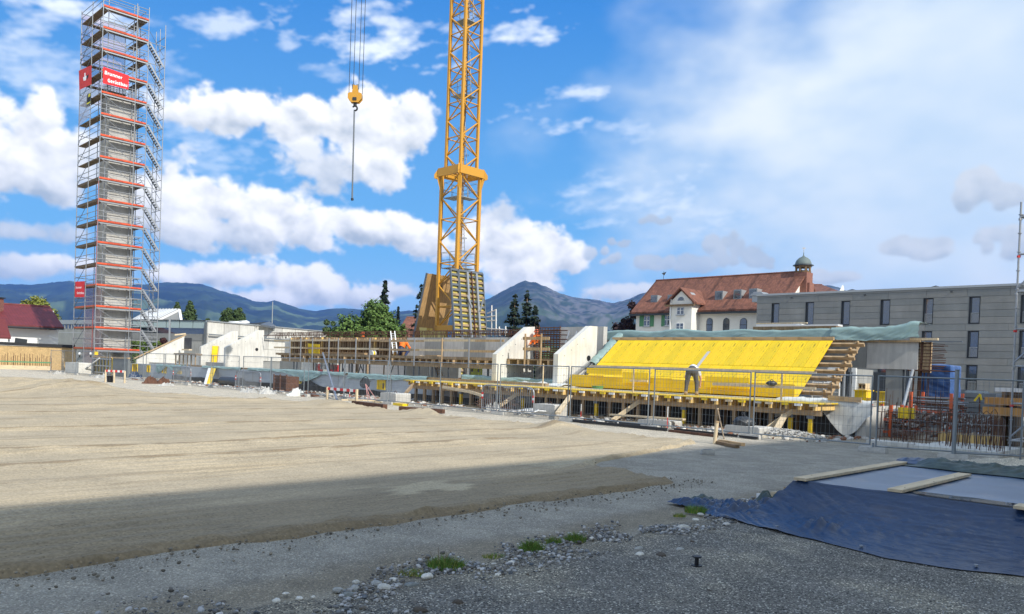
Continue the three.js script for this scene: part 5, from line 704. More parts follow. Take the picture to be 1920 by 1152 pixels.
{ // teal sheet, rail and timber down the left edge of the slope
  const t = drape('tarpaulin', 'teal tarpaulin bundled down the left edge of the yellow slope', M.tarp, 24.0, 24.35, 28.9, 31.6, 1.5, () => 0.1, 0.02), b = mb();
  t.geometry = mb().sheet(14, 50, (s, k) => { const a = s * 5.2, r = 0.16 * (1 + 0.8 * fbm(s * 3, k * 9, 2, 3)); return P(24.12 + Math.cos(a) * r * 1.5, mix(2.15, yS1 + 0.25, k) + Math.sin(a) * r, mix(29.9, vS1 + 0.5, k)); }).g[0];
  const r = thing('slope_rail', 'pale steel channel running down the left edge of the yellow slope', 'rail', P(24.3, 1.2, 29)); mb().bar(P(24.35, 1.15, 28.1), P(24.25, 2.55, 30.4), 0.12, 0.1).build('channel', M.galv, r); mb().bar(P(24.5, 1.12, 28.2), P(24.5, 2.3, 30.2), 0.05, 0.05).bar(P(24.05, 1.3, 28.6), P(24.05, 2.2, 29.9), 0.05, 0.05).build('pipe', M.galv, r);
  const d = thing('tarpaulin', 'grey plastic sheet crumpled at the left foot of the yellow slope', 'tarpaulin', P(25, 1.1, 27.6)); mb().sheet(40, 14, (s, k) => { const u = mix(23.4, 26.2, s), v = mix(26.9, 28.0, k); return P(u, 1.12 + 0.16 * Math.sin(Math.PI * k) * (0.6 + fbm(u * 2.5, v * 3, 1, 4)) + 0.02, v); }).build('sheet', M.netGrey.clone(), d).material = M.tarpWhite;
}
drape('tarpaulin', 'dirty white plastic sheet hanging over the wall corner right of the yellow slope', M.tarpWhite, 9.7, 13.0, VW - 0.05, VW + 1.4, 1.16, (s) => s < 0.62 ? 0.34 + 0.95 * Math.exp(-(((s - 0.24) / 0.17) ** 2)) : 0.36 + 0.3 * s, 0.2);
{ const p = thing('plank', 'brown plank weighing down the white sheet at the wall corner', 'plank', P(11, 1.3, 26.6)), a = onV(1553, 746, 26.42), b = onV(1616, 751, 26.42); board(p, 'board', M.wood, P(a.u, a.y, 26.40), P(b.u, b.y, 26.40), 0.05, 0.16); }
// ---------------------------------------------------------------- the shaft and its scaffold on the left
reseed(55);
function lettering(w, h, draw) { const c = document.createElement('canvas'); c.width = w; c.height = h; draw(c.getContext('2d'), w, h); const t = new THREE.CanvasTexture(c); t.colorSpace = THREE.SRGBColorSpace; return t; }
const KU = 81.6, KV = 27.1;
{
  const t = thing('concrete_shaft', 'tall slender concrete shaft inside the scaffold tower', 'tower', P(KU + 1.1, 0, KV + 1.2)), H = 26.6, n = 9;
  const shaftMat = std({ map: T.concrete, color: lin(0.9, 0.9, 0.9), roughness: 0.9 });
  for (let i = 0; i < n; i++) { const y0 = H * i / n + 0.012, y1 = H * (i + 1) / n; if (i) mb().gbox(KU, KU + 2.3, y0, y1, KV, KV + 2.5).build('wall_lift', shaftMat, t); else mb().gbox(KU, KU + 2.3, 0, y1, KV, KV + 0.85).gbox(KU, KU + 2.3, 0, y1, KV + 1.9, KV + 2.5).gbox(KU, KU + 2.3, 2.1, y1, KV + 0.85, KV + 1.9).gbox(KU + 1.9, KU + 2.3, 0, 2.1, KV + 0.85, KV + 1.9).build('wall_lift', shaftMat, t); }
  for (let i = 0; i < n; i++) { const b = mb(); for (const v of [0.5, 1.25, 2.0]) for (const y of [0.6, 2.0]) b.tube(P(KU + 0.01, H * i / n + y, KV + v), P(KU - 0.008, H * i / n + y, KV + v), 0.04, 6); if (i) b.build('tie_hole', M.galvDark, t); }
  for (let i = 0; i < 34; i++) { const k = i / 34 * 4, s = Math.floor(k), f = k - s, u = s === 0 ? f * 2.1 : s === 1 ? 2.1 : s === 2 ? (1 - f) * 2.1 : 0, v = s === 0 ? 0 : s === 1 ? f * 2.3 : s === 2 ? 2.3 : (1 - f) * 2.3; mb().tube(P(KU + 0.1 + u, H - 0.1, KV + 0.1 + v), P(KU + 0.1 + u, H + rr(1.2, 1.7), KV + 0.1 + v), 0.022, 4).build('starter_bar', M.galvDark, t); }
}
{
  const t = thing('scaffold_tower', 'tall tube scaffold with orange toe boards wrapped round the concrete shaft', 'scaffold', P(82.5, 0, 28)), U0 = 80.65, U1 = 83.55, U2 = 86.75, W0 = 26.0, W1 = 29.05, W2 = 30.15, W3 = 31.75, N = 17, y0 = 2.28, LIFT = 2.0, top = y0 + 16 * LIFT + 1.25, yL = (k) => y0 + k * LIFT;
  const post = (u, v, h = top) => { const b = mb().tube(P(u, 0.02, v), P(u, h, v), 0.038, 6); for (let y = 0.4; y < h; y += 1.0) b.tube(P(u, y - 0.03, v), P(u, y + 0.03, v), 0.052, 6); b.tube(P(u, 0, v), P(u, 0.04, v), 0.1, 6); return b.build('standard', M.galv, t); };
  for (const [u, v] of [[U0, W0], [U0, W1], [U0, W2], [U0 + 0.73, W0 + 0.73], [U0 + 0.73, W1], [U1, W0], [U2, W0], [U1, W0 + 0.73], [U2, W2], [U1, W2], [U2, W1], [U0 + 0.73, W2 - 0.73]]) post(u, v);
  for (const [u, v] of [[U0, W3], [U1 - 0.6, W3], [U1 - 0.6, W2 + 0.05], [U0 + 1.3, W3]]) post(u, v, top - 1.2);
  const lay = (name, m, p, q, r = 0.032) => mb().tube(p, q, r, 5).build(name, m, t);
  const toeTex = lettering(1024, 64, (x, w, h) => { x.fillStyle = '#d9552f'; x.fillRect(0, 0, w, h); x.fillStyle = '#31160c'; x.font = 'bold 46px sans-serif'; x.textAlign = 'center'; x.fillText('Brunner Gerüstbau', w / 2, 48, 420); });
  const toe = std({ map: toeTex, roughness: 0.6 });
  const boardFace = (name, m, p, q, h, th) => { const d = q.clone().sub(p), g = new THREE.BoxGeometry(d.length(), h, th); const mm = new THREE.Mesh(g, m); mm.name = name; mm.matrixAutoUpdate = true; const c = p.clone().add(q).multiplyScalar(0.5); c.y += h / 2; mm.position.copy(t.worldToLocal(c)); mm.rotation.y = Math.atan2(-d.z, d.x) - YAW; mm.castShadow = mm.receiveShadow = true; t.add(mm); return mm; };
  for (let k = 0; k < N; k++) {
    const y = yL(k), deck = (u0, u1, v0, v1) => mb().gbox(u0, u1, y - 0.075, y, v0, v1).build('deck', M.deck, t);
    deck(U0 + 0.03, U0 + 0.70, W0 + 0.03, W1 - 0.02); deck(U0 + 0.03, U0 + 0.70, W1 + 0.02, W2 - 0.02); deck(U0 + 0.74, U1 - 0.02, W0 + 0.03, W0 + 0.70); deck(U1 + 0.02, U2 - 0.03, W0 + 0.03, W0 + 0.70);
    deck(U0 + 0.74, U1 + 0.6, W2 - 0.70, W2 - 0.03); if (k > 12) deck(U2 - 0.72, U2 - 0.03, W0 + 0.74, W2 - 0.03);
    boardFace('toe_board', toe, P(U0 - 0.02, y - 0.02, W0 + 0.03), P(U0 - 0.02, y - 0.02, W1 - 0.03), 0.16, 0.03); boardFace('toe_board', toe, P(U0 - 0.02, y - 0.02, W1 + 0.03), P(U0 - 0.02, y - 0.02, W2 - 0.05), 0.14, 0.03);
    if (k < 9) mb().gbox(U0 + 0.05, U2 - 0.05, y - 0.01, y + 0.15, W0 + 0.04, W0 + 0.07).build('toe_board', k < 4 ? M.orange : M.deck, t);
    mb().gbox(U0, U0 + 0.025, y - 0.2, y - 0.08, W0, W2).build('ledger', M.galv, t);
    for (const h of [0.5, 1.0]) { lay('guard_rail', M.galv, P(U0, y + h, W0), P(U0, y + h, W2)); lay('guard_rail', M.galv, P(U0, y + h, W0), P(U2, y + h, W0)); lay('guard_rail', M.galv, P(U0 + 0.73, y + h, W2), P(U2, y + h, W2)); if (k > 11 || h > 0.8) lay('guard_rail', M.galv, P(U2, y + h, W0), P(U2, y + h, W2)); }
    lay('ledger', M.galv, P(U0, y - 0.06, W2), P(U2, y - 0.06, W2)); lay('ledger', M.galv, P(U0 + 0.73, y - 0.1, W0), P(U0 + 0.73, y - 0.1, W2)); lay('guard_rail', M.galv, P(U0 + 0.73, y + 1, W0 + 0.7), P(U0 + 0.73, y + 1, W2));
    for (const h of [0.5, 1.0]) lay('guard_rail', M.galv, P(U1 - 0.6, y + h, W2), P(U0 + 0.74, y + h, W2));
    const lo = k ? yL(k - 1) : 0.1; lay('diagonal', M.galv, P(U0 - 0.03, y - 0.1, W0 + 0.05), P(U0 - 0.03, lo + 0.1, W1 - 0.05), 0.026);
    lay('diagonal', M.galvDark, P(U2, lo + 0.1, W0 - 0.03), P(U1, y - 0.1, W0 - 0.03), 0.026);
    if (k < 16) { // stair flight beside the bay
      const a = P(U0 + 0.35, y, W2 + 0.1), b = P(U0 + 0.35, lo + (k ? 0 : 0), W3 - 0.12), o = A.clone().multiplyScalar(0.32), f = mb().bar(a.clone().add(o), b.clone().add(o), 0.05, 0.16).bar(a.clone().sub(o), b.clone().sub(o), 0.05, 0.16).build('stair_flight', M.galv, t);
      for (let i = 1; i < 9; i++) { const c = a.clone().lerp(b, i / 9); mb().bar(c.clone().add(o), c.clone().sub(o), 0.16, 0.035).build('tread', M.galvDark, f); }
      lay('stair_rail', M.galvDark, a.clone().sub(o).add(V3(0, 1, 0)), b.clone().sub(o).add(V3(0, 1, 0)), 0.022); lay('stair_rail', M.galv, a.clone().add(V3(0, 1, 0)).addScaledVector(A, 1.2), b.clone().add(V3(0, 1, 0)).addScaledVector(A, 1.2), 0.02);
      lay('ledger', M.galv, P(U0, y - 0.06, W2), P(U0, y - 0.06, W3)); lay('ledger', M.galv, P(U0, y - 0.06, W3), P(U1 - 0.6, y - 0.06, W3)); lay('guard_rail', M.galv, P(U0, y + 0.9, W3), P(U1 - 0.6, y + 0.9, W3)); if (k < 3) for (const h of [0.45, 0.95, 1.4]) lay('guard_rail', M.galv, P(U0 - 0.01, y - 2 + h, W2), P(U0 - 0.01, y - 2 + h, W3));
    }
  }
  const netP = (name, m, p) => mb().poly(p).build(name, m, t);
  netP('netting', M.net, [P(U2 + 0.06, yL(12) + 0.4, W0), P(U2 + 0.06, yL(12) + 0.4, W2), P(U2 + 0.06, yL(16) + 1, W2), P(U2 + 0.06, yL(16) + 1, W0)]); netP('netting', M.net, [P(U0 + 0.9, 0.4, W0 + 0.9), P(U2, 0.4, W0 + 0.9), P(U2, yL(3) + 0.6, W0 + 0.9), P(U0 + 0.9, yL(3) + 0.6, W0 + 0.9)]);
  netP('netting', M.netGrey, [P(U1 + 0.1, yL(11) + 0.2, W0 - 0.05), P(U2, yL(11) - 0.1, W0 - 0.05), P(U2, yL(12) + 0.75, W0 - 0.05), P(U1 + 0.1, yL(12) + 0.85, W0 - 0.05)]);
  for (const [u, y1, y2] of [[U0 - 0.05, yL(3), yL(8) - 0.3], [U0 + 0.5, 0.3, yL(2)]]) mb().tube(P(u, y1, W0 - 0.06), P(u - 0.05, y2, W0 - 0.06), 0.028, 5).build('hoist_rope', std({ color: lin(0.32, 0.07, 0.06) }), t);
  // banners tied to the scaffold
  const say = (x, w, h) => { x.fillStyle = '#e8262a'; x.fillRect(0, 0, w, h); x.fillStyle = '#ffffff'; x.font = 'bold 92px sans-serif'; x.save(); x.transform(1, 0, 0, 1, 0, 0); x.fillText('Brunner', w * 0.05, h * 0.42, w * 0.7); x.fillText('Gerüstbau', w * 0.18, h * 0.85, w * 0.78); x.restore(); };
  const cloth = (name, label, m, c, nu, nv) => { const b = thing(name, label, 'banner', c[3]); mb().sheet(nu, nv, (s, k) => { const p = c[0].clone().lerp(c[1], s), q = c[3].clone().lerp(c[2], s); p.lerp(q, k); p.addScaledVector(A, -0.05 * fbm(s * 3 + c[0].y, k * 2, 3, 3) - 0.02).addScaledVector(B, -0.05 * fbm(s * 3, k * 2 + c[0].y, 5, 3)); p.uvx = s; p.uvy = 1 - k; return p; }).build('cloth', m, b); const q = mb(); for (const p of c) q.tube(p, p.clone().addScaledVector(A, 0.1).addScaledVector(B, 0.06), 0.012, 4); q.build('tie', M.white, b); return b; };
  const onF = (x, y) => { const o = onU(x, y, U0 - 0.07); return P(U0 - 0.07, o.y, o.v); }, onL = (x, y) => { const o = onV(x, y, W0 - 0.07); return P(o.u, o.y, W0 - 0.07); };
  cloth('banner', 'big red banner with white lettering on the front of the scaffold tower', std({ map: lettering(512, 300, say), roughness: 0.7 }), [onF(193, 125), onF(241, 142), onF(240, 168), onF(192, 156)], 16, 10);
  cloth('banner', 'red banner with white lettering low on the left side of the scaffold tower', std({ map: lettering(360, 512, (x, w, h) => { x.fillStyle = '#e02a2c'; x.fillRect(0, 0, w, h); x.fillStyle = '#fff'; x.font = 'bold 100px sans-serif'; x.fillText('Brunner', 20, h * 0.45, w * 0.62); x.fillText('Gerüstbau', w * 0.2, h * 0.8, w * 0.75); }), roughness: 0.7 }), [onL(140.5, 528.5), onL(158.5, 527.5), onL(157.5, 557.5), onL(139.5, 557.5)], 10, 14);
  cloth('banner', 'red banner with white and dark emblem high on the scaffold tower left side', std({ map: lettering(400, 512, (x, w, h) => { x.fillStyle = '#d63a30'; x.fillRect(0, 0, w, h); x.fillStyle = '#fff'; x.beginPath(); x.moveTo(w * 0.44, h * 0.25); x.lineTo(w * 0.53, h * 0.25); x.lineTo(w * 0.53, h * 0.43); x.lineTo(w * 0.62, h * 0.43); x.lineTo(w * 0.56, h * 0.66); x.lineTo(w * 0.36, h * 0.62); x.lineTo(w * 0.32, h * 0.44); x.lineTo(w * 0.44, h * 0.43); x.fill(); x.fillStyle = '#2a2220'; x.beginPath(); x.moveTo(w * 0.6, h * 0.44); x.lineTo(w * 0.78, h * 0.40); x.lineTo(w * 0.74, h * 0.56); x.lineTo(w * 0.66, h * 0.66); x.lineTo(w * 0.6, h * 0.6); x.fill(); }), roughness: 0.7 }), [onL(147, 133), onL(171, 122), onL(171, 158), onL(148, 169)], 10, 14);
  cloth('banner', 'small black and yellow sign on the grey net of the scaffold tower', std({ map: lettering(256, 512, (x, w, h) => { x.fillStyle = '#55575a'; x.fillRect(0, 0, w, h); x.fillStyle = '#e3d52a'; x.fillRect(w * 0.35, h * 0.04, w * 0.5, h * 0.3); x.fillRect(w * 0.05, h * 0.72, w * 0.85, h * 0.14); x.fillStyle = '#17181a'; x.beginPath(); x.moveTo(w * 0.2, h * 0.32); x.lineTo(w * 0.92, h * 0.28); x.lineTo(w * 0.8, h * 0.74); x.lineTo(w * 0.1, h * 0.74); x.fill(); }), roughness: 0.7 }), [onL(163, 176), onL(170, 174), onL(169.5, 195), onL(161, 200)], 6, 10);
}

// ---------------------------------------------------------------- the tower crane
{
  const VC = 35.5, c0 = onV(855, 600, VC), UC = c0.u, Zc = P(UC, 0, VC).z * -1, s1 = 71 * Zc / FOCAL / 1.414 / 2, s2 = 57.5 * Zc / FOCAL / 1.414 / 2, yC = onV(858, 333, VC).y, yTop = onV(870, -90, VC).y;
  const t = thing('tower_crane', 'yellow lattice tower crane mast standing behind the works', 'crane', P(UC, 0, VC));
  const C = (y, i, s) => P(UC + [s, -s, -s, s][i], y, VC + [-s, -s, s, s][i]);
  const mast = (y0, y1, s, w, pitch) => {
    for (let i = 0; i < 4; i++) mb().bar(C(y0, i, s), C(y1, i, s), w, w, A).build('chord', M.crane, t);
    const n = Math.round((y1 - y0) / pitch), h = (y1 - y0) / n;
    for (let k = 0; k < n; k++) for (let i = 0; i < 4; i++) { const j = (i + 1) % 4, up = (k + i) % 2; mb().tube(C(y0 + k * h, up ? i : j, s), C(y0 + (k + 1) * h, up ? j : i, s), 0.05, 6).build('lacing', M.crane, t); if (k % 2 === 0) mb().tube(C(y0 + k * h, i, s), C(y0 + k * h, j, s), 0.042, 6).build('strut', M.crane, t); }
  };
  mast(0, yC, s1, 0.2, 1.42); mast(yC + 0.2, yTop, s2, 0.17, 1.12);
  // collar
  const cs = 85 * Zc / FOCAL / 1.414 / 2, col = mb(); for (let i = 0; i < 4; i++) col.bar(C(yC + 0.2, i, cs), C(yC + 0.2, (i + 1) % 4, cs), 0.14, 0.55); const collar = col.build('collar', M.crane, t);
  for (let i = 0; i < 4; i++) { const d = C(0, i, 1).sub(P(UC, 0, VC)).normalize(), p = C(yC, i, cs * 0.98); mb().prism([p.clone().add(V3(0, 0.55, 0)), p.clone().addScaledVector(d, 0.3).add(V3(0, 0.1, 0)), p.clone().addScaledVector(d, 0.3).add(V3(0, -0.15, 0)), p.clone().add(V3(0, -0.25, 0))], d.clone().cross(UP).multiplyScalar(0.1)).build('bracket', M.crane, collar); const e = C(yC - 0.1, i, cs), f = C(yC - 1.0, i, s1); mb().bar(e, f, 0.2, 0.16).build('gusset', M.crane, collar); }
  for (const py of [47, 183, 372, 503]) {
    const y = onV(865, py, VC).y, s = (py > 330 ? s1 : s2) - 0.12; mb().gbox(UC - s, UC + s, y - 0.05, y, VC - s, VC + s * 0.15).gbox(UC - s, UC - s * 0.1, y - 0.05, y, VC + s * 0.15, VC + s).build('platform', M.craneGrey, t);
    const r = mb(); for (const h of [0.5, 1.0]) for (let i = 0; i < 4; i++) r.tube(C(y + h, i, s), C(y + h, (i + 1) % 4, s), 0.018, 4); for (let i = 0; i < 4; i++) r.tube(C(y, i, s), C(y + 1, i, s), 0.018, 4).tube(C(y, i, s).lerp(C(y, (i + 1) % 4, s), 0.5), C(y + 1, i, s).lerp(C(y + 1, (i + 1) % 4, s), 0.5), 0.016, 4); r.build('platform_rail', M.craneGrey, t);
    const dy = 5.2, o = A.clone().multiplyScalar(0.2), b0 = P(UC - 0.15, y, VC + 0.35), b1 = P(UC + 0.1, y + dy, VC + 0.1), l = mb().tube(b0.clone().add(o), b1.clone().add(o), 0.025, 5).tube(b0.clone().sub(o), b1.clone().sub(o), 0.025, 5).build('ladder', M.galv, t); const q = mb(); for (let i = 1; i < 18; i++) { const c = b0.clone().lerp(b1, i / 18); q.tube(c.clone().add(o), c.clone().sub(o), 0.014, 4); } q.build('rung', M.galv, l); for (let i = 4; i < 18; i += 3) { const c = b0.clone().lerp(b1, i / 18), g = new THREE.TorusGeometry(0.32, 0.018, 4, 14); g.rotateX(Math.PI / 2); g.translate(c.x, c.y, c.z + 0.2); mb().geo(g).build('safety_hoop', M.craneGrey, l); }
  }
  mb().path([P(UC - 0.6, yTop, VC - 0.3), P(UC - 0.5, yC + 12, VC - 0.45), P(UC - 0.62, yC + 5, VC - 0.3), P(UC - 0.4, yC + 1, VC - 0.5)], 0.03, 5, 40).build('cable', M.black, t);
  // base frame and its ballast
  for (const s of [-1, 1]) mb().bar(P(UC - 2.4, 0.5, VC + s * 0.9), P(UC + 2.4, 0.5, VC + s * 0.9), 0.4, 0.5).build('base_beam', M.crane, t);
  mb().bar(C(4.35, 0, s1 + 0.05), C(4.35, 1, s1 + 0.05), 0.1, 0.4).bar(C(4.35, 1, s1 + 0.05), C(4.35, 2, s1 + 0.05), 0.1, 0.4).build('base_collar', M.crane, t);
  const b = thing('ballast_frame', 'pale yellow steel frame at the foot of the crane showing above the rebar', 'steel frame', P(UC + 1.6, 0, VC - 0.6)), pale = std({ color: lin(0.62, 0.5, 0.16), roughness: 0.6 });
  { const a = onV(786, 614, VC - 1.4), e = onV(800, 626, VC - 1.4); mb().prism([P(a.u, a.y, VC - 1.4), P(e.u, a.y - 0.06, VC - 1.4), P(e.u, e.y - 0.5, VC - 1.4), P(a.u - 0.25, e.y - 0.5, VC - 1.4)], B.clone().multiplyScalar(0.5)).build('skip', pale, b); const f = onV(835, 620, VC - 1.4); mb().gbox(f.u, e.u - 0.05, 0.2, f.y - 0.05, VC - 1.4, VC - 1.2).build('block', pale, b); }
  // formwork elements leaning on the mast
  const leaf = (name, label, v0, v1, uB, yB, uT, yT) => { const o = thing(name, label, 'formwork', P(uB, 0, (v0 + v1) / 2)); o.userData.spec = undefined; delete o.userData.spec; return { o, pt: (v, k, h) => { const k2 = (yT - yB); const dir = V3(0, k2, 0).addScaledVector(A, uT - uB).normalize(), n = B.clone().cross(dir).normalize(); if (n.dot(A) > 0) n.negate(); return P(uB, yB, v).lerp(P(uT, yT, v), k).addScaledVector(n, h); }, n: (() => { const dir = V3(0, yT - yB, 0).addScaledVector(A, uT - uB).normalize(), n = B.clone().cross(dir).normalize(); return n.dot(A) > 0 ? n.negate() : n; })() }; };
  {
    const v0 = VC - 1.3, q = onV(779, 622, v0), p = onV(802, 513, v0), k = q.y / (p.y - q.y), f = leaf('plywood_formwork', 'tall bare plywood panel leaning against the left side of the crane mast', v0, v0 + 2.7, q.u + (q.u - p.u) * k, 0.0, p.u, p.y);
    for (let i = 0; i < 4; i++) { const a = v0 + 2.7 * i / 4 + 0.004, e = v0 + 2.7 * (i + 1) / 4 - 0.004; mb().prism([f.pt(a, 0, 0), f.pt(e, 0, 0), f.pt(e, 1, 0), f.pt(a, 1, 0)], f.n.clone().multiplyScalar(-0.025)).build('plywood_sheet', M.ply, f.o); }
    for (let i = 0; i < 6; i++) { const a = v0 + 0.05 + i * 0.5; mb().bar(f.pt(a, 0, -0.13), f.pt(a, 1, -0.13), 0.08, 0.2, f.n).build('backing_beam', i ? M.beam : M.galvDark, f.o); }
  }
  {
    const v0 = VC - 2.0, q = onV(850, 622, v0), p = onV(843, 505, v0), k = q.y / (p.y - q.y), ub = q.u + (q.u - p.u) * k, va = onU(857, 508, p.u).v, vb = onU(903, 516, p.u).v;
    for (const [name, label, a0, a1, skin] of [['formwork_element', 'narrow dark ribbed formwork panel leaning on the right side of the crane mast', v0, va - 0.05, M.formYellow], ['formwork_element', 'wide yellow ribbed formwork panel leaning on the right side of the crane mast', va + 0.05, vb, M.formYellow]]) {
      const f = leaf(name, label, a0, a1, ub, 0, p.u, p.y); mb().prism([f.pt(a0, 0, 0), f.pt(a1, 0, 0), f.pt(a1, 1, 0), f.pt(a0, 1, 0)], f.n.clone().multiplyScalar(-0.03)).build('form_face', skin, f.o);
      for (let i = 0; i <= 25; i++) mb().bar(f.pt(a0, i / 25, 0.06), f.pt(a1, i / 25, 0.06), 0.14, 0.13, f.n).build('rib', i % 3 === 2 ? M.woodGrey : M.galvDark, f.o);
      for (const v of [a0, a1]) mb().bar(f.pt(v, 0, 0.07), f.pt(v, 1, 0.07), 0.07, 0.14, f.n).build('side_rail', M.galvDark, f.o);
      if (a1 - a0 > 1.2) { for (const g of [0.3, 0.68]) mb().bar(f.pt(mix(a0, a1, g), 0.02, 0.2), f.pt(mix(a0, a1, g), 0.99, 0.2), 0.15, 0.12, f.n).build('waler', M.galv, f.o); mb().bar(f.pt(mix(a0, a1, 0.5), 0, 0.14), f.pt(mix(a0, a1, 0.5), 1, 0.14), 0.07, 0.1, f.n).build('joint_rail', M.rust, f.o); for (const [g, h, g2, h2] of [[0.2, 0.8, 0.36, 0.7], [0.7, 0.68, 0.86, 0.78], [0.24, 0.3, 0.36, 0.4], [0.7, 0.4, 0.9, 0.3], [0.72, 0.28, 0.92, 0.18]]) board(f.o, 'turnbuckle', M.galv, f.pt(mix(a0, a1, g), h, 0.3), f.pt(mix(a0, a1, g2), h2, 0.3), 0.08, 0.08); }
    }
    const s = thing('tube_scaffold', 'pale galvanised scaffold tubes beside the wide yellow formwork panel', 'scaffold', P(UC - 3, 0, VC + 2)); const g = (x, y, v) => { const o = onV(x, y, v); return P(o.u, o.y, v); };
    for (const [x0, y0, x1, y1] of [[922, 630, 922, 573], [930, 630, 930, 580], [948, 630, 948, 612], [937, 630, 936, 613], [913, 595, 930, 592], [913, 602, 931, 601], [913, 616, 950, 619], [913, 622, 950, 623], [914, 588, 930, 581]]) mb().tube(g(x0, y0, VC + 2.5), g(x1, y1, VC + 2.5), 0.045, 5).build('tube', M.white, s);
  }
}
{ // the hook
  const Z = 46, c = at(666, 181, Z), t = thing('crane_hook', 'yellow crane hook block hanging on four ropes with a long sling below', 'crane hook', c, undefined, 0), s = Z / FOCAL, q = (x, y, z = 0) => c.clone().add(V3(x * s, -y * s, z));
  for (const z of [-0.16, 0.14]) mb().prism([q(-13, -4, z), q(-9, -6, z), q(9, -6, z), q(13, -4, z), q(13, 5, z), q(7, 12, z), q(-7, 12, z), q(-13, 5, z)], V3(0, 0, 0.03)).build('side_plate', M.crane, t);
  mb().prism([q(-4, -20, -0.1), q(4, -20, -0.1), q(6, -6, -0.1), q(-6, -6, -0.1)], V3(0, 0, 0.2)).build('head', M.crane, t); mb().tube(q(-4, -22), q(-4, -14), 0.08, 8).tube(q(4, -22), q(4, -14), 0.08, 8).build('swivel', M.galvDark, t);
  for (const x of [-8, 8]) { const g = new THREE.CylinderGeometry(0.16, 0.16, 0.2, 14); g.rotateX(Math.PI / 2); const o = q(x, 0); g.translate(o.x, o.y, o.z); mb().geo(g).build('sheave', M.craneGrey, t); } mb().box(q(0, 6, 0.19), 0.22, 0.16, 0.04).build('rating_plate', M.frame, t);
  mb().tube(q(0, 11), q(0, 18), 0.1, 8).build('shank', M.black, t); { const g = new THREE.TorusGeometry(0.13, 0.05, 6, 16, 4.6); const o = q(0, 22); g.rotateZ(-1.9); g.translate(o.x, o.y, o.z); mb().geo(g).build('hook', M.black, t); }
  const e = at(660, 372, Z); mb().tube(q(-1, 25), e, 0.045, 7).build('sling', M.galvDark, t); mb().tube(e, e.clone().add(V3(0.02, -0.12, 0)), 0.08, 7).build('sling_end', M.black, t);
  for (const [x, y] of [[-12, -4], [-4, -20], [6, -20], [13, -4]]) { const p = q(x, y); mb().tube(p, p.clone().add(V3(0, 7.5, 0)), 0.017, 4).build('rope', M.frame, t); }
}
// the scaffold at the right edge of the frame
{
  const Z = 21.5, f = at(1893, 862, Z); f.y = 0; const t = thing('scaffold_tower', 'galvanised scaffold with braced standards at the right edge of the frame', 'scaffold', f.clone(), undefined, YAW), H = at(1917, 372, Z).y, R = A.clone().negate();
  const post = (p, h) => { const b = mb().tube(p.clone().add(V3(0, 0.05, 0)), p.clone().add(V3(0, h, 0)), 0.026, 8).build('standard', M.galv, t); const q = mb(); for (let y = 0.45; y < h; y += 0.5) q.tube(p.clone().add(V3(0, y, 0)), p.clone().add(V3(0, y + 0.02, 0)), 0.05, 8); q.build('rosette', M.galv, b); mb().box(p.clone().add(V3(0, 0.03, 0)), 0.2, 0.03, 0.2).build('base_plate', M.galv, b); return b; };
  const p1 = f.clone(), p2 = f.clone().addScaledVector(R, 1.6).addScaledVector(B, 0), p3 = f.clone().addScaledVector(B, 2.4), p4 = p2.clone().addScaledVector(B, 2.4); post(p1, H - 0.1); post(p2, H - 1.2); post(p3, 3.2); post(p4, H - 1.2);
  for (let k = 0; k < 4; k++) { const y = 0.4 + k * 2; if (y > H - 0.3) continue; const a = p1.clone().setY(y), b = p2.clone().setY(y), h = mb(); mb().tube(a, b, 0.026, 6).build('ledger', M.galv, t); if (y + 1 < H - 1.3) mb().tube(a.clone().setY(y + 1), b.clone().setY(y + 1), 0.026, 6).build('ledger', M.galv, t); if (k < 3) mb().tube(a.clone().setY(y + 0.1), b.clone().setY(y + 1.8), 0.026, 6).build('diagonal', M.galv, t); for (const yy of [y, y + 1].filter((q) => q < H - 0.3)) mb().box(p1.clone().setY(yy - 0.06), 0.065, 0.06, 0.065).build('coupler', yy > y ? M.red : M.galv, t); if (k === 3 || k === 2) mb().prism([a.clone(), b.clone(), b.clone().addScaledVector(B, 0.7), a.clone().addScaledVector(B, 0.7)], V3(0, 0.06, 0)).build('deck', M.galv, t); if (k === 0) mb().tube(p1.clone().setY(0.4), p3.clone().setY(0.4), 0.026, 6).build('ledger', M.galv, t); }
}
// ---------------------------------------------------------------- site fence, barriers, blocks
reseed(606);
const VF = 22.2;
const gY = (p) => lumpy(p.x, p.z);
function fencePanel(label, p, q) {
  const t = thing('site_fence', label, 'site fence', p.clone().add(q).multiplyScalar(0.5), 'mesh panels of the site fence'), d = q.clone().sub(p), L = d.length(); d.normalize();
  const f = (s, y) => p.clone().addScaledVector(d, s).setY(y);
  for (const s of [0.03, L - 0.03]) mb().tube(f(s, 0.02), f(s, 2.02), 0.022, 7).build('post', M.fence, t); for (const y of [0.16, 2.0]) mb().tube(f(0.03, y), f(L - 0.03, y), 0.02, 7).build('rail', M.fence, t);
  const w = mb(); for (let s = 0.15; s < L - 0.05; s += 0.125) w.tube(f(s, 0.16), f(s, 2.0), 0.0034, 3); for (let y = 0.36; y < 2; y += 0.26) w.tube(f(0.03, y), f(L - 0.03, y), 0.0034, 3); stuffed(w.build('mesh_wire', M.fence, t)); return t;
}
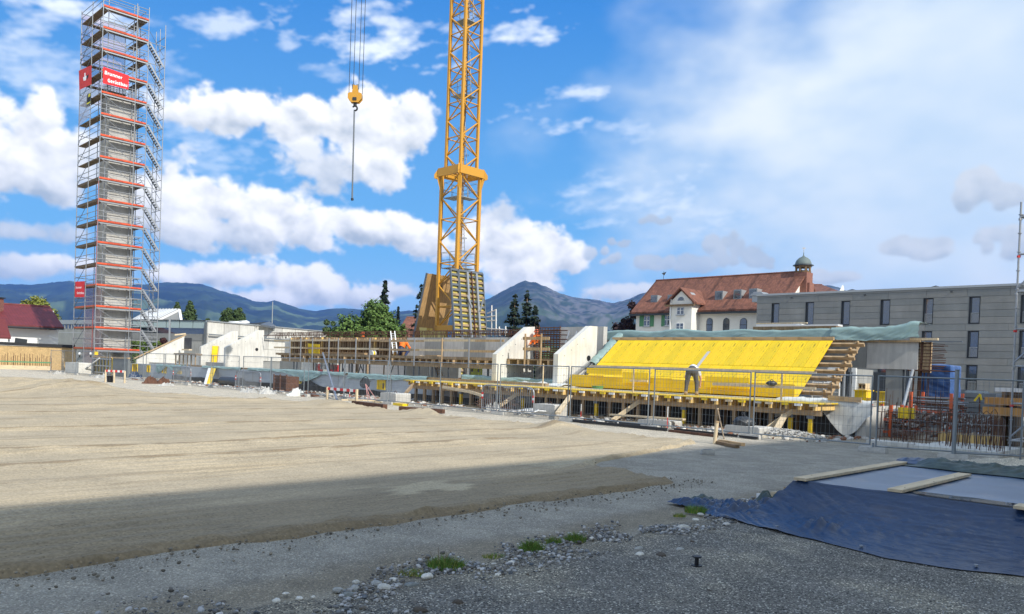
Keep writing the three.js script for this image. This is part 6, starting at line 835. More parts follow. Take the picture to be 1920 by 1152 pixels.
function fenceFoot(label, p) { const t = thing('fence_ballast', label, 'ballast block', p, 'concrete feet of the site fence', YAW + Math.PI / 2 + 1.57); const a = toUV(p); mb().prism([P(a.u - 0.36, -0.03, a.v - 0.11), P(a.u + 0.36, -0.03, a.v - 0.11), P(a.u + 0.33, 0.14, a.v - 0.09), P(a.u - 0.33, 0.14, a.v - 0.09)], B.clone().multiplyScalar(0.22)).build('block', M.stone, t); mb().tube(P(a.u, 0.13, a.v), P(a.u, 0.2, a.v), 0.03, 8).build('socket', M.fence, t); return t; }
{
  const what = ['beside the white sheeted wall corner', 'before the right half of the yellow slope', 'in front of the bending worker', 'before the left half of the yellow slope', 'before the two big right stair walls', 'in front of the large crowd barrier', 'before the left end of the timber deck', 'in front of the right yellow box-out', 'in front of the leaning grey pole', 'in front of the left yellow box-out', 'before the rusty box and white sacks', 'in front of the middle crowd barrier', 'in front of the yellow leaning board', 'in front of the small left crowd barrier', 'in front of the rust heaps', 'in front of the blue tarpaulin heap', 'in front of the grey ribbed steel forms', 'at the foot of the scaffold tower', 'beside the pale tall concrete block', 'in front of the near hoarding end', 'in front of the far left hoarding'];
  for (let i = 0; i < 20; i++) { const u = 8.1 + 3.6 * i, o = rr(-0.1, 0.1); fencePanel('mesh fence section ' + what[i], P(u + 0.04, 0, VF + (i % 2 ? 0.05 : -0.05)), P(u + 3.56, 0, VF + (i % 2 ? 0.05 : -0.05) + o)); }
  for (let i = 0; i <= 20; i++) fenceFoot('ballast block right of fence section ' + what[i], P(8.1 + 3.6 * i, 0, VF));
  const p1 = onY(1637, 849), p2 = onY(1788, 862), p3 = p2.clone().add(V3(3.4, 0, 0.25)), d = onY(1916, 868);
  fencePanel('wire mesh fence panel in front of the rebar area, behind the dark post', p1.clone().addScaledVector(B, 0.1), d); fencePanel('wire mesh fence panel at the right edge of the frame before the stacked beams', p2, p3);
  fenceFoot('weathered ballast block at the fence corner before the rebar area', p1); fenceFoot('ballast block under the dark post behind the green tarpaulin', p2);
  const t = thing('fence_post', 'thick dark post standing at the start of the right fence panel', 'post', p2.clone()); mb().tube(p2.clone().setY(0), p2.clone().setY(2.2), 0.05, 10).build('post', M.fence, t); mb().tube(p2.clone().setY(2.2), p2.clone().setY(2.22), 0.055, 10).build('cap', M.galvDark, t);
}
function barrier(label, p, q, h) {
  const t = thing('crowd_barrier', label, 'barrier', p.clone().add(q).multiplyScalar(0.5), 'steel crowd barriers by the fence'), d = q.clone().sub(p), L = d.length(); d.normalize(); const f = (s, y) => p.clone().addScaledVector(d, s).setY(y);
  mb().path([f(0, 0.02), f(0, h * 0.7), f(0.05, h * 0.93), f(0.22, h), f(L / 2, h), f(L - 0.22, h), f(L - 0.05, h * 0.93), f(L, h * 0.7), f(L, 0.02)], 0.03, 7, 60).build('frame', M.galv, t); mb().tube(f(0, 0.2), f(L, 0.2), 0.02, 6).build('lower_rail', M.galv, t);
  for (let s = 0.12; s < L - 0.06; s += 0.125) mb().tube(f(s, 0.2), f(s, h), 0.014, 5).build('bar', M.galv, t);
  for (const s of [0.02, L - 0.02]) { for (let i = 0; i < 3; i++) mb().bar(f(s, h * 0.5 + i * 0.09), f(s, h * 0.5 + i * 0.09 + 0.088), 0.07, 0.07).build('reflector', i % 2 ? M.white : M.red, t); mb().bar(f(s, 0.02).addScaledVector(B, -0.3), f(s, 0.02).addScaledVector(B, 0.3), 0.04, 0.03).build('foot', M.galv, t); }
}
{ const g = (x, y, v) => { const o = onV(x, y, v); return P(o.u, 0, v); }; barrier('large steel crowd barrier standing before the timber posts in the middle', g(903, 770, 22.9), g(1000, 777, 22.7), 1.12); barrier('steel crowd barrier between the left stair walls and the long deck', g(441, 728, 23.3), g(488, 732, 23.3), 1.08); barrier('small far steel crowd barrier left of the yellow leaning board', g(324, 716, 24), g(357, 720, 24), 1.1); }
function block(label, x0, x1, yTop, v, dep, mat = M.concrete) { const a = onV(x0, yTop, v), b = onV(x1, yTop, v), t = thing('concrete_block', label, 'concrete block', P((a.u + b.u) / 2, 0, v)), c = 0.04, h = a.y; mb().prism([P(b.u, -0.03, v), P(a.u, -0.03, v), P(a.u, h - c, v), P(a.u - c, h, v), P(b.u + c, h, v), P(b.u, h - c, v)], B.clone().multiplyScalar(dep)).build('block', mat, t); mb().path([P((a.u + b.u) / 2 - 0.12, h - 0.02, v + dep / 2), P((a.u + b.u) / 2, h + 0.1, v + dep / 2), P((a.u + b.u) / 2 + 0.12, h - 0.02, v + dep / 2)], 0.014, 5, 8).build('lifting_loop', M.rust, t); return [a.u, b.u, h]; }
block('grey concrete block beside the right yellow box-out', 713, 742, 736, 23.1, 0.9); block('tall pale concrete block left of the scaffold tower', 122, 147, 679, 23.6, 1.1, M.concreteLight);
const bk1 = block('concrete block half covered by debris at the right end of the large crowd barrier', 1000, 1040, 757, 23.9, 0.8), bk2 = block('low concrete block under the long plank before the yellow slope', 1196, 1256, 786, 23.6, 0.8), bk3 = block('low concrete block with a black bag on it, right of the wooden stake', 1359, 1424, 797, 23.0, 0.9);
{
  const pl = (name, label, list, mat, cat) => { const c = list[0][0], t = thing(name, label, cat, c.clone()); for (const [p, q, w, h, m] of list) mb().bar(p, q, w, h).build(name === 'plank' ? 'board' : 'piece', m ?? mat, t); return t; };
  const G = (x, y, h = 0) => onY(x, y, h), Vv = (x, y, v) => { const o = onV(x, y, v); return P(o.u, o.y, v); };
  pl('plank', 'long pale plank resting on the low concrete block', [[Vv(1145, 778, 23.8), Vv(1283, 787, 23.8), 0.2, 0.06]], M.woodPale, 'plank');
  pl('plank', 'pale plank leaning on the black bag block', [[G(1450, 818, 0.03), Vv(1472, 778, 25.1), 0.2, 0.05]], M.woodPale, 'plank');
  pl('plank', 'weathered plank leaning on the debris covered block', [[G(1046, 775, 0.25), Vv(1070, 742, 25.0), 0.18, 0.06]], M.woodPale, 'plank');
  pl('plank', 'crooked pale board slung behind the fence before the left end of the timber deck', [[Vv(830, 726, 23), Vv(880, 735, 23), 0.06, 0.12], [Vv(880, 735, 23), Vv(904, 742, 23), 0.06, 0.12]], M.woodPale, 'plank');
  pl('plank', 'slanting prop board at the left end of the timber deck', [[G(748, 752, 0.1), Vv(776, 720, 25), 0.1, 0.14]], M.woodGrey, 'plank');
  pl('plank', 'two dark boards lying on the ground beside the wooden stake', [[G(1342, 829, 0.05), G(1383, 838, 0.05), 0.12, 0.08, M.woodDark], [G(1350, 827, 0.05), G(1394, 834, 0.05), 0.12, 0.08, M.wood]], M.wood, 'plank');
  { const p = G(1339, 833), t = thing('stake', 'stout wooden stake driven into the sand before the fence', 'stake', p); mb().tube(p.clone().add(V3(0, -0.2, 0)), p.clone().add(V3(0.06, 0.62, 0)), 0.05, 8, 0.055).build('stake', M.woodPale, t); mb().tube(p.clone().add(V3(0.055, 0.58, 0)), p.clone().add(V3(0.061, 0.63, 0)), 0.062, 8).build('split_head', M.wood, t); }
  { const t = thing('steel_rod', 'thin steel rod leaning behind the wooden stake', 'rod', G(1357, 822)); mb().tube(G(1358, 824), Vv(1346, 768, 23.2), 0.02, 6).build('rod', M.woodGrey, t); mb().tube(Vv(1346, 768, 23.2), Vv(1345.6, 766, 23.2), 0.03, 6).build('end', M.woodPale, t); }
  for (const [x, y, y2, l] of [[1089, 785, 758, 'thin pale survey rod before the left part of the timber deck'], [1251, 803, 763, 'thin red and white survey rod beside the low concrete block'], [655, 750, 728, 'short red peg beside the leaning grey pole']]) { const t = thing('survey_rod', l, 'rod', G(x, y)); const p = G(x, y), q = p.clone().setY(onV(x, y2, toUV(p).v).y); mb().tube(p, p.clone().lerp(q, 0.5), 0.016, 6).build('rod', M.red, t); mb().tube(p.clone().lerp(q, 0.5), q, 0.016, 6).build('rod', M.white, t); }
  { const t = thing('pole', 'long grey pole leaning from the ground up to the long deck', 'pole', G(632, 752)); const p = G(632, 752), q = Vv(605, 662, 28.6); mb().tube(p, q, 0.055, 8).build('tube', M.galv, t); mb().tube(p, p.clone().lerp(q, 0.02), 0.07, 8).build('shoe', M.galvDark, t); }
  { const t = thing('formwork_board', 'white and yellow formwork board leaning on the foundation wall', 'board', G(385, 722)); const a = G(381, 722), b = G(394, 722), v = VW - 0.05, c = Vv(404, 691, v), d = Vv(390, 690, v); mb().prism([a, a.clone().lerp(b, 0.5), d.clone().lerp(c, 0.5), d], V3(0.03, 0, 0.03)).build('white_half', M.white, t); mb().prism([a.clone().lerp(b, 0.51), b, c, d.clone().lerp(c, 0.51)], V3(0.03, 0, 0.03)).build('yellow_half', M.yellow, t); mb().bar(a.clone().lerp(b, 0.5), d.clone().lerp(c, 0.5), 0.06, 0.1).build('batten', M.yellowB, t); }
  { const t = thing('warning_board', 'red and white striped barrier board on two wooden pegs', 'warning board', G(640, 758)); const p = G(613, 754), q = G(668, 760), h = 0.62; for (let i = 0; i < 9; i++) { const a = p.clone().lerp(q, i / 9).setY(h), b = p.clone().lerp(q, (i + 1) / 9).setY(h); mb().bar(a, b, 0.03, 0.12).build('stripe', i % 2 ? M.white : M.red, t); } for (const o of [p, q]) mb().bar(o.clone().setY(-0.1), o.clone().setY(h + 0.08), 0.09, 0.09).build('peg', M.woodPale, t); }
  { const t = thing('warning_board', 'small far red and white barrier board before the grey steel forms', 'warning board', G(215, 718)); const p = G(197, 717), q = G(233, 719), h = 0.75; for (let i = 0; i < 8; i++) mb().bar(p.clone().lerp(q, i / 8).setY(h), p.clone().lerp(q, (i + 1) / 8).setY(h), 0.03, 0.14).build('stripe', i % 2 ? M.white : M.red, t); for (const k of [0, 0.45, 1]) { const o = p.clone().lerp(q, k); mb().bar(o.clone().setY(-0.1), o.clone().setY(h + 0.05), 0.09, 0.09).build('peg', M.woodPale, t); } }
  { const o = G(206.5, 717), t = thing('bucket', 'black bucket standing under the far barrier board', 'bucket', o); mb().tube(o, o.clone().setY(0.42), 0.2, 14, 0.25).build('bucket', M.black, t); mb().path([o.clone().add(V3(-0.24, 0.4, 0)), o.clone().add(V3(0, 0.62, 0)), o.clone().add(V3(0.24, 0.4, 0))], 0.012, 5, 10).build('handle', M.galv, t); }
  { const c = Vv(685, 720, 25.6), t = thing('site_lamp', 'black work lamp on pink tripod legs before the foundation wall', 'lamp', c.clone().setY(0)); const g = new THREE.CylinderGeometry(0.3, 0.24, 0.2, 14); g.rotateX(1.2); g.rotateZ(0.4); g.translate(c.x, c.y, c.z); mb().geo(g).build('housing', M.rubber, t); mb().path([c.clone().add(V3(-0.28, 0.1, 0.1)), c.clone().add(V3(0, 0.4, 0)), c.clone().add(V3(0.28, 0.1, 0))], 0.025, 5, 10).build('bracket', M.black, t); for (const x of [695, 707, 690]) mb().tube(c, G(x, 752), 0.02, 5).build('leg', std({ color: lin(0.62, 0.3, 0.26) }), t); }
  pl('steel_beam', 'rusty steel beams lying on the ground beside the fence', [[G(663, 757, 0.12), G(722, 764, 0.12), 0.2, 0.22], [G(750, 766, 0.1), G(832, 772, 0.1), 0.16, 0.16]], M.rust, 'beam');
  pl('pipe_bundle', 'dark pipes and bars lying along the fence before the timber deck', [[G(1075, 789, 0.06), G(1250, 806, 0.06), 0.1, 0.1, M.black], [G(1100, 786, 0.05), G(1240, 800, 0.05), 0.08, 0.08, M.rubber], [G(1090, 791, 0.04), G(1170, 797, 0.04), 0.14, 0.06, M.rust], [G(1255, 808, 0.04), G(1345, 818, 0.04), 0.1, 0.08, M.rust], [G(1265, 805, 0.05), G(1420, 822, 0.05), 0.07, 0.07, M.black]], M.black, 'pipes');
  pl('plank', 'yellow and white boards lying at the foot of the grey block', [[G(742, 758, 0.05), G(760, 760, 0.05), 0.3, 0.1, M.yellow], [G(700, 754, 0.04), G(760, 757, 0.04), 0.2, 0.06, M.woodPale], [G(640, 750, 0.04), G(720, 752, 0.04), 0.2, 0.06, M.woodPale]], M.yellow, 'boards');
  // heaps
  const heap = (name, label, cat, x, y, w, h, mat, amp = 0.9) => { const o = toUV(G(x, y)), r = w * o.v / 0.70 / FOCAL, t = thing(name, label, cat, P(o.u, 0, o.v)); const sd = rr(0, 60); mb().sheet(30, 30, (s, k) => { const a = (s * 2 - 1) * 1.15, b = (k * 2 - 1) * 1.15, d = Math.hypot(a, b); return P(o.u + a * r, h * 0.8 * Math.max(0, 1 - d * d * (1 + 1.3 * fbm(a * 1.5 + sd, 3, b * 1.5, 2))) ** 0.6 * (0.75 + 1.3 * amp * fbm(a * 2.6 + sd, sd, b * 2.6, 4) + 0.5 * Math.abs(n3(a * 6 + sd, 1, b * 6))) - 0.03, o.v + b * Math.max(0.5, r * 0.6)); }).build('heap', mat, t); return t; };
  heap('rust_heap', 'left one of two rusty brown heaps behind the far fence', 'heap', 282, 720, 13, 0.55, M.rust); heap('rust_heap', 'right one of two rusty brown heaps behind the far fence', 'heap', 306, 720, 15, 0.55, M.rust); heap('rust_heap', 'pile of rusty scrap beside the black bitumen strip', 'heap', 582, 744, 16, 0.35, M.rust);
  heap('tarpaulin', 'small blue tarpaulin heap at the far end of the foundation wall', 'tarpaulin', 253, 709, 12, 0.65, M.tarpBlue); heap('sack_pile', 'pile of white sacks and wrapping left of the rusty box', 'sacks', 501, 739, 20, 0.4, M.rag, 1.8); heap('sack_pile', 'white plastic scraps beside the far rust heaps', 'sacks', 312, 724, 12, 0.22, M.rag, 1.8); heap('sack_pile', 'scraps of white foil under the middle crowd barrier', 'sacks', 466, 736, 22, 0.25, M.rag, 1.8);
  heap('sack_pile', 'white rags and foil at the right end of the large crowd barrier', 'sacks', 1050, 778, 12, 0.3, M.rag, 1.8); heap('sheet_heap', 'heap of pale corrugated sheet beside the rusty box', 'heap', 556, 743, 12, 0.5, M.tarpWhite, 1.2); { const q = onV(1395, 805, 23.4), t = thing('rubbish_bag', 'black rubbish bag lying on the low concrete block', 'bag', P(q.u, bk3[2], 23.4)), g = new THREE.SphereGeometry(1, 40, 24), p = g.attributes.position; for (let i = 0; i < p.count; i++) { const x = p.getX(i), y = p.getY(i), z = p.getZ(i), k = 1 + 0.5 * Math.abs(fbm(x * 1.6, y * 1.6, z * 1.6 + 4, 4)) - 0.1; p.setXYZ(i, x * 0.36 * k, Math.max(-0.08, y * 0.22 * k), z * 0.28 * k); } g.computeVertexNormals(); g.translate(...P(q.u, bk3[2] + 0.09, 23.4).toArray()); mb().geo(g).build('bag', M.rubber, t); mb().tube(P(q.u, bk3[2] + 0.28, 23.4), P(q.u + 0.05, bk3[2] + 0.42, 23.4), 0.03, 6, 0.06).build('knot', M.rubber, t); }
  heap('sack_pile', 'pale rubble and rags before the far scaffold foot', 'rubble', 190, 709, 24, 0.3, M.rag, 1.8); heap('rubble', 'broken stone and scraps along the fence before the hoarding', 'rubble', 110, 702, 20, 0.3, M.stone, 1.6);
  { const a = Vv(514, 724, 24.4), b = Vv(537, 741, 24.4), t = thing('steel_crate', 'rusty steel crate before the black bitumen strip', 'crate', P(toUV(a).u, 0, 24.4)), A0 = toUV(a), B0 = toUV(b); for (let i = 0; i < 5; i++) mb().gbox(B0.u, A0.u, 0.03 + i * 0.19, 0.18 + i * 0.19, 24.4, 24.45).build('slat', M.rust, t); for (const u of [A0.u, (A0.u + B0.u) / 2, B0.u]) mb().gbox(u - 0.04, u + 0.04, 0, 1.0, 24.33, 24.4).build('stanchion', M.rust, t); mb().gbox(B0.u, A0.u, 0, 0.9, 24.46, 25.2).build('load', M.rust, t); }
  { const t = thing('membrane_roll', 'thick black roll of membrane lying before the left stair walls', 'roll', G(432, 728)); const p = Vv(416, 719, 25.2), q = Vv(452, 722, 25.2); mb().tube(p.setY(0.3), q.setY(0.3), 0.3, 16).build('roll', M.rubber, t); mb().tube(q.clone(), q.clone().add(V3(0.03, 0, 0.01)), 0.12, 12).build('core', M.black, t); }
  { const t = thing('hose', 'white hose coiled on the ground at the end of the large crowd barrier', 'hose', G(1000, 778)), pts = []; for (let i = 0; i < 26; i++) { const o = G(975 + i * 1.8, 778 + 2 * Math.sin(i)); pts.push(o.add(V3(0.25 * Math.cos(i * 1.9), 0.08 + 0.14 * Math.abs(Math.sin(i * 1.3)), 0.25 * Math.sin(i * 1.9)))); } mb().path(pts, 0.03, 6, 140).build('hose', M.whitePlastic, t); mb().tube(pts[25], pts[25].clone().add(V3(0.1, 0, 0)), 0.045, 8).build('coupling', M.galv, t); }
  { const t = thing('rebar_pile', 'tangle of rusty bent rebar behind the large crowd barrier', 'rebar', G(930, 768)); for (let i = 0; i < 40; i++) { const x = rr(895, 965), o = G(x, rr(764, 772)); mb().path([o.clone().setY(0.05), o.clone().add(V3(rr(-0.4, 0.4), rr(0.1, 0.5), rr(-0.2, 0.2))), o.clone().add(V3(rr(-0.9, 0.9), rr(0, 0.5), rr(-0.3, 0.3)))], 0.014, 4, 8).build('bar', M.rust, t); } }
  heap('sack_pile', 'crumpled white sack lying in front of the rebar tangle', 'sack', 926, 772, 9, 0.4, M.rag, 1.6);
  { const o = G(1327, 853), t = thing('brick', 'single dark brick lying alone on the gravel', 'brick', o); mb().box(o.clone().setY(0.06), 0.3, 0.12, 0.14).build('brick', M.stone, t); mb().box(o.clone().setY(0.122), 0.2, 0.01, 0.07).build('frog', M.galvDark, t); }
  { const o = G(1306, 1068), t = thing('cable_spool', 'small empty black plastic spool lying on the tarmac', 'spool', o); o.y = 0.03; mb().tube(o, o.clone().add(V3(0, 0.012, 0)), 0.052, 20).tube(o.clone().add(V3(0, 0.085, 0)), o.clone().add(V3(0, 0.097, 0)), 0.045, 20).build('flange', M.black, t); mb().tube(o.clone().add(V3(0, 0.012, 0)), o.clone().add(V3(0, 0.085, 0)), 0.02, 14).build('core', M.black, t); }
  { const p = at(140, 652, 84).setY(0), q = at(-40, 650, 80).setY(0), d = q.clone().sub(p), L = d.length(), n = Math.round(L / 1.25), t = thing('hoarding', 'pale chipboard hoarding with a black cap at the left edge of the site', 'hoarding', p.clone()); d.normalize(); for (let i = 0; i < n; i++) mb().prism([p.clone().addScaledVector(d, L * (i + 0.006) / n), p.clone().addScaledVector(d, L * (i + 0.994) / n), p.clone().addScaledVector(d, L * (i + 0.994) / n).setY(2.35), p.clone().addScaledVector(d, L * (i + 0.006) / n).setY(2.35)], V3(0, 0, -0.03)).build('chipboard_panel', M.osb, t); mb().bar(p.clone().setY(2.5), q.clone().setY(2.55), 0.25, 0.32).build('cap', M.black, t); for (let i = 0; i < 14; i++) mb().bar(p.clone().addScaledVector(d, L * i / 14).add(V3(0, 0.02, -0.2)), p.clone().addScaledVector(d, L * i / 14).add(V3(0, 2.3, -0.2)), 0.1, 0.1).build('stud', M.wood, t);
    const r = thing('rebar_row', 'row of rusty starter bars with a green strip before the chipboard hoarding', 'rebar', p.clone().add(V3(-4, 0, 3))); for (let i = 0; i < 40; i++) { const o = p.clone().addScaledVector(d, 1 + i * (L - 2) / 40).add(V3(0, 0, 2.2 + rr(-0.2, 0.2))); mb().tube(o, o.clone().add(V3(rr(-0.03, 0.03), rr(1.2, 1.65), 0)), 0.026, 4).build('bar', M.rust, r); } mb().bar(p.clone().addScaledVector(d, 1).add(V3(0, 0.75, 2.3)), q.clone().add(V3(1, 0.75, 2.3)), 0.05, 0.12).build('strip', M.green, r); mb().bar(p.clone().addScaledVector(d, 1).add(V3(0, 0.2, 2.4)), q.clone().add(V3(1, 0.2, 2.4)), 0.3, 0.4).build('kerb_form', M.woodPale, r);
  }
  { // forms at the foot of the scaffold tower
    const v = 25.0, a = onV(175, 670, v), b = onV(210, 672, v), c = onV(212, 671, v), e = onV(241, 674, v), t = thing('formwork_element', 'timber wall form with cross rails at the foot of the scaffold tower', 'formwork', P(a.u, 0, v)); mb().gbox(b.u, a.u, 0.05, 1.5, v, v + 0.05).build('form_face', M.amber, t); for (let i = 0; i < 6; i++) mb().gbox(mix(b.u, a.u, i / 6 + 0.03), mix(b.u, a.u, i / 6 + 0.10), 0.05, 1.5, v - 0.1, v).build('rib', M.galvDark, t); for (const y of [0.15, 0.75, 1.35]) mb().gbox(b.u, a.u, y, y + 0.1, v - 0.16, v - 0.1).build('waler', M.galv, t); mb().gbox(b.u, a.u, 1.5, 1.62, v - 0.1, v + 0.1).build('cap_beam', M.wood, t);
    const s = thing('sheet_pile_wall', 'grey ribbed steel wall at the foot of the concrete shaft', 'steel wall', P(c.u, 0, v)); mb().gbox(e.u, c.u, 0.02, 1.5, v + 0.05, v + 0.1).build('sheet', M.steelWall, s); for (let i = 0; i < 13; i++) mb().gbox(mix(e.u, c.u, (i + 0.2) / 13), mix(e.u, c.u, (i + 0.75) / 13), 0.02, 1.5, v - 0.05, v + 0.05).build('rib', M.steelWall, s); mb().gbox(e.u, c.u, 1.5, 1.62, v - 0.08, v + 0.12).build('cap_beam', M.wood, s);
    const k = thing('raking_prop', 'white raking prop leaning on the timber form at the tower foot', 'prop', P(a.u, 0, v - 1)), p0 = G(148, 701), p1 = Vv(186, 672, v - 0.2); mb().tube(p0, p1, 0.06, 7).build('tube', M.white, k); mb().tube(p0, p0.clone().lerp(p1, 0.45), 0.075, 7).build('sleeve', M.galv, k);
    const y = thing('yellow_drum', 'small yellow canister hanging at the foot of the scaffold tower', 'canister', P(80.2, 1.7, 25.8)), d = Vv(180, 663, 25.7); mb().tube(d.clone().add(V3(0, -0.15, 0)), d.clone().add(V3(0, 0.2, 0)), 0.17, 12).build('body', M.yellow, y); mb().tube(d.clone().add(V3(0, 0.2, 0)), d.clone().add(V3(0, 0.27, 0)), 0.06, 8).build('neck', M.black, y);
    for (const [x, l] of [[149, 'left of two white globe lamps on the far fence'], [170, 'right of two white globe lamps on the far fence']]) { const q = Vv(x, 663.5, VF + 0.05), w = thing('warning_lamp', l, 'lamp', q.clone()), sg = new THREE.SphereGeometry(0.12, 10, 8); sg.translate(q.x, q.y, q.z); mb().geo(sg).build('globe', M.whitePlastic, w); mb().tube(q.clone().add(V3(0, -0.3, 0)), q.clone().add(V3(0, -0.1, 0)), 0.05, 6).build('battery', M.black, w); }
  }
  // ---- the yard right of the slope: rebar, racks, stacks
  { const t = thing('rebar_row', 'dense row of rusty hooked starter bars behind the right fence', 'rebar', P(4, 0, 24.5)); for (let i = 0; i < 62; i++) { const x = rr(1765, 1885), v = rr(23.6, 26), o = onV(x, 850, v), h = rr(0.75, 1.15), p = P(o.u, 0.02, v), lean = rr(-0.12, 0.12), w = rr(0.05, 0.1); mb().path([p, P(o.u + lean * 0.5, h * 0.6, v), P(o.u + lean, h, v), P(o.u + lean + w, h + 0.05, v), P(o.u + lean + 2 * w, h - 0.06, v), P(o.u + lean + 2.1 * w, h - 0.3, v)], 0.0115, 4, 12).build('hooked_bar', M.rust, t); } mb().gbox(onV(1900, 850, 25).u, onV(1745, 850, 25).u, -0.05, 0.14, 23.5, 26.2).build('slab', M.concreteLight, t); }
  { const t = thing('rebar_row', 'loose group of thin rusty starter bars behind the fence corner', 'rebar', P(8, 0, 25)); for (let i = 0; i < 70; i++) { const x = rr(1640, 1765), v = rr(24, 29), o = onV(x, 840, v), h = rr(0.7, 1.7); mb().tube(P(o.u, 0, v), P(o.u + rr(-0.06, 0.06), h, v), 0.008, 4).build('bar', M.rust, t); } for (const [y, v] of [[0.25, 24.4], [0.42, 25.4], [0.9, 26.5]]) mb().tube(P(onV(1765, 840, v).u, y, v), P(onV(1642, 840, v).u, y, v), 0.014, 4).build('tie_bar', M.rust, t); mb().gbox(onV(1765, 850, 25).u, onV(1642, 850, 25).u, -0.05, 0.12, 24.2, 24.8).build('footing', M.concreteLight, t);
    const c = thing('rebar_cage', 'short dense cage of rusty rebar on a footing behind the fence', 'rebar', P(8, 0, 25.2)); const a = onV(1672, 815, 25.2), b = onV(1718, 815, 25.2); for (let i = 0; i < 14; i++) mb().tube(P(mix(a.u, b.u, i / 13), 0.1, 25.2 + 0.3 * (i % 2)), P(mix(a.u, b.u, i / 13), a.y + rr(-0.04, 0.04), 25.2 + 0.3 * (i % 2)), 0.015, 4).build('bar', M.rust, c); for (let i = 0; i < 5; i++) mb().tube(P(a.u, mix(0.4, a.y, i / 4), 25.18), P(b.u, mix(0.4, a.y, i / 4), 25.18), 0.015, 4).build('stirrup', M.rust, c); }
  { const t = thing('formwork_sheet', 'long yellow sheet standing behind the hooked starter bars', 'board', P(4, 0, 26.6)), a = onV(1759, 811, 26.7), b = onV(1882, 822, 26.7); for (let i = 0; i < 3; i++) mb().gbox(mix(b.u, a.u, i / 3) + 0.01, mix(b.u, a.u, (i + 1) / 3) - 0.01, 0.1, a.y, 26.7, 26.73).build('sheet', M.beam, t); mb().gbox(b.u, a.u, 0.3, 0.4, 26.73, 26.8).build('batten', M.wood, t); }
  const rack = (label, x0, x1, y0, v, dep, n) => { const a = onV(x0, y0, v), b = onV(x1, y0, v), h = a.y, t = thing('stacking_rack', label, 'rack', P((a.u + b.u) / 2, 0, v + dep / 2), 'orange racks of scaffold tubes'); for (const u of [a.u, b.u]) for (const vv of [v, v + dep]) mb().gbox(u - 0.045, u + 0.045, 0, h, vv - 0.045, vv + 0.045).build('upright', M.orange, t); for (const vv of [v, v + dep]) for (const y of [0.18, h * 0.55]) mb().gbox(b.u, a.u, y - 0.04, y + 0.04, vv - 0.03, vv + 0.03).build('cross_bar', M.orange, t); for (let j = 0; j < n; j++) for (let i = 0; i < 3; i++) { const y = 0.3 + (h - 0.4) * j / n, vv = v + dep * (i + 0.5) / 3 + rr(-0.05, 0.05); mb().tube(P(a.u + 0.1, y, vv), P(b.u - 0.1 - rr(0, 0.3), y + rr(-0.02, 0.02), vv), 0.035, 5).build('tube', [M.galv, M.galvDark, M.rust][(i + j) % 3], t); } };
  rack('wide orange rack stacked with dark tubes under the blue sheeted stack', 1709, 1785, 735, 31, 1.3, 11); rack('small orange rack of pale tubes behind the fence corner', 1634, 1672, 758, 28, 1.0, 7); rack('red rack between the small orange rack and the steel columns', 1676, 1700, 760, 30, 1.0, 6);
  { const a = onV(1724, 684, 33.5), b = onV(1784, 690, 33.5), t = thing('wrapped_stack', 'tall stack wrapped in bright blue sheeting', 'wrapped stack', P((a.u + b.u) / 2, 0, 34)), bot = 1.35, sd = 3.3; mb().sheet(48, 30, (s, k) => { const q = s * 4, e = Math.floor(q), f = q - e, u0 = b.u, u1 = a.u, v0 = 33.5, v1 = 34.9; let u = e === 0 ? mix(u0, u1, f) : e === 1 ? u1 : e === 2 ? mix(u1, u0, f) : u0, v = e === 0 ? v0 : e === 1 ? mix(v0, v1, f) : e === 2 ? v1 : mix(v1, v0, f); if (e > 3) { u = u0; v = v0; } const top = k > 0.86, kk = Math.min(1, k / 0.86), sh = top ? (1 - k) / 0.14 : 1, um = (u0 + u1) / 2, vm = (v0 + v1) / 2, w = 0.13 * fbm(u * 2.2, kk * 2.5, v * 2.2, 4); return P(um + (u - um) * sh * (1 + w - 0.06 * kk), mix(bot, a.y, kk) + (top ? 0.06 * (1 - sh) : 0) + 0.06 * w, vm + (v - vm) * sh * (1 + w - 0.06 * kk)); }).build('sheeting', std({ map: T.blue, color: lin(1.7, 2.1, 2.6), roughness: 0.4 }), t); mb().gbox(b.u + 0.1, a.u - 0.1, 0, bot + 0.05, 33.6, 34.8).build('load', M.woodDark, t); }
  { const a = onV(1790, 736, 36), b = onV(1868, 742, 36), t = thing('container', 'low grey slatted steel container behind the right fence', 'container', P((a.u + b.u) / 2, 0, 37)), n = 7; mb().gbox(b.u, a.u, 0.1, a.y, 36.05, 38.2).build('body', M.galvDark, t); for (let i = 0; i < n; i++) mb().gbox(b.u, a.u, mix(0.15, a.y, i / n) + 0.02, mix(0.15, a.y, (i + 1) / n) - 0.02, 36, 36.05).build('slat', M.steelWall, t); }
  { const stack = (label, x0, x1, y, v, mat, dep, h) => { const a = onV(x0, y, v), b = onV(x1, y, v), t = thing('beam_stack', label, 'timber stack', P((a.u + b.u) / 2, 0, v + dep / 2)); const n = 6; for (let i = 0; i < n; i++) mb().gbox(b.u, a.u, a.y - h, a.y, v + dep * i / n, v + dep * (i + 0.9) / n).build('beam', mat, t); mb().gbox(b.u + 0.3, b.u + 0.5, 0, a.y - h, v, v + dep).gbox(a.u - 0.5, a.u - 0.3, 0, a.y - h, v, v + dep).build('bearer', M.woodDark, t); return t; };
    stack('upper stack of amber formwork beams at the right edge', 1847, 1960, 745, 27.5, M.oldBeam, 1.2, 0.22); stack('lower stack of amber formwork beams at the right edge', 1843, 1960, 763, 27.2, M.oldBeam, 1.2, 0.24); stack('flat stack of pale panels on top of the beam stacks at the right edge', 1865, 1915, 727, 28, M.whitePlastic, 1.2, 0.12); }
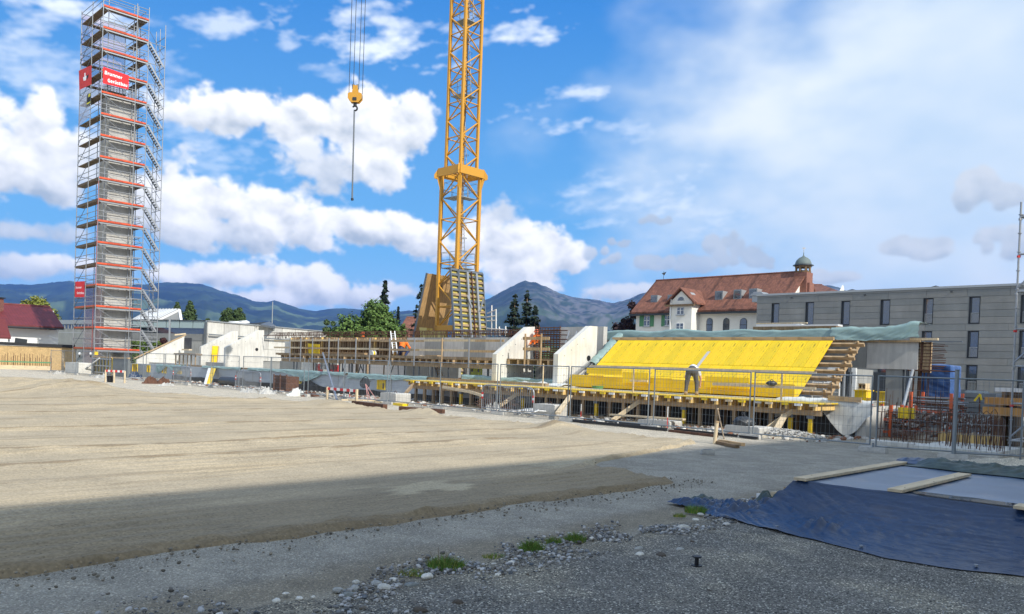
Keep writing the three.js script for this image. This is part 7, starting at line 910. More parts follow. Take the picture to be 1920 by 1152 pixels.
  { const t = thing('site_cabin_frame', 'white window frames of a site cabin under the upper wall', 'site cabin', P(22, 0, 44)), v = 42, g = (x, y) => onV(x, y, v); const a = g(1554, 691), b = g(1605, 690); mb().gbox(b.u, a.u, 0, a.y, v + 0.1, v + 2.4).build('cabin', M.concreteDark, t); for (const [x0, x1] of [[1552, 1562], [1581, 1587], [1599, 1606]]) { const p = g(x0, 690), q = g(x1, 690); mb().gbox(q.u, p.u, 0, p.y, v, v + 0.1).build('frame_post', M.white, t); } mb().gbox(b.u, a.u, a.y - 0.15, a.y + 0.05, v - 0.02, v + 0.1).build('frame_head', M.white, t); for (const [x0, x1] of [[1562, 1581], [1587, 1599]]) { const p = g(x0, 694), q = g(x1, 720); mb().gbox(q.u, p.u, q.y, p.y, v + 0.05, v + 0.09).build('pane', M.glass, t); }
    for (const [x0, x1, y0, l] of [[1603, 1625, 731, 'left yellow bin beside the white cabin frames'], [1645, 1672, 734, 'right yellow bin behind the fence corner']]) { const p = onV(x0, y0, 38), q = onV(x1, y0, 38), y = thing('storage_bin', l, 'bin', P((p.u + q.u) / 2, 0, 38.4)); mb().gbox(q.u, p.u, 0.08, p.y - 0.05, 38, 38.8).build('bin', M.yellow, y); mb().gbox(q.u - 0.04, p.u + 0.04, p.y - 0.05, p.y, 37.96, 38.84).build('rim', M.yellowB, y); if (x0 < 1630) { const z = thing('pallet', 'small pale wooden pallet on top of the left yellow bin', 'pallet', P((p.u + q.u) / 2, p.y, 38.3)); for (const h of [0.01, 0.26]) mb().gbox(q.u + 0.1, p.u - 0.1, p.y + h, p.y + h + 0.05, 38.1, 38.7).build('deck_board', M.woodPale, z); for (const k of [0, 0.46, 0.9]) mb().gbox(mix(q.u + 0.1, p.u - 0.1, k), mix(q.u + 0.1, p.u - 0.1, k + 0.1), p.y + 0.06, p.y + 0.26, 38.15, 38.65).build('stringer', M.woodPale, z); } } }
  { const t = thing('loading_ramp', 'white grating trestle under the right end of the yellow slope', 'trestle', P(16, 0, 36)), v = 36; for (const y of [0.9, 1.1, 1.3, 1.5, 1.7]) mb().tube(P(onV(1522, 720, v).u, y, v), P(onV(1575, 720, v).u, y, v), 0.035, 5).build('bar', M.white, t); for (const x of [1524, 1545, 1574]) mb().tube(P(onV(x, 720, v).u, 0, v), P(onV(x, 720, v).u, 1.75, v), 0.04, 5).build('leg', M.white, t); }
  { const t = thing('raking_prop', 'long grey raking prop behind the fence corner', 'prop', P(8, 0, 27)), p = G(1681, 812, 0.1), q = Vv(1712, 695, 32); mb().tube(p, q, 0.06, 8).build('tube', M.galv, t); mb().tube(p, p.clone().lerp(q, 0.4), 0.075, 8).build('sleeve', M.galvDark, t); const r = Vv(1700, 775, 28); mb().box(r, 0.5, 0.35, 0.15, QYAW).build('head_plate', M.yellow, t); }
  { const o = Vv(1838, 745, 30), t = thing('yellow_clamp', 'small yellow clamp standing on a thin rod behind the right fence', 'clamp', o.clone().setY(0)); mb().bar(o.clone().addScaledVector(A, 0.16).add(V3(0, -0.14, 0)), o.clone().add(V3(0, 0.1, 0)), 0.04, 0.06).bar(o.clone().add(V3(0, 0.1, 0)), o.clone().addScaledVector(A, -0.05).add(V3(0, -0.1, 0)), 0.035, 0.05).build('jaw', M.yellow, t); mb().tube(o.clone().setY(0), o.clone(), 0.02, 5).build('rod', M.rust, t); }
  { const t = thing('equipment_heap', 'jumble of pale steel parts behind the hooked starter bars', 'steel parts', P(5, 0, 29)); for (let i = 0; i < 120; i++) { const x = rr(1640, 1895), v = rr(28, 31), o = onV(x, 800, v), y = rr(0.05, 0.75); mb().bar(P(o.u, y, v), P(o.u + rr(-0.6, 0.6), y + rr(-0.15, 0.3), v + rr(-0.3, 0.3)), rr(0.03, 0.09), rr(0.03, 0.1)).build('steel_part', [M.galv, M.galvDark, M.whitePlastic, M.rust, M.concreteDark][i % 5], t); } }
  for (const [x, y, l] of [[1882, 738, 'dark parked car roof showing behind the right fence']]) { const Z = 62, c = at(x - 40, 742, Z), t = thing('parked_car', l, 'car', c.clone().setY(0), undefined, 0), m = std({ color: lin(0.03, 0.035, 0.05), roughness: 0.25 }), q = (a, b, z) => c.clone().add(V3(a, b - c.y, z)); mb().prism([q(-2.1, 0.35, 0), q(2.1, 0.35, 0), q(2.1, 0.8, 0), q(1.2, 0.95, 0), q(-2, 0.95, 0)], V3(0, 0, -1.7)).build('body', m, t); mb().prism([q(-1.7, 0.95, -0.1), q(1.1, 0.95, -0.1), q(0.5, 1.42, -0.2), q(-1.1, 1.42, -0.2)], V3(0, 0, -1.5)).build('cabin', M.glass, t); mb().prism([q(-1.1, 1.42, -0.2), q(0.5, 1.42, -0.2), q(0.4, 1.47, -0.25), q(-1, 1.47, -0.25)], V3(0, 0, -1.3)).build('roof', m, t); for (const a of [-1.3, 1.3]) for (const z of [0.02, -1.52]) { const g = new THREE.CylinderGeometry(0.32, 0.32, 0.2, 16); g.rotateX(Math.PI / 2); const o = q(a, 0.32, z); g.translate(o.x, o.y, o.z); mb().geo(g).build('wheel', M.black, t); } }
}
// ---------------------------------------------------------------- people
function fieldGeo(bones, cell, k = 0.03) {   // bones: [from, to, radius, radius]; one skin round them all
  const lo = V3(9, 9, 9), hi = V3(-9, -9, -9); for (const [p, q, r, s] of bones) { const m = Math.max(r, s) + 0.04; for (const e of [p, q]) { lo.min(e.clone().subScalar(m)); hi.max(e.clone().addScalar(m)); } }
  const c = lo.clone().add(hi).multiplyScalar(0.5), S = Math.max(hi.x - lo.x, hi.y - lo.y, hi.z - lo.z) / 2 * 1.06, res = clamp(Math.ceil(2 * S / cell), 16, 110), mc = new MarchingCubes(res, M.skin, false, false, 90000), half = res / 2, v = V3(), d = V3();
  const B2 = bones.map(([p, q, r, s]) => { const e = q.clone().sub(p); return [p, e, Math.max(e.lengthSq(), 1e-9), r, s]; });
  for (let z = 0; z < res; z++) for (let y = 0; y < res; y++) for (let x = 0; x < res; x++) {
    v.set((x - half) / half * S + c.x, (y - half) / half * S + c.y, (z - half) / half * S + c.z); let m = 9;
    for (const [p, e, l, r, s] of B2) { d.subVectors(v, p); const t = clamp(d.dot(e) / l, 0, 1), dist = d.addScaledVector(e, -t).length() - (r + (s - r) * t), h = Math.max(k - Math.abs(m - dist), 0) / k; m = Math.min(m, dist) - h * h * k * 0.25; }
    mc.field[x + y * res + z * res * res] = -m;
  }
  mc.isolation = 0; mc.update(); const n = mc.count, g = new THREE.BufferGeometry(), pos = new Float32Array(n * 3); for (let i = 0; i < n; i++) { pos[3 * i] = mc.positionArray[3 * i] * S + c.x; pos[3 * i + 1] = mc.positionArray[3 * i + 1] * S + c.y; pos[3 * i + 2] = mc.positionArray[3 * i + 2] * S + c.z; }
  g.setAttribute('position', new THREE.BufferAttribute(pos, 3)); const no = new Float32Array(n * 3), a = V3(), b = V3(), q = V3(); for (let i = 0; i < n; i++) { no[3 * i] = mc.normalArray[3 * i]; no[3 * i + 1] = mc.normalArray[3 * i + 1]; no[3 * i + 2] = mc.normalArray[3 * i + 2]; }
  g.setAttribute('normal', new THREE.BufferAttribute(no, 3)); g.setAttribute('uv', new THREE.BufferAttribute(new Float32Array(n * 2).map((_, i) => pos[Math.floor(i / 2) * 3 + (i & 1)]), 2)); g.setIndex([...Array(n).keys()]); return g;
}
// the figure's own axes: x to its right as seen from behind, y up, z backwards (it faces -z)
function person(label, pos, turn, J, wear, group) {
  const t = thing('person', label, 'person', pos, group, turn), v = (a) => V3(...a), j = {}; for (const k in J) j[k] = v(J[k]);
  const up = j.head.clone().sub(j.neck).normalize(), face = v(J.face ?? [0, 0, -1]), ear = up.clone().cross(face).normalize();
  const hand = (w, e, s) => { const d = w.clone().sub(e).normalize(), n = d.clone().cross(V3(s, 0, 0.2)).normalize(), side = n.clone().cross(d).normalize(), c = w.clone().addScaledVector(d, 0.045), L = [[w, c, 0.026, 0.034]]; [[-0.028, 0.062], [-0.009, 0.075], [0.010, 0.07], [0.027, 0.055]].forEach(([o, l]) => { const p = c.clone().addScaledVector(side, o).addScaledVector(d, 0.03), m = p.clone().addScaledVector(d, l * 0.5).addScaledVector(n, 0.006), q = m.clone().addScaledVector(d, l * 0.42).addScaledVector(n, 0.02); L.push([c, p, 0.018, 0.0095], [p, m, 0.0095, 0.009], [m, q, 0.009, 0.0075]); }); const th = w.clone().addScaledVector(d, 0.02).addScaledVector(side, -0.03 * s); L.push([w, th, 0.02, 0.012], [th, th.clone().addScaledVector(d, 0.04).addScaledVector(side, -0.026 * s), 0.011, 0.009]); return fieldGeo(L, 0.006, 0.008); };
  const head = [[j.head, j.head.clone().addScaledVector(up, 0.04), 0.092, 0.088], [j.head.clone().addScaledVector(face, 0.03), j.head.clone().addScaledVector(face, 0.045).addScaledVector(up, -0.075), 0.07, 0.045], [j.head.clone().addScaledVector(face, 0.088), j.head.clone().addScaledVector(face, 0.112).addScaledVector(up, -0.03), 0.012, 0.016], [j.neck, j.head.clone().addScaledVector(up, -0.05), 0.055, 0.052]];
  for (const s of [-1, 1]) { const e = j.head.clone().addScaledVector(ear, 0.092 * s).addScaledVector(up, -0.005); head.push([e.clone().addScaledVector(up, 0.02), e.clone().addScaledVector(up, -0.02), 0.018, 0.012]); } head.push([j.head.clone().addScaledVector(face, 0.083).addScaledVector(up, -0.058).addScaledVector(ear, -0.022), j.head.clone().addScaledVector(face, 0.083).addScaledVector(up, -0.058).addScaledVector(ear, 0.022), 0.010, 0.010]);
  const torso = [[j.pelvis, j.chest, 0.135, 0.15], [j.chest, j.neck, 0.14, 0.07], [j.shR, j.shL, 0.075, 0.075], [j.hipR, j.hipL, 0.105, 0.105]], legs = [], arms = [];
  for (const s of ['R', 'L']) { legs.push([j['hip' + s], j['kn' + s], 0.09, 0.06], [j['kn' + s], j['an' + s], 0.058, 0.042], [j['an' + s], j['toe' + s], 0.045, 0.036]); arms.push([j['sh' + s], j['el' + s], 0.056, 0.043], [j['el' + s], j['wr' + s], 0.042, 0.029]); }
  const body = mergeGeometries([fieldGeo([...torso, ...legs, ...arms], 0.02), fieldGeo(head, 0.008, 0.02), hand(j.wrR, j.elR, 1), hand(j.wrL, j.elL, -1)]); const mesh = new THREE.Mesh(body, M.skin); mesh.name = 'body'; mesh.castShadow = true; t.add(mesh);
  const put = (name, list, m, fat, cell = 0.02) => { const o = new THREE.Mesh(fieldGeo(list.map(([p, q, r, s]) => [p, q, r + fat, s + fat]), cell, 0.04), m); o.name = name; o.castShadow = true; t.add(o); };
  put('shirt', [...torso.slice(0, 3), ...(wear.sleeves ? arms.map(([p, q, r, s], i) => (i % 2 ? [p, p.clone().lerp(q, 0.85), r, s] : [p, q, r, s])) : arms.filter((_, i) => !(i % 2)).map(([p, q, r, s]) => [p, p.clone().lerp(q, 0.6), r, s]))], wear.shirt, 0.018);
  put('trousers', [[j.pelvis, j.pelvis.clone().lerp(j.chest, 0.18), 0.14, 0.138], torso[3], ...legs.filter((_, i) => i % 3 < 2)], wear.trousers, 0.022); put('belt', [[j.pelvis.clone().lerp(j.chest, 0.16), j.pelvis.clone().lerp(j.chest, 0.26), 0.168, 0.166]], M.black, 0.002);
  for (const s of ['R', 'L']) put('boot', [[j['an' + s].clone().add(V3(0, 0.04, 0)), j['an' + s], 0.05, 0.05], [j['an' + s], j['toe' + s], 0.05, 0.042]], wear.boots ?? M.frame, 0.014, 0.012);
  const top = j.head.clone().addScaledVector(up, 0.03);
  if (wear.helmet) { const g = new THREE.SphereGeometry(0.135, 18, 10, 0, Math.PI * 2, 0, Math.PI * 0.55); g.applyQuaternion(new THREE.Quaternion().setFromUnitVectors(UP, up)); g.translate(top.x, top.y, top.z); const brim = new THREE.CylinderGeometry(0.16, 0.165, 0.015, 18); brim.applyQuaternion(new THREE.Quaternion().setFromUnitVectors(UP, up)); const o = top.clone().addScaledVector(face, 0.03); brim.translate(o.x, o.y, o.z); const h = new THREE.Mesh(mergeGeometries([g, brim]), wear.helmet); h.name = 'helmet'; t.add(h); }
  else put('hair', [[top.clone().addScaledVector(face, -0.02), top.clone().addScaledVector(face, 0.02), 0.092, 0.09], [top.clone().addScaledVector(face, -0.03), j.head.clone().addScaledVector(face, -0.04), 0.088, 0.075]], wear.hair ?? M.woodDark, 0.008, 0.012);
  const eyes = []; for (const s of [-1, 1]) { const g = new THREE.SphereGeometry(0.012, 8, 6), o = j.head.clone().addScaledVector(face, 0.09).addScaledVector(ear, 0.032 * s).addScaledVector(up, 0.005); g.translate(o.x, o.y, o.z); eyes.push(g); } const em = new THREE.Mesh(mergeGeometries(eyes), M.frame); em.name = 'eyes'; t.add(em);
  return t;
}
{
  const stand = { pelvis: [0, 0.98, 0], chest: [0, 1.3, -0.02], neck: [0, 1.5, 0], head: [0, 1.63, -0.02], hipR: [0.09, 0.92, 0], hipL: [-0.09, 0.92, 0], knR: [0.11, 0.5, -0.03], knL: [-0.11, 0.5, -0.03], anR: [0.12, 0.08, 0.02], anL: [-0.12, 0.08, 0.02], toeR: [0.14, 0.045, -0.14], toeL: [-0.14, 0.045, -0.14], shR: [0.19, 1.42, 0], shL: [-0.19, 1.42, 0], elR: [0.25, 1.16, -0.08], elL: [-0.25, 1.16, -0.08], wrR: [0.2, 1.0, -0.3], wrL: [-0.2, 1.0, -0.3] };
  const bend = { pelvis: [0, 0.93, 0.05], chest: [0.02, 1.0, -0.32], neck: [0.02, 0.92, -0.55], head: [0.02, 0.83, -0.66], face: [0, -0.9, -0.42], hipR: [0.1, 0.89, 0.06], hipL: [-0.1, 0.89, 0.06], knR: [0.19, 0.48, -0.02], knL: [-0.17, 0.48, 0.02], anR: [0.2, 0.08, 0.04], anL: [-0.2, 0.08, 0.06], toeR: [0.22, 0.045, -0.12], toeL: [-0.22, 0.045, -0.1], shR: [0.21, 0.95, -0.44], shL: [-0.17, 0.95, -0.44], elR: [0.31, 0.66, -0.4], elL: [-0.26, 0.68, -0.5], wrR: [0.3, 0.42, -0.42], wrL: [-0.2, 0.42, -0.55] };
  const crouch = { pelvis: [0, 0.52, 0.08], chest: [0, 0.78, -0.12], neck: [0, 0.93, -0.28], head: [0, 1.02, -0.36], face: [0, -0.6, -0.8], hipR: [0.11, 0.47, 0.06], hipL: [-0.11, 0.47, 0.06], knR: [0.26, 0.46, -0.34], knL: [-0.24, 0.46, -0.34], anR: [0.2, 0.08, -0.05], anL: [-0.2, 0.08, -0.05], toeR: [0.22, 0.045, -0.22], toeL: [-0.22, 0.045, -0.22], shR: [0.21, 0.88, -0.2], shL: [-0.21, 0.88, -0.2], elR: [0.36, 0.62, -0.3], elL: [-0.36, 0.62, -0.3], wrR: [0.22, 0.45, -0.5], wrL: [-0.22, 0.45, -0.5] };
  for (const p of [stand, bend, crouch]) if (!p.face) p.face = [0, 0, -1];
  const whiteShirt = std({ color: lin(0.66, 0.67, 0.68) });
  const q = onV(1296, 742, 26.3); person('bending worker in white shirt and grey trousers on the deck before the yellow slope', P(q.u, 1.09, 26.3), YAW + 0.5, bend, { shirt: whiteShirt, trousers: M.denim, sleeves: false, boots: M.woodGrey });
  const c = onV(752.5, 667, 29.3); person('crouching worker in orange hi-vis jacket on the long deck', P(c.u, 2.25, 29.3), YAW + 0.3, crouch, { shirt: M.hivis, trousers: std({ color: lin(0.03, 0.05, 0.13) }), sleeves: true });
  const h = onV(681, 622, 32); person('worker in orange helmet showing behind the head of the long wall', P(h.u, h.y - 1.79, 32), YAW + 2.6, stand, { shirt: M.hivis, trousers: M.denim, sleeves: true, helmet: M.orange }); mb().gbox(h.u - 0.7, h.u + 0.7, h.y - 1.85, h.y - 1.795, 31.6, 32.4).build('scaffold_board', M.woodGrey, tag(thing('trestle_table', 'small board platform behind the long wall under the helmeted worker', 'trestle', P(h.u, 0, 32))));
  { const t = scene.children.find((o) => o.name === 'trestle_table_001') ?? scene.children[scene.children.length - 1]; for (const s of [-0.6, 0.6]) mb().gbox(h.u + s - 0.05, h.u + s + 0.05, 0, h.y - 1.85, 31.9, 32.1).build('leg', M.woodGrey, t); }
  const r = onV(1018, 619, 31); person('worker in orange jacket half hidden behind the rebar mat', P(r.u, r.y - 1.78, 30.55), YAW + 2.9, stand, { shirt: M.hivis, trousers: M.denim, sleeves: true, helmet: M.orange });
  const l = onV(866, 706, 29.8); person('worker in orange bending under the right end of the long deck', P(l.u, 0.05, 29.8), YAW + 1.2, bend, { shirt: M.hivis, trousers: M.hivis, sleeves: true, helmet: M.frame });
}
// ---------------------------------------------------------------- foreground: sheeted stack, stones, grass
reseed(808);
{
  const uT = 4.66, vT = 10.05, yT = 0.52, vB = 14.3;
  const t = thing('covered_stack', 'low stack of boards under a big blue tarpaulin in the right foreground', 'tarpaulin', P(3, 0, 12));
  mb().gbox(-6, uT - 0.05, 0, yT - 0.04, vT + 0.05, vB - 0.1).build('stack', M.woodDark, t);
  const topY = (u, v) => yT + 0.010 * fbm(u * 1.1, 2, v * 1.1, 3) - 0.02 * Math.exp(-(((u - 2.65) / 0.9) ** 2) - (((v - 10.36) / 0.3) ** 2)) + 0.005 * Math.sin(u * 9 + 3 * n3(u, v, 2)) * n3(u * 0.8, 3, v * 2);
  mb().sheet(150, 90, (s, k) => { const u = mix(uT, -6, s), v = mix(vT, vB, k), p = P(u, topY(u, v), v); p.uvx = u; p.uvy = v; return p; }).build('top_sheet', M.tarpTopSheen, t);
  // the front skirt hangs steeply, then runs out over the tarmac; its folds fan out of the corner
  const vEdge = (u) => (u > 3 ? mix(8.58, 9.2, (u - 3) / 2) : mix(9.25, 8.58, sm(0.8, 3, u))) + 0.04 * Math.sin(u * 2.3);
  const gr = (u, v) => 0.035 + 0.01 * fbm(u * 2, 1, v * 2, 2);
  const skirt = (s, k) => {
    const u = mix(uT, -6, s), fan = Math.max(0, 1 - (uT - u) / 1.3), uu = u + fan * fan * k * 0.55, v = mix(vT, vEdge(uu) + 0.05 * n3(uu * 2, 4, 1), Math.pow(k, 1.15)), near = Math.max(0, 1 - (uT - u) / 1.7);
    const f = 0.62 * Math.pow(1 - k, 2.6) + 0.38 * Math.pow(1 - k, 1.1), base = mix(gr(uu, v), topY(u, vT), f);
    const rad = n3(5 * Math.atan2(0.25 + k * 1.3, uT - u + 0.4), k * 1.2, 3.1), fold = 0.15 * near * Math.max(0, rad) + 0.10 * near * Math.abs(fbm(uu * 3 + 5 * k, 6.1, k * 2.4, 4)) + (1 - near) * (0.030 * Math.max(0, fbm(uu * 0.5 - 1.2 * k, 2, k * 5, 3) + 0.05) + 0.020 * Math.abs(n3(uu * 1.3 - 2 * k, 5, k * 15)) + 0.014 * Math.abs(n3(uu * 2.8 - 5 * k, 7, k * 26))) + 0.014 * Math.abs(n3(uu * 5 + 3 * k, 8, k * 12));
    const bump = 0.07 * Math.exp(-(((uu - 3.95) / 0.22) ** 2) - (((v - 9.3) / 0.12) ** 2)) * (1 + 0.5 * Math.sin(uu * 40));
    const p = P(uu, Math.max(gr(uu, v) + 0.004, base + (fold + bump) * sm(0, 0.1, k) * (1 - 0.5 * sm(0.8, 1, k))), v); p.uvx = uu; p.uvy = k * 1.6; return p;
  };
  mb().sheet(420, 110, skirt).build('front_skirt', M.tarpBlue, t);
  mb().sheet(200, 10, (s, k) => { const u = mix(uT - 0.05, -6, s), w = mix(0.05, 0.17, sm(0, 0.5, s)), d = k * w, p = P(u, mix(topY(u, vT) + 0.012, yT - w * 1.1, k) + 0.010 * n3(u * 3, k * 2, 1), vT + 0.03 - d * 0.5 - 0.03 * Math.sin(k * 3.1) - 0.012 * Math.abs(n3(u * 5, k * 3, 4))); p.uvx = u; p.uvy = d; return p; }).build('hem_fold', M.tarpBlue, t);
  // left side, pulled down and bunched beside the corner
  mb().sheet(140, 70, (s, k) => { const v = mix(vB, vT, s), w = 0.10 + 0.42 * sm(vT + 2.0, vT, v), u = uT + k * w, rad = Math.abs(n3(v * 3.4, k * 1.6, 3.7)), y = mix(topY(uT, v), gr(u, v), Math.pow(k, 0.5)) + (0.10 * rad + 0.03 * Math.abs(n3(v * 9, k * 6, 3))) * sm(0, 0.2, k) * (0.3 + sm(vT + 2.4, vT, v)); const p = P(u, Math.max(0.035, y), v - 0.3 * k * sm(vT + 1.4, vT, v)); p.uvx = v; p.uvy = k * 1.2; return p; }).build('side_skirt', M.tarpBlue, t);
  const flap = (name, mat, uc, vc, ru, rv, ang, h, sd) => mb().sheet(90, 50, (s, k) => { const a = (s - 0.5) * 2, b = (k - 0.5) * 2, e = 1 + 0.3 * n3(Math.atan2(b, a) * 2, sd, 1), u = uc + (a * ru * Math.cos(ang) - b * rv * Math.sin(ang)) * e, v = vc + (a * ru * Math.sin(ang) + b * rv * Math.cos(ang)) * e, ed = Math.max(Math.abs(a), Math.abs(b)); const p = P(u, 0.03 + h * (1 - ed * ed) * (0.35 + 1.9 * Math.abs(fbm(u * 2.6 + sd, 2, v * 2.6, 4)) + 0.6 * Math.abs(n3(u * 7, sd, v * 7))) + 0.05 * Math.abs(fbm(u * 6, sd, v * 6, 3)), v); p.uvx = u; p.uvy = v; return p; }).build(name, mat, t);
  flap('loose_flap', M.tarpBlue, 5.6, 9.75, 0.62, 0.34, 0.45, 0.16, 2); flap('loose_flap', M.tarpGreen, 5.15, 10.75, 0.22, 0.42, 0.3, 0.26, 5); flap('loose_flap', M.tarpGreen, 6.0, 10.05, 0.2, 0.3, 0.4, 0.14, 9); flap('loose_flap', M.tarpBlue, 5.0, 10.3, 0.42, 0.5, -0.2, 0.24, 11); flap('loose_flap', M.tarpBlue, 5.15, 9.75, 0.55, 0.42, 0.2, 0.18, 17);
  for (let i = 0; i < 4; i++) { const u = 4.4 - i * 1.1, v = vEdge(u) + 0.12; mb().tube(P(u, gr(u, v) + 0.03, v), P(u, gr(u, v) + 0.045, v), 0.02, 10).build('eyelet', M.galv, t); }
  const pud = mb(); pud.sheet(60, 24, (s, k) => { const a = s * 2 * Math.PI, r = k * (1 + 0.35 * n3(Math.cos(a) * 2, Math.sin(a) * 2, 4)); return P(2.6 + Math.cos(a) * 0.75 * r, yT + 0.006, 10.37 + Math.sin(a) * 0.17 * r); }); pud.build('puddle', new THREE.MeshPhysicalMaterial({ color: lin(0.02, 0.035, 0.08), roughness: 0.03, specularIntensity: 1, clearcoat: 1, clearcoatRoughness: 0.02, side: THREE.DoubleSide }), t);
  const pk = (label, u, v0, v1, w, m) => { const q = thing('plank', label, 'plank', P(u, yT, (v0 + v1) / 2)); mb().prism([P(u - w / 2, yT + 0.015, v0), P(u + w / 2, yT + 0.015, v0), P(u + w / 2, yT + 0.05, v0), P(u - w / 2, yT + 0.05, v0)], B.clone().multiplyScalar(v1 - v0)).build('board', m, q); for (let i = 0; i < 3; i++) { const x = u + rr(-0.06, 0.06), z = mix(v0, v1, 0.1 + 0.35 * i); mb().tube(P(x, yT + 0.045, z), P(x, yT + 0.053, z), 0.008, 6).build('nail_head', M.rust, q); } };
  pk('long pale plank along the left edge of the blue tarpaulin', uT - 0.11, vT - 0.04, 14.1, 0.17, M.woodPale); pk('pale plank across the middle of the blue tarpaulin', 3.4, vT + 0.02, 12.9, 0.17, M.woodPale); pk('end of a plank at the right edge of the frame on the blue tarpaulin', 2.05, vT - 0.1, 10.22, 0.18, M.woodPale);
  const gt = thing('tarpaulin', 'bunched dark green tarpaulin along the back of the blue sheeted stack', 'tarpaulin', P(2.5, yT, 13.9)); mb().sheet(200, 46, (s, k) => { const u = mix(4.5, -5, s), w = 0.6 + 0.2 * n3(u * 1.2, 1, 3), v = 14.0 - 0.12 * Math.sin(s * 9) + (k - 0.5) * 2 * w * 0.8, e = 1 - Math.pow(Math.abs(k * 2 - 1), 2.2); return P(u + 0.1 * n3(u * 3, k * 4, 2), yT + 0.015 + e * sm(0, 0.06, s) * (0.06 + 0.22 * Math.abs(fbm(u * 1.7, k * 1.8, 5.5, 4)) + 0.09 * Math.abs(n3(u * 5 + k * 4, k * 5, 1)) + 0.05 * Math.abs(n3(u * 11, k * 9, 2))), v); }).build('folds', M.tarpGreen, gt);
  mb().sheet(50, 20, (s, k) => { const u = mix(4.65, 4.0, s), v = mix(13.7, 14.3, k); return P(u, yT + 0.03 + 0.12 * Math.sin(Math.PI * k) * (0.4 + Math.abs(fbm(u * 4, 2, v * 4, 3))), v); }).build('blue_fold', M.tarpBlue, gt);
  const w = thing('timber_offcut', 'two small pale timber offcuts on the ground left of the blue tarpaulin', 'timber', onY(1462, 927)); mb().bar(onY(1452, 927, 0.1), onY(1478, 930, 0.12), 0.14, 0.08).build('piece', M.woodPale, w); mb().bar(onY(1477, 920, 0.16), onY(1486, 921, 0.18), 0.12, 0.1).build('piece', M.wood, w); mb().bar(onY(1424, 930, 0.05), onY(1432, 931, 0.06), 0.1, 0.07).build('piece', M.white, w);
}
// stones: every larger one is its own, pebbles are not counted
const rock = (sd, flat) => { const g = new THREE.IcosahedronGeometry(1, 3), p = g.attributes.position, q = V3(); for (let i = 0; i < p.count; i++) { q.fromBufferAttribute(p, i); const k = 1 + 0.38 * fbm(q.x * 1.1 + sd, q.y * 1.1, q.z * 1.1, 3) + 0.08 * n3(q.x * 4 + sd, q.y * 4, q.z * 4); q.multiplyScalar(k); p.setXYZ(i, q.x, q.y * flat, q.z * 0.85); } g.computeVertexNormals(); return mergeVerts(g); };
function mergeVerts(g) { // smooth normals from a soup
  const p = g.attributes.position, map = new Map(), no = new Float32Array(p.count * 3), acc = []; const n = g.attributes.normal; const key = (i) => `${p.getX(i).toFixed(4)},${p.getY(i).toFixed(4)},${p.getZ(i).toFixed(4)}`;
  for (let i = 0; i < p.count; i++) { const k = key(i); let a = map.get(k); if (!a) map.set(k, a = V3()); a.add(V3(n.getX(i), n.getY(i), n.getZ(i))); } for (let i = 0; i < p.count; i++) { const a = map.get(key(i)).clone().normalize(); no[3 * i] = a.x; no[3 * i + 1] = a.y; no[3 * i + 2] = a.z; } g.setAttribute('normal', new THREE.BufferAttribute(no, 3)); return g; }
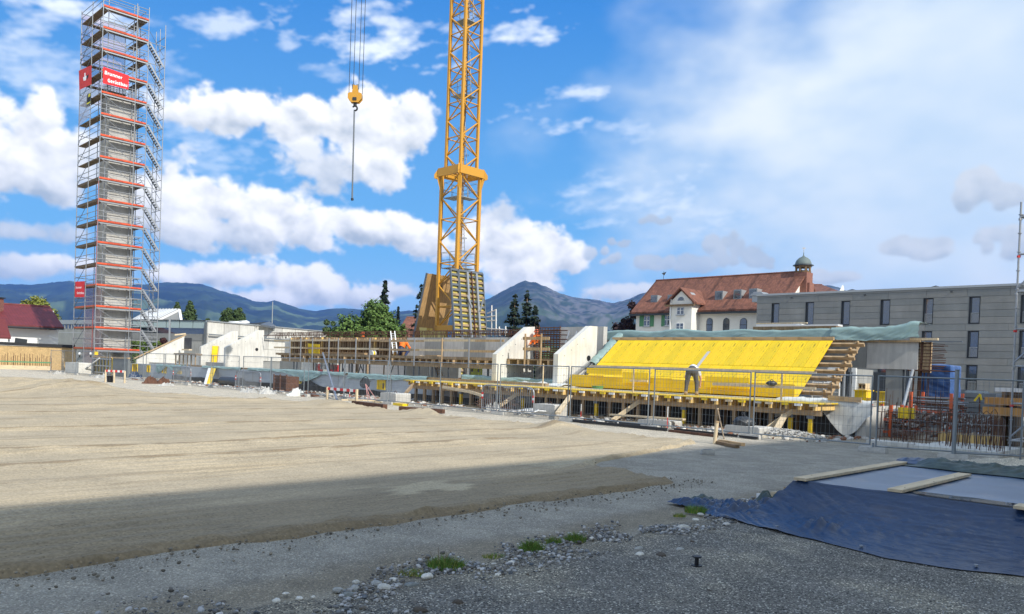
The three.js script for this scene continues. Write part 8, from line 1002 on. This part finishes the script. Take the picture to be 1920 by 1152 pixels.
{
  const tones = [std({ map: T.stone, color: lin(1.25, 1.25, 1.22) }), std({ map: T.stone, color: lin(0.52, 0.57, 0.6) }), std({ map: T.stone, color: lin(1.6, 1.58, 1.52) }), std({ map: grain([0.09, 0.075, 0.06], 0.8, 9, 0.3), roughness: 0.95 }), std({ map: T.stone, color: lin(0.85, 0.88, 0.9) })];
  for (const m of tones) { m.name = 'stone_tone'; }
  const list = [
    [651, 1114, 12, 1, 'blue grey rounded stone at the lower left end of the stone row'], [665, 1102, 11, 4, 'grey stone with a pale patch behind the blue grey rounded one'], [721, 1101, 14, 0, 'largest pale stone in the middle of the stone row'], [772, 1096, 12, 1, 'upright dark grey stone at the right end of the stone row'], [801, 1079, 12, 2, 'flat white stone at the foot of the long grass'], [739, 1085, 9, 2, 'white stone behind the upright dark one'], [706, 1093, 11, 4, 'grey flat stone at the back left of the largest pale one'], [747, 1096, 9, 4, 'grey stone between the largest pale and the upright dark one'], [668, 1089, 7, 0, 'small pale stone at the top of the left group'], [634, 1104, 10, 4, 'flat grey stone half sunk left of the stone row'], [561, 1119, 8, 2, 'white stone among the pebbles left of the row'], [536, 1110, 6, 2, 'small white stone on the edge of the pebble bank'], [518, 1124, 9, 2, 'long white stone lying on the pebble bank'], [587, 1116, 5, 2, 'tiny white stone among the pebbles near the white one'], [810, 1112, 6, 4, 'small grey stone alone on the tarmac below the row'], [959, 1054, 8, 2, 'pale stone on the earth between the two grass clumps'], [934, 1076, 7, 2, 'white stone below the pale one by the tarmac edge'], [1013, 1108, 6, 2, 'lone white stone out on the tarmac'], [411, 1150, 9, 2, 'white stone cut by the bottom edge of the frame'], [859, 1128, 10, 3, 'dark clod of tar on the tarmac at the bottom'], [788, 1143, 14, 3, 'brown clod of earth at the bottom edge of the frame'], [926, 1055, 5, 0, 'rosy brown pebble beside the pale stone'],
    [1282, 989, 11, 0, 'largest stone of the right pebble bank'], [1356, 966, 6, 2, 'white stone right of the right grass clump'], [1305, 973, 6, 2, 'white stone below the right grass clump'], [1363, 982, 7, 0, 'pale stone nearest the blue tarpaulin corner'], [1298, 1014, 5, 3, 'small dark lump below the right pebble bank'], [1276, 1029, 8, 4, 'broken grey stone out on the tarmac'], [1200, 1038, 9, 2, 'white faced stone on the tarmac left of the broken one'], [1198, 1028, 8, 4, 'grey stone behind the white faced one'], [1240, 1040, 11, 3, 'dark flat lump on the tarmac beside the white faced stone'], [1110, 1008, 6, 2, 'pale stone right of the three grass clumps'], [1125, 1004, 5, 2, 'small pale stone at the top of the three right of the grass'], [1255, 992, 5, 2, 'pale stone left of the largest one of the right bank'], [1314, 963, 6, 0, 'flat stone right under the right grass clump'], [1330, 1105, 6, 3, 'dark splinter on the tarmac in front of the tarpaulin'],
  ];
  list.forEach(([x, y, r, k, l], i) => { const p = onY(x, y, 0.04), s = r * -p.z / FOCAL, m = new THREE.Mesh(rock(i * 3.7, 0.5 + 0.25 * hash2(i, 2)), tones[k]); m.name = numbered('stone'); m.scale.set(s * 1.15, s * 0.95, s * 0.95); m.rotation.y = hash2(i, 7) * 6; p.y = 0.02 + s * 0.14; m.position.copy(p); m.castShadow = m.receiveShadow = true; tag(m, l, 'stone', 'loose stones along the tarmac edge'); scene.add(m); });
  const geo = new THREE.IcosahedronGeometry(1, 1); { const p = geo.attributes.position; for (let i = 0; i < p.count; i++) { const k = 1 + 0.3 * n3(p.getX(i) * 1.3, p.getY(i) * 1.3, p.getZ(i) * 1.3); p.setXYZ(i, p.getX(i) * k, p.getY(i) * k * 0.62, p.getZ(i) * k * 0.8); } geo.computeVertexNormals(); }
  const scatter = (name, label, n, mat, fn) => { const im = new THREE.InstancedMesh(geo, mat, n), m = new THREE.Matrix4(), c = new THREE.Color(); let k = 0, tries = 0; while (k < n && tries++ < n * 30) { const o = fn(); if (!o) continue; const [p, s, tone] = o; m.compose(p, new THREE.Quaternion().setFromEuler(new THREE.Euler(rr(-0.4, 0.4), rr(0, 6), rr(-0.4, 0.4))), V3(s, s, s)); im.setMatrixAt(k, m); im.setColorAt(k, c.setRGB(...tone)); k++; } im.count = k; im.name = name; im.castShadow = im.receiveShadow = true; tag(im, label, 'gravel', null, 'stuff'); scene.add(im); };
  const pm = std({ roughness: 0.9 }); const grey = () => { const b = Math.pow(rnd(), 2) * 0.42 + 0.10, w = rr(-0.015, 0.02); return [b + w, b, b - w * 1.2]; };
  scatter('pebbles', 'pebbles and crumbs of stone along the edge of the tarmac', 9000, pm, () => { const v = rr(0.3, 12.2), near = sm(5, 1.5, v), d = (rr(-1, 1) + rr(-1, 1)) * (0.30 + 0.45 * near), u = 5.35 + d - 0.35 * near, n = n3(u * 1.5, 3, v * 1.1); if (n < -0.12 + 0.1 * rnd()) return null; return [P(u, 0.035, v), Math.pow(rnd(), 5) * 0.024 + 0.0045, grey()]; });
  scatter('tarmac_chips', 'pale stone chips scattered on the old tarmac', 5200, pm, () => { const u = rr(-2, 5.3), v = rr(1, 12); if (n3(u * 0.7, 5, v * 0.7) < -0.1 + 0.25 * rnd()) return null; const b = rr(0.22, 0.6); return [P(u, 0.03, v), rr(0.003, 0.0085), [b, b * 0.99, b * 0.95]]; });
  scatter('earth_clods', 'crumbs of earth on the graded sand', 2600, std({ roughness: 1 }), () => { const edge = rnd() < 0.7, u = edge ? 7.3 + 0.3 * (rr(-1, 1) + rr(-1, 1)) : 7.2 + 12 * Math.pow(rnd(), 2.2), v = rr(1, Math.min(edge ? 12.4 : 19, vmax(u))); const b = rr(0.07, 0.17); return [P(u, 0.03, v), 0.004 + 0.018 * Math.pow(rnd(), 5), [b * 1.6, b * 1.42, b * 1.12]]; });
  scatter('rubble', 'small rubble between the fence and the works', 3200, pm, () => { const u = rr(9, 66), v = rr(22.9, 26.2); if (n3(u * 0.4, 7, v * 0.6) < -0.05) return null; const b = rr(0.18, 0.66); return [P(u, 0.02, v), 0.02 + 0.12 * Math.pow(rnd(), 4), rnd() < 0.2 ? [0.2, 0.09, 0.05] : [b, b * 0.97, b * 0.9]]; });
  scatter('crushed_stone', 'crushed stone lying on the heap at the right end of the timber forms', 900, pm, () => { const a = rr(-1, 1), b = rr(-1, 1), d = Math.hypot(a, b); if (d > 1) return null; const c = rr(0.2, 0.5); return [P(11.9 + a * 1.7, 0.27 * Math.pow(1 - d * d / 1.3, 0.8) - 0.02, 24.0 + b * 0.8), rr(0.02, 0.06), [c, c * 0.98, c * 0.92]]; });
}
function grass(label, x, y, wpx, hpx, n, dry = 0.1) {
  const o = onY(x, y, 0.02), Z = -o.z, w = wpx * Z / FOCAL / 2, h = hpx * Z / FOCAL, pos = [], col = [], idx = [];
  for (let i = 0; i < n; i++) { const a = rr(0, 6.28), r = Math.sqrt(rnd()), bx = Math.cos(a) * w * r, bz = Math.sin(a) * w * 0.6 * r, H = h * rr(0.4, 1.1) * (1 - 0.45 * r), la = rr(0, 6.28), ln = H * rr(0.15, 0.8), wd = 0.0035, c = rnd() < dry ? [2.4, 1.3, 1.6] : [rr(0.7, 1.3), rr(0.75, 1.2), rr(0.6, 1)], k = pos.length / 3; for (let s = 0; s < 4; s++) { const f = s / 3, px = bx + Math.cos(la) * ln * f * f, pz = bz + Math.sin(la) * ln * f * f, py = H * f * (1 - 0.15 * f), ww = wd * (1 - f * 0.9); pos.push(px - ww, py, pz, px + ww, py, pz + ww * 0.5); col.push(...c, ...c); if (s < 3) idx.push(k + s * 2, k + s * 2 + 1, k + s * 2 + 3, k + s * 2, k + s * 2 + 3, k + s * 2 + 2); } }
  const g = new THREE.BufferGeometry(); g.setAttribute('position', new THREE.Float32BufferAttribute(pos, 3)); g.setAttribute('color', new THREE.Float32BufferAttribute(col, 3)); g.setIndex(idx); g.computeVertexNormals(); const m = new THREE.Mesh(g, LEAF.grass); m.name = numbered('grass_tuft'); m.position.copy(o); m.castShadow = true; tag(m, label, 'grass', 'grass tufts along the tarmac edge'); scene.add(m); return m;
}
grass('longest grass tuft with tall stalks, left of the three on the tarmac edge', 836, 1066, 74, 34, 520); grass('thin yellowish grass left of the longest tuft', 776, 1078, 60, 16, 180, 0.4); grass('dense bright grass tuft, biggest of the three close together', 996, 1034, 48, 32, 460, 0.04); grass('smallest grass tuft, between the two bright ones', 1038, 1020, 32, 20, 240, 0.15); grass('right bright grass tuft of the three close together', 1078, 1016, 40, 26, 360, 0.05); grass('grass tuft at the left tip of the blue tarpaulin', 1306, 962, 46, 24, 360, 0.08); grass('small dry grass wisp below the left tip of the blue tarpaulin', 1274, 970, 24, 13, 110, 0.3); grass('sparse dry grass on the bare earth between the tufts', 926, 1046, 50, 12, 120, 0.5);
{ const t = thing('dry_stalks', 'a few tall dark dry stalks standing in the longest grass tuft', 'weed', onY(822, 1064, 0)); for (const [x, y0, x2, y2] of [[818, 1064, 806, 1034], [822, 1064, 822, 1026], [828, 1066, 846, 1032], [834, 1066, 838, 1040], [812, 1062, 800, 1044]]) { const p = onY(x, y0, 0), q = at(x2, y2, -p.z); mb().tube(p, q, 0.003, 4, 0.0015).build('stalk', M.woodDark, t); } }
renderer.render(scene, camera);
